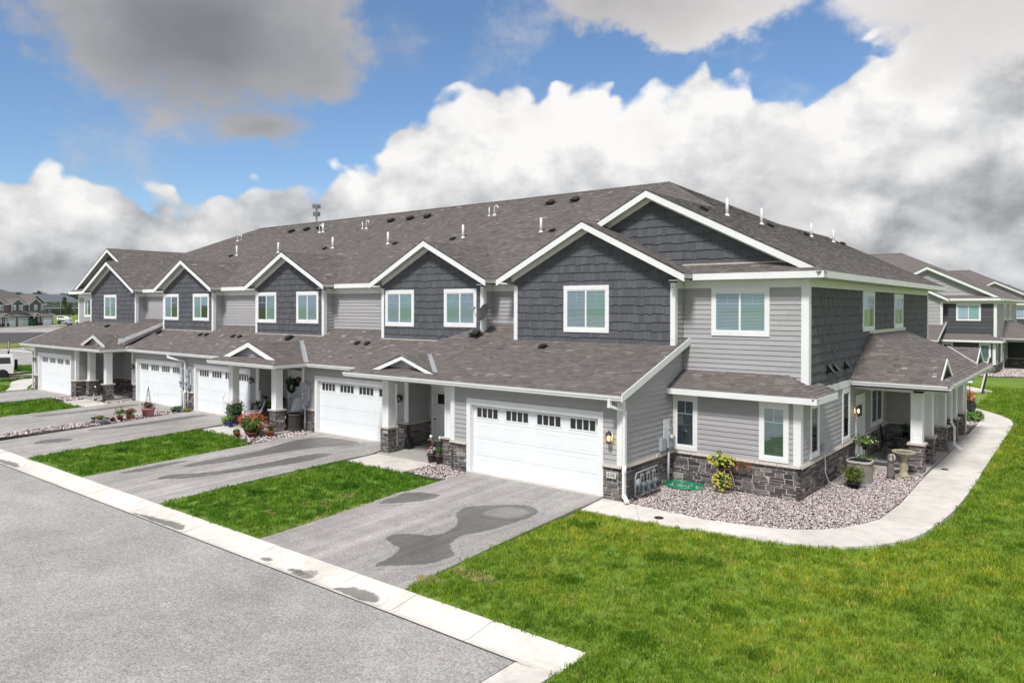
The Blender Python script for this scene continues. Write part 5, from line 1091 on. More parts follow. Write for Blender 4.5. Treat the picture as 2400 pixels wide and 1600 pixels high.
def grass_mat():
    m = bpy.data.materials.new('grass_blades'); m.use_nodes = True; t = m.node_tree; b = t.nodes['Principled BSDF']; l = t.links.new
    oi = t.nodes.new('ShaderNodeObjectInfo'); g = t.nodes.new('ShaderNodeNewGeometry')
    def nz(s, d=3):
        n = t.nodes.new('ShaderNodeTexNoise'); l(g.outputs['Position'], n.inputs['Vector']); n.inputs['Scale'].default_value = s; n.inputs['Detail'].default_value = d; return n.outputs[0]
    def ramp(f, els):
        r = t.nodes.new('ShaderNodeValToRGB'); l(f, r.inputs[0])
        while len(r.color_ramp.elements) < len(els): r.color_ramp.elements.new(.5)
        for e, (p, c) in zip(r.color_ramp.elements, els): e.position = p; e.color = (*c, 1)
        return r.outputs[0]
    a = ramp(oi.outputs['Random'], [(0, (.11, .215, .018)), (.3, (.22, .35, .028)), (.7, (.345, .48, .046)), (.94, (.46, .56, .08)), (1, (.58, .55, .18))])
    def mul(x_, y_, f=1.0):
        x = t.nodes.new('ShaderNodeMix'); x.data_type = 'RGBA'; x.blend_type = 'MULTIPLY'; x.inputs[0].default_value = f; l(x_, x.inputs[6]); l(y_, x.inputs[7]); return x.outputs[2]
    c = mul(a, ramp(nz(.2, 5), [(.36, (.66, .82, .68)), (.5, (1, 1, 1)), (.62, (1.32, 1.12, 1.1))])); c = mul(c, ramp(nz(1.3, 4), [(.33, (.66, .80, .66)), (.5, (1, 1, 1)), (.68, (1.2, 1.1, 1.1))]))
    sh = t.nodes.new('ShaderNodeAttribute'); sh.attribute_name = 'shade'; c = mul(c, ramp(sh.outputs['Fac'], [(0, (.45, .52, .45)), (1, (1.25, 1.2, 1.2))]))
    sp = t.nodes.new('ShaderNodeSeparateXYZ'); l(g.outputs['Position'], sp.inputs[0]); mr = t.nodes.new('ShaderNodeMapRange'); l(sp.outputs[0], mr.inputs[0]); mr.inputs[1].default_value = -6; mr.inputs[2].default_value = -.5
    c = mul(c, ramp(mr.outputs[0], [(0, (.52, .76, .62)), (1, (1, 1, 1))]))       # the small front plots carry a greener turf
    l(c, b.inputs['Base Color']); b.inputs['Roughness'].default_value = .55; b.inputs['Specular IOR Level'].default_value = .25
    tl = t.nodes.new('ShaderNodeBsdfTranslucent'); l(c, tl.inputs[0]); mx = t.nodes.new('ShaderNodeMixShader'); mx.inputs[0].default_value = .4; l(b.outputs[0], mx.inputs[1]); l(tl.outputs[0], mx.inputs[2]); l(mx.outputs[0], t.nodes['Material Output'].inputs[0]); return m
M_GRASS = grass_mat()
def src(mb, name, m):
    me = mb.mesh(name); me.materials.append(m); return bpy.data.objects.new(name, me)
tufts = []
for k in range(5):
    mb = MB(); r = random.Random(k)
    for _ in range(20):
        a = r.uniform(0, 6.28); rad = .085*math.sqrt(r.random()); px, py = math.cos(a)*rad, math.sin(a)*rad; h = r.uniform(.035, .078); ln = r.uniform(.005, .05); b = r.uniform(0, 6.28); dx, dy = math.cos(b)*ln, math.sin(b)*ln; w = r.uniform(.0028, .005); c = r.uniform(0, 6.28); wx, wy = math.cos(c)*w, math.sin(c)*w
        mb.add([(px-wx, py-wy, -.01), (px+wx, py+wy, -.01), (px+dx*.4+wx*.8, py+dy*.4+wy*.8, h*.6), (px+dx*.4-wx*.8, py+dy*.4-wy*.8, h*.6), (px+dx, py+dy, h)], [(0, 1, 2, 3), (3, 2, 4)], r.random())
    tufts.append(src(mb, 'grass_tuft', M_GRASS))
gd_ = lambda d: 150 if d < 11 else 150*(11/d)**1.25
gs_ = lambda d: 1.05 if d < 11 else 1.05*(d/11)**.42
for k, P in LAWN.items():
    scatter('grass', P, tufts, gd_, gs_, lambda x, y: gz(x, y)+.01)
M_CLUMP = M_GRASS.copy(); M_CLUMP.name = 'dark_clump'; b_ = M_CLUMP.node_tree.nodes['Principled BSDF']; ck = b_.inputs['Base Color'].links[0].from_socket; vs = M_CLUMP.node_tree.nodes.new('ShaderNodeVectorMath'); vs.operation = 'MULTIPLY'; vs.inputs[1].default_value = (.34, .58, .5); M_CLUMP.node_tree.links.new(ck, vs.inputs[0]); M_CLUMP.node_tree.links.new(vs.outputs[0], b_.inputs['Base Color'])
clumps = []
for s0_ in tufts[:3]:
    me = s0_.data.copy(); me.materials.clear(); me.materials.append(M_CLUMP); clumps.append(bpy.data.objects.new('clump_tuft', me))
for cx, cy, q in ((6.83, -2.97, .35), (7.6, -2.86, .3), (8.57, -.73, .4), (7.1, -9.2, .34), (7.9, -8.6, .2), (5.2, -5.1, .35), (3.0, -3.3, .45), (3.9, -3.0, .3), (6.2, -6.4, .25), (.3, -2.4, .45), (9.6, 2.6, .6), (9.2, 7.5, .7), (8.6, 12, .7), (4.4, -7.0, .3), (8.8, -5.2, .25), (2.0, -5.6, .3), (-7.6, -3.4, .4), (-9.0, -5.6, .4), (-17.5, -3.2, .5), (-18.6, -5.2, .4)):
    scatter('dark_clump', [(cx+math.cos(a)*q*R.uniform(.6, 1.3), cy+math.sin(a)*q*.7*R.uniform(.6, 1.3)) for a in [k*.7 for k in range(9)]], clumps, lambda d: 170, lambda d: 1.35, lambda x, y: gz(x, y)+.02)
M_STRAW = mat('dead_straw', (.5, .42, .2), .9, objrand=[(0, (.36, .28, .12)), (.5, (.52, .43, .2)), (1, (.62, .54, .28))])
straws = []
for s0_ in tufts[:3]:
    me = s0_.data.copy(); me.materials.clear(); me.materials.append(M_STRAW); straws.append(bpy.data.objects.new('straw_tuft', me))
for i, (cx, cy, rx, ry) in enumerate(((-7.0, -6.6, .28, .12), (-6.85, -5.6, .3, .13), (-6.7, -4.9, .35, .15), (-6.6, -4.2, .25, .15), (-6.2, -5.3, .2, .1), (-1.9+1.9, -6.2, .0, .0), (.35, -6.6, .55, .18), (-.25, -7.3, .3, .15))):
    if rx: scatter('straw', [(cx+math.cos(a)*rx*R.uniform(.7, 1.3), cy+math.sin(a)*ry*R.uniform(.7, 1.4)) for a in [k*.7 for k in range(9)]], straws, lambda d: 260, lambda d: .8, lambda x, y: gz(x, y)+.02)
scatter('straw', [(-5.42, -7.7), (-5.46, -4.2), (-5.52, -2.2), (-5.62, -2.2), (-5.60, -4.2), (-5.52, -7.7)], straws, lambda d: 240, lambda d: .7, lambda x, y: gz(x, y)+.01)
M_PEB = mat('river_pebbles', (.3, .3, .3), .7, noise_s=40, noise_a=.25, objrand=[(0, (.12, .10, .10)), (.18, (.24, .20, .20)), (.42, (.42, .35, .34)), (.62, (.56, .48, .46)), (.8, (.70, .63, .60)), (1, (.85, .81, .78))])
pebs = []
ICO_V = [(0, 0, -1), (.72, -.53, -.45), (-.28, -.85, -.45), (-.89, 0, -.45), (-.28, .85, -.45), (.72, .53, -.45), (.28, -.85, .45), (-.72, -.53, .45), (-.72, .53, .45), (.28, .85, .45), (.89, 0, .45), (0, 0, 1)]
ICO_F = [(0, 1, 2), (1, 0, 5), (0, 2, 3), (0, 3, 4), (0, 4, 5), (1, 5, 10), (2, 1, 6), (3, 2, 7), (4, 3, 8), (5, 4, 9), (1, 10, 6), (2, 6, 7), (3, 7, 8), (4, 8, 9), (5, 9, 10), (6, 10, 11), (7, 6, 11), (8, 7, 11), (9, 8, 11), (10, 9, 11)]
for k in range(6):
    r = random.Random(50+k); sx_, sy_, sz_ = r.uniform(.016, .030), r.uniform(.012, .022), r.uniform(.008, .014); mb = MB()
    mb.add([(x_*sx_*r.uniform(.85, 1.15), y_*sy_*r.uniform(.85, 1.15), z_*sz_) for x_, y_, z_ in ICO_V], ICO_F, .5, 0, True); pebs.append(src(mb, 'pebble', M_PEB))
for k, P in BEDS.items():
    if k == 'corner': scatter('river_pebbles', P, pebs, lambda d: 900, lambda d: 1.0, lambda x, y: -.032-.02*R.random(), tilt=.5, maxd=80)
    else: scatter('river_pebbles', P, pebs, lambda d: 420 if d < 25 else 110, lambda d: 1.3 if d < 25 else 2.3, lambda x, y: -.035, tilt=.5, maxd=80)
# ================================================================== details fixed to the near row (its parts)
Rt = row
for (x, y) in ((-27.86, 7.70), (-22.77, 7.74), (-18.26, 7.74), (-13.09, 7.79), (-8.52, 7.77), (-32.42, 7.74), (-27.29, 10.51)): stack(Rt, (x, y, FZ(y)), .62 if y < 9 else .55)
for (x, y) in ((-27.59, 10.47), (-23.05, 10.36), (-13.42, 10.49), (-36.75, 10.41)): stack(Rt, (x, y, FZ(y)), .5, hook=True)
for (x, y) in ((-23.4, 10.37), (-13.75, 10.47), (-36.6, 10.59)): stack(Rt, (x, y, FZ(y)), .42, .032)
for (x, y) in ((-31.48, 11.16), (-29.92, 11.23), (-28.62, 11.29), (-21.84, 11.22), (-20.28, 11.25), (-18.92, 11.28), (-10.57, 11.36), (-9.17, 11.41)): box_vent(Rt, (x, y, FZ(y)), .5)
for (x, y) in ((-23.43, 7.73), (-17.66, 7.69), (-13.66, 7.71), (-7.92, 7.79), (-32.94, 7.67)): box_vent(Rt, (x, y, FZ(y)), .5, s=.62)
RPz = lambda x: EZ+SL*(XR-x)
for y in (7.71, 11.18, 17.64, 21.28): stack(Rt, (-.15, y, RPz(-.15)), .64, .055)
for y in (5.63, 12.04, 16.75, 22.85): box_vent(Rt, (-.12, y, RPz(-.12)), .5, 'x', .75)
for (x, y) in ((-3.6, 8.9), (-3.0, 8.95)): stack(Rt, (x, y, FZ(y)), .5, .032)
box_vent(Rt, (-4.62, 2.6, 2.95+.335*3.05), .335, s=.62); box_vent(Rt, (-7.83, 2.74, 4.30), .424, s=.95)
zb_ = lambda y: 2.95+.53*(y-1.15)
for x, y, s in ((-19.67, 2.83, .85), (-14.57, 2.71, .55), (-13.94, 2.72, .55), (-32.40, 2.81, .8), (-27.67, 2.76, .55), (-27.10, 2.79, .55), (-24.44, 2.77, .55), (-23.83, 2.77, .55)): box_vent(Rt, (x, y, zb_(y)), .53, s=s)
box_vent(Rt, (-38.51, 2.49, 2.95+.4*2.79), .4, s=.7)
for y in (5.68, 6.30, 7.62):                          # hooded wall vents
    mb = MB(); x = 3.90; mb.box((x-.02, y-.12, 3.34), (x+.03, y+.12, 3.62)); V = [(x+.03, y-.10, 3.60), (x+.03, y+.10, 3.60), (x+.20, y+.10, 3.40), (x+.20, y-.10, 3.40), (x+.03, y-.10, 3.38), (x+.03, y+.10, 3.38)]
    mb.add(V, [(0, 1, 2, 3), (0, 3, 4), (1, 5, 2), (4, 3, 2, 5), (0, 4, 5, 1)]); mb.build('wall_vent', mat('glossy_black_plastic', (.012, .012, .014), .18, spec=.6), Rt)
lantern(Rt, (-.32, -.03, 1.72), (0, -1, 0), True, 1.15); lantern(Rt, (3.91, 8.76, 1.9), (1, 0, 0), True, 1.0)
lantern(Rt, (-10.62, 1.57, 1.85), (0, -1, 0)); lantern(Rt, (-20.75, 1.57, 1.9), (0, -1, 0)); lantern(Rt, (-18.9+.05, 2.83, 1.95), (0, -1, 0), s=.95); lantern(Rt, (-32.82, 1.57, 1.9), (0, -1, 0)); lantern(Rt, (-43.5, .17, 1.9), (0, -1, 0))
plate(Rt, -.30, 0, .66, '638', .30, .16); plate(Rt, -10.56, 1.6, .62, '640', .26, .15)
downspout(Rt, [(-.10, -.50, 2.84), (-.10, -.50, 2.66), (.10, -.14, 2.52), (.14, -.09, 2.44), (.14, -.09, .98), (.16, -.15, .84), (.16, -.15, .16), (.30, -.22, .02)], .10)
downspout(Rt, [(-27.9, 1.08, 2.84), (-27.9, 1.08, 2.70), (-26.95, 1.45, 2.5), (-26.9, 1.5, 2.4), (-26.9, 1.5, 1.0), (-26.85, 1.42, .84), (-26.85, 1.42, .05)], .10)
downspout(Rt, [(6.8, 14.2, 2.84), (6.72, 14.2, 2.7), (6.08, 14.2, 2.55), (6.02, 14.2, 2.45), (6.02, 14.2, 1.05), (6.12, 14.2, .85), (6.12, 14.2, .22), (6.35, 14.15, .06)], .09)
downspout(Rt, [(6.8, 19.3, 2.84), (6.7, 19.3, 2.62), (5.95, 18.75, 2.5), (5.93, 18.7, 2.3), (5.93, 18.7, .1)], .09)
downspout(Rt, [(-44.6, -.25, 2.84), (-44.6, -.2, 2.6), (-43.95, .15, 2.4), (-43.9, .15, .1)], .09)
def emeter(x, y, n, s=1.0, plus=True):                # electricity meter with conduit, n = facing
    n = Vector(n); t = ZP.cross(n)*1; p = Vector((x, y, 0)); mb = MB()
    mb.obox(p+n*.09+ZP*1.40, t*.15*s, n*.07, ZP*.29*s); g = mb.build('meter_box', M_GREY, Rt)
    c = p+n*.17+ZP*1.42; mb = MB(); mb.tube([c-n*.01, c+n*.05, c+n*.10], [.09*s, .085*s, .06*s], 14); mb.build('meter_dial', mat('dial_glass', (.42, .42, .38), .2, spec=.6), g)
    mb = MB(); mb.obox(p+n*.165+ZP*1.55+t*-.08, t*.04, n*.002, ZP*.06); mb.build('label_sticker', M_TRIM, g)
    mb = MB(); mb.tube([p+n*.08+ZP*1.11, p+n*.08+ZP*-.06], .038*s, 10); mb.build('conduit', mat('conduit_grey', (.45, .46, .5), .5), Rt)
    mb = MB(); mb.obox(p+n*.012+ZP*1.62, t*.19*s, n*.012, ZP*.34); mb.build('mounting_board', M_TRIM, Rt)
    return g
emeter(.03, 2.62, (1, 0, 0))
mb = MB(); mb.box((.03, 2.12, 1.06), (.15, 2.40, 1.42)); mb.build('junction_box', M_GREY, Rt); mb = MB(); mb.tube([(.08, 2.2, 1.06), (.08, 2.05, .98), (.10, 1.9, 1.0), (.10, 1.86, .90)], .008, 6); mb.build('cable', M_PVC, Rt)
emeter(-16.58, 1.56, (0, -1, 0), 1.05); mb = MB(); mb.box((-16.72, 1.40, 1.72), (-16.42, 1.55, 2.06)); mb.build('junction_box', M_GREY, Rt)
emeter(-27.15, 1.56, (0, -1, 0)); emeter(-26.6, 1.56, (0, -1, 0)); mb = MB(); mb.box((-26.75, 1.38, 1.78), (-26.45, 1.55, 2.1)); mb.build('junction_box', M_GREY, Rt); mb = MB(); mb.box((-27.28, 1.38, 1.78), (-27.02, 1.55, 2.1)); mb.build('junction_box', M_GREY, Rt)
mb = MB(); mb.box((3.90, 5.02, 1.08), (3.99, 5.16, 1.30)); mb.build('disconnect_box', M_GREY, Rt); mb = MB(); mb.tube([(3.97, 5.09, 1.08), (3.99, 5.10, .8), (3.99, 5.12, .45), (4.05, 5.25, .15), (4.25, 5.45, .02), (4.5, 5.6, -.02)], .014, 8); mb.build('cable_whip', M_PVC, Rt)
# satellite dish on the upper corner trim
mb = MB(); mb.tube([(-7.72, 3.30, 4.63), (-7.72, 3.30, 4.72), (-7.70, 3.12, 4.88), (-7.66, 3.05, 4.98)], .022, 8); dish = mb.build('satellite_dish', M_METAL, Rt)
mb = MB(); c = Vector((-7.6, 2.98, 5.15)); ax = Vector((-.25, -.9, .35)).normalized(); a1 = ax.cross(ZP).normalized(); a2 = a1.cross(ax); V = [c]; F = []
for rr_, dd in ((.12, .012), (.22, .04), (.30, .08)):
    for j in range(18): t = j*math.pi/9; V.append(c+(a1*math.cos(t)*rr_+a2*math.sin(t)*rr_*1.12)+ax*dd)
F += [(0, 1+j, 1+(j+1) % 18) for j in range(18)]
for k in range(2):
    for j in range(18): F.append((1+k*18+j, 1+(k+1)*18+j, 1+(k+1)*18+(j+1) % 18, 1+k*18+(j+1) % 18))
V2 = [Vector(v)-ax*.008 for v in V]; mb.add(V, F, .5, 0, True); mb.add(V2, [f[::-1] for f in F], .5, 0, True); mb.build('reflector', mat('dish_grey', (.05, .052, .055), .5), dish)
mb = MB(); mb.tube([c-a2*.30, c-a2*.25+ax*.35, c+ax*.52-a2*.05], .014, 6); mb.obox(c+ax*.53, a1*.05, a2*.04, ax*.06); mb.build('feed_arm', M_METAL, dish)
# gas meters on their manifold, beside the downspout
gm_ = thing('gas_meter_bank', 'three grey gas meters hung on a pipe manifold between the downspout and the electric meter', 'gas meters', (.12, 1.0, 0))
def addp(name, mb, m, par): o = mb.build(name, m, par); return o
M_GAS = mat('gas_meter_grey', (.15, .18, .20), .5, noise_s=12, noise_a=.1); M_PIPE = mat('grey_gas_pipe', (.27, .30, .33), .4, spec=.5)
mb = MB(); mb.tube([(.10, -.62, -.1), (.10, -.62, .60), (.10, -.55, .70), (.10, .62, .72), (.10, .7, .72)], .024, 8); addp('manifold_pipe', mb, M_PIPE, gm_)
mb = MB(); mb.tube([(.10, -.62, -.12), (.10, -.62, .12)], .06, 8); addp('riser_sleeve', mb, M_BLACK, gm_)
mb = MB(); mb.lathe([(.0, -.04), (.11, -.035), (.12, 0), (.11, .035), (0, .04)], (0, 0, 0), 14)
me_ = mb.mesh('regulator'); me_.transform(Matrix.Translation((.20, -.62, .46)) @ Matrix.Rotation(math.pi/2, 4, 'Y')); me_.materials.append(M_PIPE); o = bpy.data.objects.new('regulator', me_); COL.objects.link(o); o.parent = gm_
for y in (-.28, .08, .44):
    mb = MB(); mb.box((.06, y-.11, .12), (.24, y+.11, .36)); mb.box((.05, y-.12, .30), (.25, y+.12, .33)); mb.lathe([(.10, -.02), (.11, 0), (.10, .03)], (.15, y, .36), 12); mt = addp('gas_meter', mb, M_GAS, gm_)
    mb = MB(); mb.box((.24, y-.06, .20), (.258, y+.04, .29)); addp('index_window', mb, M_BLACK, mt)
    mb = MB()
    for dy in (-.075, .075): mb.tube([(.13, y+dy, .37), (.13, y+dy, .56), (.11, y+dy*.6, .62), (.10, y+dy*.4, .71)], .017, 7); mb.lathe([(.03, .0), (.03, .035)], (.13, y+dy, .38), 8); mb.lathe([(.028, .0), (.028, .05)], (.12, y+dy*.8, .57), 8)
    addp('meter_pipe', mb, M_PIPE, gm_)
# ================================================================== loose things
M_LEAF = mat('leaf_green', (.06, .16, .02), .5, ramp=[(0, (.025, .08, .012)), (.5, (.06, .16, .02)), (1, (.15, .27, .04))], spec=.3)
M_LEAFD = mat('leaf_dark', (.03, .08, .02), .5, ramp=[(0, (.012, .04, .01)), (.6, (.035, .09, .02)), (1, (.08, .15, .035))], spec=.3)
M_LEAFY = mat('leaf_lime', (.25, .4, .03), .5, ramp=[(0, (.1, .22, .02)), (1, (.36, .5, .05))]); M_LEAFR = mat('leaf_bronze', (.16, .06, .03), .5, ramp=[(0, (.05, .03, .015)), (.5, (.15, .06, .03)), (1, (.12, .17, .04))])
M_RED = mat('red_petals', (.6, .03, .03), .5, ramp=[(0, (.45, .01, .02)), (1, (.75, .08, .06))]); M_PINK = mat('pink_petals', (.8, .18, .28), .5, ramp=[(0, (.75, .08, .18)), (1, (.9, .4, .48))]); M_YEL = mat('yellow_petals', (.6, .55, .05), .5, ramp=[(0, (.42, .38, .03)), (1, (.72, .68, .14))]); M_WHI = mat('white_petals', (.8, .78, .72), .5); M_COR = mat('coral_petals', (.8, .12, .06), .5, ramp=[(0, (.7, .04, .03)), (1, (.9, .28, .14))])
M_TERRA = mat('terracotta', (.33, .12, .07), .8, noise_s=20, noise_a=.15); M_SOIL = mat('potting_soil', (.03, .022, .015), .95)
def pot_mb(r, h, flare=.72, n=18, sx=1, sy=1): mb = MB(); mb.lathe([(r*flare, 0), (r*.97, h*.86), (r*1.08, h*.86), (r*1.08, h), (r*.94, h), (r*.90, h*.9), (.002, h*.9)], (0, 0, 0), n, sx=sx, sy=sy); return mb
def plant(label, x, y, z, r, h, potm, leaf, lr, lh, nl, flow=None, nf=0, fs=.03, ls=.05, group=None, flare=.72, sx=1, sy=1, name='potted_plant', cat='potted plant', lift=0.0, rz=0):
    t = thing(name, label, cat, (x, y, z), rz, group); pot_mb(r, h, flare, sx=sx, sy=sy).build('pot', potm, t)
    mb = MB(); mb.lathe([(.001, h*.90), (r*.88, h*.905)], (0, 0, 0), 12, sx=sx, sy=sy, cap=False); mb.build('soil', M_SOIL, t)
    mb = MB(); cl = [(R.uniform(-.42, .42)*lr, R.uniform(-.42, .42)*lr, R.uniform(-.15, .42)*lh, R.uniform(.45, .8)) for _ in range(5)]
    for ox, oy, oz, q in cl: mb.leaves((ox*sx, oy*sy, h+lh*.62+lift+oz), (lr*sx*q, lr*sy*q, lh*q), nl//4, ls, shell=.1)
    for _ in range(6): a = R.uniform(0, 6.28); mb.leaves((math.cos(a)*lr*sx*1.0, math.sin(a)*lr*sy*1.0, h+lh*R.uniform(.3, 1.5)+lift), (lr*.16, lr*.16, lr*.16), 6, ls, shell=.1)
    for _ in range(9): a = R.uniform(0, 6.28); mb.tube([(0, 0, h*.9), (math.cos(a)*lr*.3, math.sin(a)*lr*.3, h+lh*.6+lift), (math.cos(a)*lr*.8, math.sin(a)*lr*.8, h+lh*1.1+lift)], .004, 4)
    mb.build('foliage', leaf, t)
    if flow:
        fl = flow if isinstance(flow, list) else [flow]
        for fm in fl:
            mb = MB()
            for _ in range(nf//len(fl)):
                d = Vector((R.gauss(0, 1), R.gauss(0, 1), abs(R.gauss(0, 1))+.1)).normalized(); ox, oy, oz, q = R.choice(cl); p = Vector(((ox+d.x*lr*q)*sx, (oy+d.y*lr*q)*sy, h+lh*.62+lift+oz+d.z*lh*q*R.uniform(.5, 1.08)))
                for k in range(5): a = k*1.2566+R.random(); e = Vector((math.cos(a), math.sin(a), .25))*fs; e2 = Vector((math.cos(a+.75), math.sin(a+.75), .35))*fs; mb.add([p, p+e, p+(e+e2)*.62, p+e2], [(0, 1, 2, 3)], R.random())
            mb.build('flowers', fm, t)
    return t
def rnd_tubes(mb, n, f): [mb.tube(f(k), .006, 5) for k in range(n)]
# pebble strip between the two middle driveways
G_ = None
plant('low oval grey planter of small red begonias, street end of the pebble strip', -25.60, -3.22, -.06, .20, .20, mat('zinc_grey', (.42, .44, .47), .5), M_LEAF, .24, .15, 260, M_RED, 34, .028, .035, sx=1.25)
plant('small pale green pot just behind the grey oval planter on the pebble strip', -25.97, -3.38, -.06, .10, .17, mat('celadon', (.48, .52, .46), .5), M_LEAFD, .13, .10, 110, M_PINK, 12, .022, .03)
plant('small white pot between the grey oval planter and the brown pot', -25.55, -2.93, -.06, .10, .19, M_PVC, M_LEAFD, .11, .06, 80, ls=.03)
plant('small plain brown pot with almost no plant, beside the white pot', -25.62, -2.66, -.06, .11, .20, mat('maroon_clay', (.16, .05, .04), .7), M_LEAFD, .05, .04, 25, ls=.03)
plant('terracotta pot of white and pink flowers, left one of the bushy pair', -25.95, -2.20, -.06, .14, .24, M_TERRA, M_LEAF, .24, .24, 260, [M_WHI, M_PINK], 46, .03, .04)
plant('wide terracotta pot of bronze leaved red begonias, right one of the bushy pair', -25.78, -1.80, -.06, .18, .22, M_TERRA, M_LEAFR, .30, .24, 420, M_RED, 22, .034, .045)
pk = plant('large pink tub of pink flowers with a wire obelisk, mid strip', -26.0, -.84, -.06, .31, .46, mat('pink_resin', (.48, .22, .22), .6, noise_s=6, noise_a=.05), M_LEAFD, .30, .20, 330, M_PINK, 40, .042, .045)
mb = MB()
for k in range(6): a = k*math.pi/3; mb.tube([(math.cos(a)*.16, math.sin(a)*.16, .42), (math.cos(a)*.11, math.sin(a)*.11, .85), (math.cos(a)*.02, math.sin(a)*.02, 1.38)], .007, 5)
for zz, q in ((.62, .135), (.85, .11), (1.1, .06)): mb.tube([(math.cos(t*.785)*q, math.sin(t*.785)*q, zz) for t in range(8)], .005, 5, closed=True)
mb.lathe([(.02, 1.36), (.025, 1.42), (.004, 1.52)], (0, 0, 0), 8); mb.build('obelisk', M_BLACK, pk)
plant('small slate blue pot with white flowers by the stone pier between two garages', -26.22, .80, -.06, .13, .20, mat('slate_blue', (.08, .13, .2), .4), M_LEAF, .18, .14, 150, M_WHI, 20, .03, .05)
plant('small black pot of trailing leaves left of the slate blue pot by the garage pier', -26.62, .76, -.06, .12, .15, M_BLACK, M_LEAF, .15, .12, 110, ls=.04)
plant('low red dish of lime green foliage next to the slate blue pot', -26.12, 1.16, -.06, .22, .08, mat('red_glaze', (.35, .05, .04), .4), M_LEAFY, .15, .09, 130, ls=.045)
hk = thing('plant_hook', 'thin grey wire plant hook standing in the pebble strip beside the pink tub', 'garden hook', (-26.35, -.2, -.06)); mb = MB(); mb.tube([(0, 0, -.05), (0, 0, .92), (.02, .05, .98), (-.12, .06, 1.0), (-.34, .0, 1.0), (-.36, .0, .92)], .008, 6); mb.build('rod', M_METAL, hk)
# flower group at the middle porch
big = thing('flower_planter', 'big bank of coral and orange impatiens in front of the middle porch', 'flower planter', (-17.62, -.42, -.05)); mb = MB(); mb.lathe([(.22, 0), (.34, .3), (.36, .3), (.36, .34), (.3, .32)], (0, 0, 0), 16, sx=1.5); mb.build('pot', mat('brown_resin', (.12, .07, .05), .7), big)
mb = MB(); bc = [(-.45, -.05, .50, .34), (.42, 0, .55, .36), (-.1, -.15, .62, .34), (.15, .12, .70, .30), (-.62, .1, .36, .25), (.66, -.1, .38, .26)]
for ox, oy, oz, q in bc: mb.leaves((ox, oy, oz), (q, q*.9, q*.85), 190, .055, shell=.2)
mb.build('foliage', M_LEAF, big)
for fm, n_ in ((M_COR, 210), (M_RED, 80), (M_YEL, 26), (M_PINK, 50)):
    mb = MB()
    for _ in range(n_):
        d = Vector((R.gauss(0, 1), R.gauss(0, .8)-.2, R.gauss(.45, .6))).normalized(); ox, oy, oz, q = R.choice(bc); q *= R.uniform(.8, 1.12); p = Vector((ox+d.x*q, oy+d.y*q*.9, oz+d.z*q*.9))
        for k in range(5): a = k*1.2566; mb.add([p, p+Vector((math.cos(a), math.sin(a)*.8, .3))*.045, p+Vector((math.cos(a+.6), math.sin(a+.6)*.8, .4))*.05, p+Vector((math.cos(a+1.2), math.sin(a+1.2)*.8, .3))*.045], [(0, 1, 2, 3)], R.random())
    mb.build('flowers', fm, big)
plant('brown pot of dense bright green foliage in front of the coral flower bank', -17.0, -.82, -.06, .19, .22, mat('brown_clay', (.17, .09, .06), .8), M_LEAF, .34, .33, 620, ls=.05)
plant('orange terracotta pot of magenta flowers beside the brick pier base', -16.62, -.22, -.06, .17, .26, mat('orange_clay', (.42, .15, .05), .75), M_LEAFD, .30, .22, 300, M_PINK, 40, .035, .045)
plant('small pale succulent in a brown pot at the walk edge', -18.02, -.92, -.06, .13, .18, mat('dark_clay', (.1, .07, .05), .8), M_LEAFY, .10, .07, 60, ls=.04)
plant('tiny terracotta pot of seedlings next to the pale succulent', -17.72, -1.04, -.06, .11, .17, M_TERRA, M_LEAF, .09, .09, 60, ls=.035)
plant('tall brown square planter of leafy stems and pink blooms by the left porch pier', -20.45, .62, 0, .22, .44, mat('bark_brown', (.12, .085, .065), .85), M_LEAFD, .52, .42, 800, M_PINK, 16, .055, .06, flare=.9)
plant('cobalt blue pot of variegated cream leaves on the walk', -20.1, .02, 0, .15, .24, mat('cobalt_glaze', (.01, .03, .2), .2, spec=.6), M_LEAF, .19, .16, 170, M_YEL, 24, .03, .05)
plant('low cobalt blue bowl of feathery lime fern left of the blue pot', -20.55, .10, 0, .16, .11, MATS['cobalt_glaze'], M_LEAFY, .20, .17, 220, ls=.055)
plant('leafy green shrub in a black pot tucked behind the right brick pier', -17.85, .85, 0, .17, .26, M_BLACK, M_LEAF, .3, .34, 380, ls=.05)
plant('tall broad leaved peace lily standing in the middle porch', -19.2, 1.5, 0, .2, .35, mat('brown_basket', (.10, .065, .045), .85), M_LEAFD, .55, .42, 150, M_WHI, 3, .05, .17, lift=.3)
tr = thing('garden_trellis', 'white wire trellis with curled top standing beside the left brick pier of the middle porch', 'trellis', (-21.05, .35, 0)); mb = MB()
for x in (-.22, -.07, .07, .22): mb.tube([(x, 0, 0), (x, 0, 1.0), (x*.6, 0, 1.25)], .009, 5)
for z in (.3, .55, .8, 1.0): mb.tube([(-.24, 0, z), (.24, 0, z)], .008, 5)
mb.tube([(-.22+.02*math.cos(t), 0, 1.15+.1*math.sin(t)) for t in (0, 1, 2, 3, 4, 5)]+[(0, 0, 1.38), (.2, 0, 1.2)], .009, 5); mb.build('wires', M_TRIM, tr)
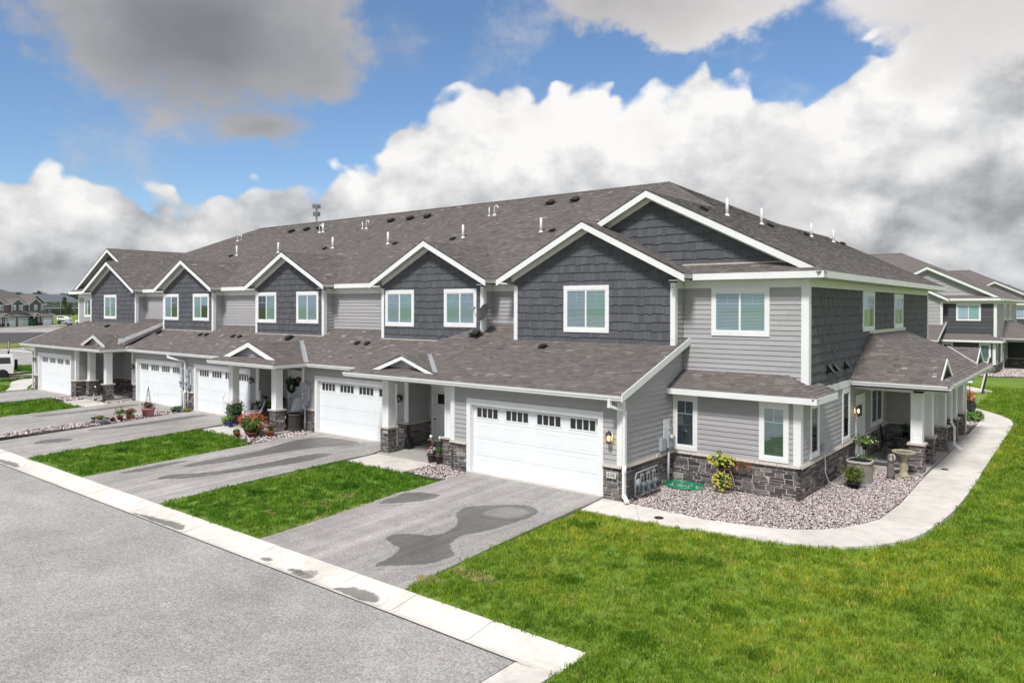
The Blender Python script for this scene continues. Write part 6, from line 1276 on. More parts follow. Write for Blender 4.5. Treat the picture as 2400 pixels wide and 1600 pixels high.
def adirondack(label, x, y, rz, mm, z=0):
    t = thing('adirondack_chair', label, 'chair', (x, y, z), rz, 'adirondack chairs on the middle porch'); P_ = lambda nm, f: f.build(nm, mm, t)
    n = 7
    for i in range(n):                                # back slats, fanned
        a = (i-(n-1)/2)*.075; h = .78-.05*abs(i-(n-1)/2)**1.4*.6; mb = MB(); mb.bar((a*.85, .20, .34), (a*1.25, .52, .34+h), .068, .018, up=(0, -1, .4)); P_('back_slat', mb)
    for i in range(6): mb = MB(); y0 = -.36+i*.095; z0 = .39-.018*i; mb.obox((0, y0, z0), XP*.27, YP*.042, ZP*.010); P_('seat_slat', mb)
    for s in (-1, 1):
        mb = MB(); mb.bar((s*.30, -.36, 0), (s*.30, -.36, .56), .035, .09); P_('leg', mb); mb = MB(); mb.bar((s*.27, -.38, .36), (s*.27, .48, .05), .03, .10); P_('leg', mb)
        mb = MB(); mb.obox((s*.33, -.04, .575), XP*.065, YP*.38, ZP*.012); P_('armrest', mb)
    mb = MB(); mb.obox((0, .38, .66), XP*.30, YP*.015, ZP*.035); mb.obox((0, -.38, .35), XP*.28, YP*.012, ZP*.05); P_('crossbar', mb); return t
adirondack('white adirondack chair with its fanned slat back, right of the white front door', -18.1, 1.75, math.radians(8), M_TRIM, .10)
adirondack('pale grey adirondack chair behind the flowers at the left brick pier', -19.75, .95, math.radians(-32), mat('pale_grey_resin', (.52, .54, .57), .5))
def ac_unit(label, x, y, z, body, top, r=.38, h=.62, rnd_=False, rz=0):
    t = thing('air_conditioner', label, 'air conditioner', (x, y, z), rz); mb = MB(); k = 14
    def ring(rad, zz): return [(math.copysign(abs(math.cos(a))**(.5 if not rnd_ else .8), math.cos(a))*rad, math.copysign(abs(math.sin(a))**(.5 if not rnd_ else .8), math.sin(a))*rad, zz) for a in [2*math.pi*i/28 for i in range(28)]]
    def stackr(lv): V = []; [V.extend(ring(a, b)) for a, b in lv]; n = len(lv); return V, [(i*28+j, i*28+(j+1) % 28, (i+1)*28+(j+1) % 28, (i+1)*28+j) for i in range(n-1) for j in range(28)]+[tuple(range(28))[::-1]]
    V, F = stackr([(r*.95, .05), (r*.95, .10), (r*.92, .10), (r*.92, h)]); mb.add(V, F); mb.build('cabinet', body, t)
    mb = MB(); n = 56
    for i in range(n):
        a = 2*math.pi*i/n; e = .5 if not rnd_ else .8; cx = math.copysign(abs(math.cos(a))**e, math.cos(a))*r*.93; cy = math.copysign(abs(math.sin(a))**e, math.sin(a))*r*.93; mb.bar((cx, cy, .12), (cx, cy, h-.02), .012, .008)
    mb.build('fin_guard', body, t)
    mb = MB(); V, F = stackr([(r, h), (r*1.01, h+.05), (r*.97, h+.06), (r*.91, h+.062), (r*.91, h+.02)]); mb.add(V, F); mb.build('top_rim', top, t)
    mb = MB()
    for q in (.1, .16, .22, .27): mb.tube([(math.cos(a)*q*r/.38, math.sin(a)*q*r/.38, h+.075) for a in [2*math.pi*i/20 for i in range(20)]], .005, 4, closed=True)
    for i in range(8): a = i*math.pi/4; mb.bar((0, 0, h+.078), (math.cos(a)*r*.8, math.sin(a)*r*.8, h+.072), .008)
    mb.build('fan_grille', M_BLACK, t); mb = MB(); V, F = stackr([(r*.94, h+.01), (r*.94, h+.035)]); mb.add(V, F+[tuple(range(28, 56))]); mb.lathe([(.07, h+.03), (.06, h+.065), (0, h+.07)], (0, 0, 0), 12); mb.build('fan_hub', M_DARK, t)
    mb = MB(); mb.box((-r*1.12, -r*1.12, -.03), (r*1.12, r*1.12, .05)); mb.build('pad', mat('grey_pad', (.38, .40, .43), .85) if not rnd_ else mat('dark_pad', (.07, .07, .072), .8), t)
ac_unit('beige air conditioner on a grey pad beside the bushy pot in the pebble bed', 4.62, 6.55, -.05, mat('beige_steel', (.27, .255, .23), .5), mat('cream_steel', (.50, .48, .43), .45), .36, .66)
ac_unit('round dark brown heat pump beside the brick pier of the middle porch', -17.15, 1.35, .0, mat('dark_bronze', (.075, .068, .064), .5), mat('bronze_rim', (.13, .12, .11), .45), .36, .64, True)
# ---- pebble bed by the near corner
hs = thing('garden_hose', 'loosely coiled bright green garden hose lying on the pebbles in the inner corner', 'hose', (.62, 2.62, -.03)); mb = MB(); pts_ = []
for i in range(110):
    t = i*.32; rr_ = .38+.17*math.sin(t*.31)+.05*math.sin(t*.9); pts_.append((math.cos(t)*rr_*1.15+.07*math.sin(t*.13), math.sin(t)*rr_*.8+.05*math.cos(t*.21), .02+.0006*i+.012*math.sin(t*2.3)))
mb.tube(pts_, .0135, 6); mb.build('hose', mat('hose_green', (.0, .36, .17), .35, spec=.5), hs)
yp = thing('plant_stand', 'wicker plant stand of yellow flowers and trailing vines, wall side, by the stone wall', 'plant stand', (1.80, 2.72, -.04)); mb = MB()
for k in range(6): a = k*math.pi/3; mb.tube([(math.cos(a)*.16, math.sin(a)*.14, 0), (math.cos(a)*.30, math.sin(a)*.2, .22), (math.cos(a)*.33, math.sin(a)*.22, .42), (math.cos(a)*.20, math.sin(a)*.16, .72)], .011, 5)
for zz, q in ((.08, .22), (.40, .33), (.72, .2)): mb.tube([(math.cos(t*.524)*q, math.sin(t*.524)*q*.7, zz) for t in range(12)], .010, 5, closed=True)
mb.build('stand_frame', mat('aged_wicker', (.36, .29, .20), .7), yp); mb = MB(); mb.lathe([(.12, .68), (.24, .86), (.26, .86), (.2, .83)], (0, 0, 0), 14); mb.build('basket', M_DARK, yp)
mb = MB(); mb.leaves((-.02, -.02, .95), (.40, .22, .17), 420, .05, shell=.2); mb.leaves((0, -.05, .35), (.27, .18, .27), 420, .045, shell=.2); mb.leaves((-.1, 0, 1.12), (.10, .06, .14), 40, .045); mb.build('foliage', M_LEAF, yp)
mb = MB()
for c, rad, n_ in (((-.02, -.04, .95), (.41, .24, .18), 70), ((0, -.07, .35), (.28, .2, .28), 60)):
    for _ in range(n_):
        d = Vector((R.gauss(0, 1), R.gauss(0, 1)-.5, R.gauss(0, 1))).normalized(); p = Vector(c)+Vector((d.x*rad[0], d.y*rad[1], d.z*rad[2]))
        for k in range(3): a = k*2.1+R.random(); mb.add([p, p+Vector((math.cos(a), -.2, math.sin(a)))*.035, p+Vector((math.cos(a+.8), -.3, math.sin(a+.8)))*.04, p+Vector((math.cos(a+1.5), -.2, math.sin(a+1.5)))*.032], [(0, 1, 2, 3)], R.random())
mb.build('flowers', M_YEL, yp)
rb = thing('hanging_basket', 'rusty red wire basket of dry stems on the stone wall right of the yellow flowers', 'basket', (2.28, 2.86, .62)); mb = MB()
for i in range(12): a = math.pi*i/11; mb.tube([(math.cos(a)*.26, .10-math.sin(a)*.16, .27), (math.cos(a)*.27, .10-math.sin(a)*.17, .05), (math.cos(a)*.2, .10-math.sin(a)*.12, -.03)], .007, 4)
for zz in (.02, .27): mb.tube([(math.cos(a)*.265, .10-math.sin(a)*.165, zz) for a in [math.pi*i/10 for i in range(11)]], .008, 4)
mb.build('wires', mat('rust', (.22, .08, .045), .8), rb); mb = MB(); mb.leaves((0, .02, .2), (.23, .1, .1), 130, .04, up=.8); mb.build('dry_stems', M_LEAFR, rb)
def stand(label, x, y, tiers, leaf, flow, z=-.04, name='plant_stand'):
    t = thing(name, label, 'plant stand', (x, y, z)); mb = MB()
    for k in range(4): a = k*math.pi/2+.5; mb.tube([(math.cos(a)*.26, math.sin(a)*.26, -.02), (math.cos(a)*.18, math.sin(a)*.18, .12), (math.cos(a)*.20, math.sin(a)*.20, tiers[-1][0])], .012, 5); mb.tube([(math.cos(a)*.26+.05*math.cos(q), math.sin(a)*.26, .05+.05*math.sin(q)) for q in (0, 1, 2, 3, 4, 5)], .008, 4)
    for zz, q, *_ in tiers: mb.tube([(math.cos(j*.6283)*q*.62, math.sin(j*.6283)*q*.62, zz) for j in range(10)], .010, 5, closed=True)
    mb.build('stand_frame', M_BLACK, t)
    for zz, q, hh, n_ in tiers:
        mb = MB(); mb.lathe([(.07, -.16), (.13, .02), (.15, .02)], (0, 0, zz), 12); mb.build('pot', M_BLACK, t); mb = MB(); mb.leaves((0, 0, zz+hh*.55), (q, q, hh), n_, .045, shell=.25); mb.build('foliage', leaf, t)
        if flow: mb = MB(); [mb.leaves((0, 0, zz+hh*.6), (q*1.03, q*1.03, hh*1.03), 14, .035, shell=.97)]; mb.build('flowers', flow, t)
    return t
plant('round yellow green boxwood in a black pot, in front of the beige air conditioner', 4.62, 5.78, -.05, .20, .18, M_BLACK, mat('leaf_olive', (.1, .14, .02), .5, ramp=[(0, (.03, .05, .01)), (.6, (.09, .13, .02)), (1, (.24, .28, .04))]), .38, .36, 1500, ls=.035)
stand('two tier black iron plant stand of leafy green plants beside the side porch step', 4.30, 8.55, [(.34, .36, .13, 260), (.86, .42, .20, 480)], mat('leaf_mid', (.08, .15, .03), .5, ramp=[(0, (.03, .07, .015)), (.6, (.08, .15, .03)), (1, (.18, .27, .06))]), M_WHI)
bb_ = thing('bird_bath', 'mossy stone bird bath on a baluster foot by the first side porch pier', 'bird bath', (5.50, 8.30, -.04)); mb = MB(); mb.lathe([(.19, 0), (.2, .05), (.14, .10), (.10, .18), (.13, .34), (.10, .50), (.12, .62), (.16, .66)], (0, 0, 0), 18)
M_BATH = mat('mossy_stone', (.36, .33, .23), .9, noise_s=9, noise_a=.35, bump=.6); mb.build('pedestal', M_BATH, bb_); mb = MB(); mb.lathe([(.16, .66), (.33, .76), (.36, .82), (.33, .83), (.28, .78), (.02, .745)], (0, 0, 0), 22); mb.build('basin', M_BATH, bb_); mb = MB(); mb.lathe([(.29, .79), (0, .79)], (0, 0, 0), 18, cap=False); mb.build('water', M_POOL, bb_)
stp = thing('carved_stump', 'weathered grey log post with a carved squirrel beside the bird bath', 'garden ornament', (5.22, 7.82, -.04)); mb = MB(); mb.lathe([(.13, 0), (.115, .12), (.10, .5), (.095, .72), (.06, .76), (0, .76)], (0, 0, 0), 14); mb.build('log', mat('weathered_log', (.17, .155, .14), .95, noise_s=14, noise_a=.4, bump=.9, stretch=(3, 3, .4)), stp)
mb = MB(); mb.lathe([(.02, -.09), (.065, -.05), (.06, .03), (.03, .08), (.045, .11), (.04, .15), (.01, .18)], (.02, -.09, .62), 10); mb.tube([(.1, -.1, .55), (.14, -.1, .66), (.11, -.1, .76), (.06, -.1, .80)], [.02, .04, .035, .015], 8); mb.build('squirrel', mat('pale_carving', (.38, .35, .33), .9), stp)
# side porch furniture
M_RUG = mat('dark_door_mat', (.03, .03, .032), .95)
def matrug(label, P, z=.008): t = thing('door_mat', label, 'door mat', (P[0], P[1], 0)); mb = MB(); mb.box((-P[2]/2, -P[3]/2, .001), (P[2]/2, P[3]/2, z+.012)); mb.build('pile', M_RUG, t); mb = MB(); mb.box((-P[2]/2+.06, -P[3]/2+.06, z+.013), (P[2]/2-.06, P[3]/2-.06, z+.016)); mb.build('border', mat('mat_grey', (.07, .07, .07), .95), t)
matrug('long dark door mat across the side porch floor near the step', (4.75, 9.75, 1.1, .5)); matrug('dark mat before the middle porch front door', (-19.3, 2.3, .9, .5)); 
def bistro_chair(label, x, y, rz, group=None):
    t = thing('iron_chair', label, 'chair', (x, y, 0.0), rz, group); P_ = lambda nm, f: f.build(nm, M_BLACK, t)
    mb = MB(); mb.lathe([(.22, .43), (.23, .445), (.22, .455), (0, .455)], (0, 0, 0), 16); P_('seat', mb)
    for sx_, sy_ in ((-1, -1), (1, -1), (-1, 1), (1, 1)): mb = MB(); mb.tube([(sx_*.17, sy_*.17, .44), (sx_*.22, sy_*.22, .2), (sx_*.24, sy_*.25, 0)], .012, 6); P_('leg', mb)
    mb = MB(); mb.tube([(-.2, .18, .44), (-.23, .24, .8), (-.12, .26, .98), (0, .27, 1.02), (.12, .26, .98), (.23, .24, .8), (.2, .18, .44)], .012, 6)
    for x_ in (-.12, -.04, .04, .12): mb.tube([(x_*.8, .19, .45), (x_*1.3, .24, .72), (x_*.8, .265, .99)], .007, 5)
    P_('back', mb); mb = MB(); mb.tube([(-.23, .22, .68), (-.26, 0, .66), (-.24, -.15, .6), (-.2, -.16, .45)], .01, 5); mb.tube([(.23, .22, .68), (.26, 0, .66), (.24, -.15, .6), (.2, -.16, .45)], .01, 5); P_('armrest', mb)
pt = thing('patio_table', 'round black iron patio table in the shade of the side porch', 'table', (4.95, 11.9, 0)); mb = MB(); mb.lathe([(.5, .71), (.52, .72), (.5, .735), (0, .735)], (0, 0, 0), 24); mb.build('tabletop', M_BLACK, pt)
for k in range(4): a = k*math.pi/2+.4; mb = MB(); mb.tube([(math.cos(a)*.12, math.sin(a)*.12, .7), (math.cos(a)*.2, math.sin(a)*.2, .4), (math.cos(a)*.38, math.sin(a)*.38, .0)], .014, 6); mb.build('leg', M_BLACK, pt)
plant('bushy potted plant with white flowers standing on the round patio table', 4.9, 11.85, .735, .12, .16, M_BLACK, M_LEAFD, .28, .22, 380, M_WHI, 12, .035, .05)
bistro_chair('black iron patio chair in front of the round patio table, facing the garden', 4.75, 10.8, math.radians(150), 'patio chairs on the side porch'); bistro_chair('black iron patio chair at the porch pier side of the round table', 5.1, 12.85, math.radians(20), 'patio chairs on the side porch'); bistro_chair('black iron patio chair between the wall and the round table', 4.25, 12.2, math.radians(95), 'patio chairs on the side porch')
# first front porch (640)
bn = thing('iron_bench', 'black iron bench with a curved back under the first porch by the white door', 'bench', (-8.2, 1.75, 0), math.radians(-90)); mb = MB()
mb.tube([(-.55, .22, .45), (-.55, .26, .75), (-.3, .27, .92), (0, .27, .97), (.3, .27, .92), (.55, .26, .75), (.55, .22, .45)], .016, 6); mb.build('back', M_BLACK, bn)
mb = MB(); [mb.tube([(x_*.1, .23, .46), (x_*.1, .27, .95-.0025*x_*x_*4)], .007, 5) for x_ in range(-5, 6)]; mb.build('back_rails', M_BLACK, bn)
for i in range(6): mb = MB(); mb.obox((0, -.2+i*.08, .45), XP*.55, YP*.03, ZP*.01); mb.build('seat_slat', M_BLACK, bn)
for sx_ in (-1, 1):
    for sy_ in (-1, 1): mb = MB(); mb.tube([(sx_*.5, sy_*.2, .45), (sx_*.54, sy_*.25, 0)], .016, 6); mb.build('leg', M_BLACK, bn)
    mb = MB(); mb.tube([(sx_*.55, .24, .7), (sx_*.56, 0, .68), (sx_*.55, -.2, .62), (sx_*.53, -.22, .45)], .014, 6); mb.build('armrest', M_BLACK, bn)
cu_ = thing('cushion', 'dark cushion propped against the black iron bench back', 'cushion', (-8.35, 1.75, .47)); mb = MB(); mb.lathe([(.02, 0), (.17, .05), (.2, .17), (.17, .3), (.02, .35)], (0, 0, 0), 14, sx=.35); mb.build('cover', mat('dark_cloth', (.02, .02, .03), .9), cu_)
tb = thing('side_table', 'small black side table with olive green top by the stone half pier', 'side table', (-7.85, .72, 0)); mb = MB(); mb.box((-.32, -.17, .66), (.32, .17, .70)); mb.build('tabletop', mat('olive_paint', (.10, .11, .06), .6), tb)
for sx_ in (-1, 1):
    for sy_ in (-1, 1): mb = MB(); mb.bar((sx_*.28, sy_*.14, 0), (sx_*.28, sy_*.14, .66), .025); mb.build('leg', M_BLACK, tb)
mb = MB(); mb.box((-.28, -.14, .25), (.28, .14, .265)); mb.tube([(-.2+.1*math.cos(q*.5), -.15, .45+.12*math.sin(q*.5)) for q in range(13)], .008, 5); mb.tube([(.2+.1*math.cos(q*.5), -.15, .45+.12*math.sin(q*.5)) for q in range(13)], .008, 5); mb.build('shelf', M_BLACK, tb)
plant('striped barrel pot with red blooms and silver dusty leaves before the small side table', -7.68, .28, 0, .17, .28, mat('barrel_brown', (.075, .058, .05), .7, noise_s=30, noise_a=.3, stretch=(.2, .2, 3)), mat('silver_leaf', (.5, .5, .48), .6), .16, .15, 150, M_RED, 22, .04, .05)
plant('plain taupe pot of thin green stems touching the stone half pier', -7.30, .26, 0, .14, .30, mat('taupe_clay', (.11, .09, .08), .8), M_LEAF, .12, .22, 90, ls=.04)
sp_ = thing('porch_speaker', 'small black box on the floor beside the stone porch corner', 'box', (-10.02, 1.42, 0)); mb = MB(); mb.box((-.12, -.12, 0), (.12, .12, .36)); mb.build('case', M_BLACK, sp_); mb = MB(); mb.lathe([(.07, 0), (.08, .008), (.02, .002)], (0, 0, 0), 14); me_ = mb.mesh('grille'); me_.transform(Matrix.Translation((0, -.122, .2)) @ Matrix.Rotation(math.pi/2, 4, 'X')); me_.materials.append(M_DARK); o = bpy.data.objects.new('grille', me_); COL.objects.link(o); o.parent = sp_
for x_, y_, l_ in ((-8.05, .62, 'white glass gazing ball on the olive side table, left of two'), (-7.62, .62, 'white glass gazing ball on the olive side table, right of two')):
    t = thing('gazing_ball', l_, 'ornament', (x_, y_, .70), 0, 'gazing balls on the side table'); mb = MB(); mb.lathe([(.02, 0), (.03, .01), (.012, .03), (.05, .055), (.062, .095), (.05, .135), (.0, .155)], (0, 0, 0), 12); mb.build('globe', M_PVC, t)
# middle porch hanging things
wr = thing('door_wreath', 'dark round evergreen wreath with a pale bow hanging on the white front door', 'wreath', (-19.52, 2.84, 1.56)); mb = MB()
for i in range(520): a = R.uniform(0, 6.28); q = .23+R.gauss(0, .035); p = Vector((math.cos(a)*q, R.uniform(-.06, .01), math.sin(a)*q)); mb.add([p, p+Vector((R.gauss(0, .03), -.03, R.gauss(0, .03))), p+Vector((R.gauss(0, .03), R.uniform(-.04, 0), R.gauss(0, .03)))], [(0, 1, 2)], R.random()*.5)
mb.tube([(math.cos(i*.5236)*.23, -.02, math.sin(i*.5236)*.23) for i in range(12)], .05, 6, closed=True); mb.build('greenery', M_LEAFD, wr)
hb_ = thing('hanging_planter', 'dark trailing hanging basket under the porch eave beside the wreath', 'hanging planter', (-17.75, 1.5, 2.02)); mb = MB(); mb.lathe([(.05, -.12), (.15, .0), (.16, 0)], (0, 0, 0), 12); mb.build('pot', M_BLACK, hb_); mb = MB(); mb.leaves((0, 0, .03), (.24, .24, .20), 260, .05); mb.build('foliage', M_LEAFD, hb_); mb = MB(); [mb.tube([(math.cos(a)*.15, math.sin(a)*.15, 0), (0, 0, .7)], .004, 4) for a in (0, 2.1, 4.2)]; mb.build('chain', M_BLACK, hb_)
wc = thing('wind_chime', 'white and red wind chime on a black hook hanging in the middle porch', 'wind chime', (-19.55, 1.15, 1.15)); mb = MB(); mb.tube([(0, 0, .35), (0, 0, .82), (.06, 0, .9), (.12, 0, .82)], .010, 5); mb.build('hook', M_BLACK, wc); mb = MB(); [mb.tube([(x_*.035, y_*.03, -.3+.05*x_), (x_*.035, y_*.03, .35)], .013, 6) for x_ in (-1, 0, 1) for y_ in (-1, 1)]; mb.lathe([(.08, .35), (.08, .37)], (0, 0, 0), 10); mb.build('chime_tubes', M_TRIM, wc); mb = MB(); mb.box((.12, -.01, .2), (.16, .01, .34)); mb.box((.12, -.01, .5), (.16, .01, .62)); mb.build('red_ribbon', M_RED, wc)
# left porch: kettle grill and folding chairs
gr = thing('kettle_grill', 'black kettle barbecue on three silver legs before the left porch', 'barbecue', (-33.9, .0, -.02), math.radians(20)); mb = MB(); mb.lathe([(.03, .50), (.16, .53), (.27, .62), (.31, .74)], (0, 0, 0), 20); mb.build('bowl', M_BLACK, gr)
mb = MB(); mb.lathe([(.315, .745), (.31, .80), (.25, .92), (.12, .99), (0, 1.0)], (0, 0, 0), 20); ld = mb.build('lid', mat('black_enamel', (.012, .012, .014), .15, spec=.7), gr); mb = MB(); mb.tube([(-.07, 0, .99), (-.06, 0, 1.05), (.06, 0, 1.05), (.07, 0, .99)], .012, 6); mb.build('handle', M_BLACK, ld)
for a in (.5, 2.6, 4.7): mb = MB(); mb.tube([(math.cos(a)*.15, math.sin(a)*.15, .56), (math.cos(a)*.33, math.sin(a)*.33, .02)], .014, 6); mb.build('leg', M_METAL, gr)
for a in (.5, 2.6): mb = MB(); mb.lathe([(.08, -.02), (.085, 0), (.08, .02)], (0, 0, 0), 14); me_ = mb.mesh('wheel'); me_.transform(Matrix.Translation((math.cos(a)*.36, math.sin(a)*.36, .085)) @ Matrix.Rotation(a, 4, 'Z') @ Matrix.Rotation(math.pi/2, 4, 'Y')); me_.materials.append(M_BLACK); o = bpy.data.objects.new('wheel', me_); COL.objects.link(o); o.parent = gr
mb = MB(); mb.lathe([(.15, .20), (.16, .22), (.02, .21)], (0, 0, 0), 14); mb.build('ash_pan', M_METAL, gr)
for lb_, x_, y_, rz_ in (('black folding camp chair in the left porch, nearest the brick pier', -33.75, 1.75, .4), ('black folding camp chair deeper in the left porch, left of the other one', -34.7, 2.1, -.3)):
    t = thing('camp_chair', lb_, 'chair', (x_, y_, 0), rz_, 'camp chairs in the left porch'); mb = MB(); mb.add([(-.26, -.25, .42), (.26, -.25, .42), (.24, .22, .38), (-.24, .22, .38), (-.26, -.25, .40), (.26, -.25, .40), (.24, .22, .36), (-.24, .22, .36)], [(0, 1, 2, 3), (7, 6, 5, 4), (0, 4, 5, 1), (1, 5, 6, 2), (2, 6, 7, 3), (3, 7, 4, 0)]); mb.build('seat', M_BLACK, t); mb = MB(); mb.obox((0, .28, .68), XP*.26, YP*.012, ZP*.28); mb.build('backrest', M_BLACK, t)
    for s_ in (-1, 1): mb = MB(); mb.bar((s_*.27, -.28, 0), (s_*.27, .28, .42), .022); mb.build('leg', M_METAL, t); mb = MB(); mb.bar((s_*.27, .28, 0), (s_*.27, -.28, .42), .022); mb.build('leg', M_METAL, t); mb = MB(); mb.bar((s_*.28, -.28, .6), (s_*.28, .3, .62), .03); mb.build('armrest', M_BLACK, t)
# right side: far planter, lantern hook, leaning pole
bp_ = thing('planter_box', 'long black trough of orange coleus at the far bend of the walk', 'planter', (4.95, 27.6, -.08), math.radians(100)); mb = MB(); mb.add([(-.95, -.24, 0), (.95, -.24, 0), (.95, .24, 0), (-.95, .24, 0), (-1.05, -.33, .5), (1.05, -.33, .5), (1.05, .33, .5), (-1.05, .33, .5)], [(0, 3, 2, 1), (4, 5, 6, 7), (0, 1, 5, 4), (1, 2, 6, 5), (2, 3, 7, 6), (3, 0, 4, 7)]); mb.build('trough', M_BLACK, bp_)
mb = MB(); mb.leaves((.1, 0, .78), (.72, .4, .34), 700, .075, up=.7); mb.build('foliage', mat('orange_leaf', (.5, .2, .08), .5, ramp=[(0, (.3, .12, .05)), (1, (.62, .30, .12))]), bp_)
for lb_, x_, y_, n_ in (('leafy green hostas growing in the far pebble bed beside the walk', 5.6, 24.0, 500),):
    t = thing('garden_shrub', lb_, 'shrub', (x_, y_, -.06)); mb = MB(); mb.leaves((0, 0, .22), (.5, 1.1, .25), n_, .09, up=.6); mb.build('foliage', M_LEAF, t); mb = MB(); [mb.tube([(R.uniform(-.1, .1), q*.3, 0), (R.uniform(-.2, .2), q*.3, .3)], .008, 4) for q in range(-3, 4)]; mb.build('stems', M_LEAFD, t)
sl = thing('solar_lantern', 'violet glass solar lantern on a black shepherd hook by the far planter', 'lantern', (5.15, 26.6, -.08)); mb = MB(); mb.tube([(0, 0, -.1), (0, 0, 1.95), (.03, 0, 2.1), (.0, 0, 2.22)], .016, 6); mb.build('pole', M_BLACK, sl); mb = MB(); mb.lathe([(.02, 1.9), (.13, 1.84), (.15, 1.76)], (0, 0, 0), 12); mb.build('cap', mat('violet_glass', (.12, .12, .45), .15, spec=.6), sl); mb = MB(); mb.lathe([(.14, 1.74), (.12, 1.62), (.15, 1.60), (.1, 1.57)], (0, 0, 0), 12); mb.build('globe', M_PVC, sl)
lp = thing('utility_pole', 'short black slanting pole with a white edge standing in the far lawn', 'pole', (4.5, 37.9, -.15)); mb = MB(); mb.bar((0, 0, 0), (.45, .1, 2.35), .12, .10); mb.build('post', M_BLACK, lp); mb = MB(); mb.bar((-.09, 0, .1), (.36, .1, 2.35), .03, .08); mb.build('edge_strip', M_TRIM, lp)
# far meadow tufts along the fence-less left field
# ================================================================== other buildings, trees, vehicles, mast
nb = build_row('townhouse_row', 'townhouse row behind on the right, light grey gables over dark lap siding', NEXT, False, 'townhouse rows of the estate'); flush_pieces(); nb.location = (-.22, 51.42, -.22)
nc_ = copy_tree(nb, None, label='farthest townhouse row on the right, only its roof and rake showing'); nc_.location = (1.2, 89, -.45)
M_HAZED = mat('hazed_lap', (.17, .175, .19), .7); M_HAZED2 = mat('hazed_dark_lap', (.12, .125, .145), .7)  # dark siding, lightened and blued in the colour for distance haze
fl_ = build_row('townhouse_row', 'distant dark grey townhouse row at the far left edge of the estate', dict(lap=M_HAZED, lap2=M_HAZED, shake=M_HAZED2, bump=M_HAZED, side=M_HAZED2, gable=M_HAZED2), False, 'townhouse rows of the estate'); flush_pieces()
d_ = 225/240; fx, fy = 10.385+(-258.3-10.385)*d_, -17.942+(77.19+17.942)*d_
th = math.atan2(.717, -.697); c_, s_ = math.cos(th), math.sin(th); qx, qy = 43.7, .35
fl_.scale = (-1, 1, 1); fl_.rotation_euler = (0, 0, th); fl_.location = (fx-(c_*qx-s_*qy), fy-(s_*qx+c_*qy), -.37)
LODFINE = False; PAL = OURS
def at(px, depth, z=None, py=None):                  # a spot along a measured bearing
    a = math.radians(px); return (CAM.x+math.sin(a)*depth, CAM.y+math.cos(a)*depth)
# grey apartment house far left
ap = thing('apartment_house', 'distant two storey grey house with blue grey roof behind the small trees at left', 'house'); ap.rotation_euler = (0, 0, math.radians(133)); 
def prism(x0, x1, y0, y1, z0, ze, zr, ov=.6):
    mb = MB(); mb.box((x0, y0, z0), (x1, y1, ze)); return mb
mb = MB(); mb.box((-24, 0, -1), (9, 14, 3.0)); mb.build('lower_wall', M_LAPD, ap); mb = MB(); mb.box((-24, .02, 3.0), (9, 14, 5.9)); mb.build('upper_wall', mat('blue_grey_siding', (.20, .23, .25), .7), ap); mb = MB(); mb.box((-24.1, -.08, 2.9), (9.1, .0, 3.25)); mb.box((-24.1, -.5, 5.75), (9.3, 0, 6.05)); mb.box((-9.2, -.14, -1), (-8.8, 0, 5.8)); mb.build('trim', M_TRIM, ap)
mb = MB(); mb.add([(-25, -.7, 6.0), (9.8, -.7, 6.0), (9.8, 14.7, 6.0), (-25, 14.7, 6.0), (-25, 7, 9.3), (9.8, 7, 9.3)], [(0, 1, 5, 4), (2, 3, 4, 5), (0, 4, 3), (1, 2, 5), (0, 3, 2, 1)]); mb.build('roof', mat('blue_grey_shingle', (.15, .16, .185), .9), ap)
mb = MB(); mb.box((9, 3, -1), (15, 11, 5.9)); mb.add([(15, 3, 5.9), (15, 11, 5.9), (15, 7, 8.4), (9, 3, 5.9), (9, 11, 5.9), (9, 7, 8.4)], [(0, 1, 2), (5, 4, 3), (0, 2, 5, 3), (1, 4, 5, 2)]); mb.build('gable_end', mat('pale_stucco', (.5, .5, .47), .8), ap)
for x_, z_ in ((-14, 4.0), (-18, .6), (-6, .6), (3, .6), (3, 4.0)): w_ = MB(); w_.box((x_-1.1, -.1, z_), (x_+1.1, -.02, z_+1.6)); ww = w_.build('window', M_TRIM, ap); w_ = MB(); w_.box((x_-.9, -.13, z_+.2), (x_+.9, -.101, z_+1.4)); w_.build('pane', M_GDG, ww)
ax_, ay_ = at(-38.57-30.9, 395); ap.location = (ax_, ay_, 1.4)
# trees
M_TL = [mat('tree_leaf_light', (.10, .17, .03), .6, ramp=[(0, (.04, .085, .015)), (.5, (.085, .16, .03)), (1, (.17, .26, .06))]), mat('tree_leaf_dark', (.05, .09, .03), .6, ramp=[(0, (.018, .035, .012)), (.5, (.04, .075, .022)), (1, (.085, .13, .04))])]
M_BARK = mat('bark', (.12, .09, .06), .9)
def tree(label, x, y, z, h, w, m, n=1500, group=None, name='leafy_tree', cone=False):
    t = thing(name, label, 'tree', (x, y, z), R.uniform(0, 6), group); mb = MB(); mb.tube([(0, 0, -.4), (0.05, 0, h*.25), (0, .05, h*.6), (0, 0, h*.85)], [h*.022, h*.018, h*.012, .02], 7)
    for k in range(7): a = R.uniform(0, 6.28); z0 = h*R.uniform(.22, .55); mb.tube([(0, 0, z0), (math.cos(a)*w*.25, math.sin(a)*w*.25, z0+h*.1), (math.cos(a)*w*.42, math.sin(a)*w*.42, z0+h*.22)], [h*.010, h*.007, .01], 5)
    mb.build('trunk', M_BARK, t); mb = MB()
    for k in range(16):
        a = R.uniform(0, 6.28); zz = R.uniform(.2, .93); q = w*.5*(math.sin(min(1, zz*1.15)*math.pi)**.6 if not cone else (1.05-zz))*R.uniform(.35, .9); mb.leaves((math.cos(a)*q*.75, math.sin(a)*q*.75, h*zz), (w*.2, w*.2, h*.11), n//16, h*.022, shell=.1)
    mb.build('crown', m, t)
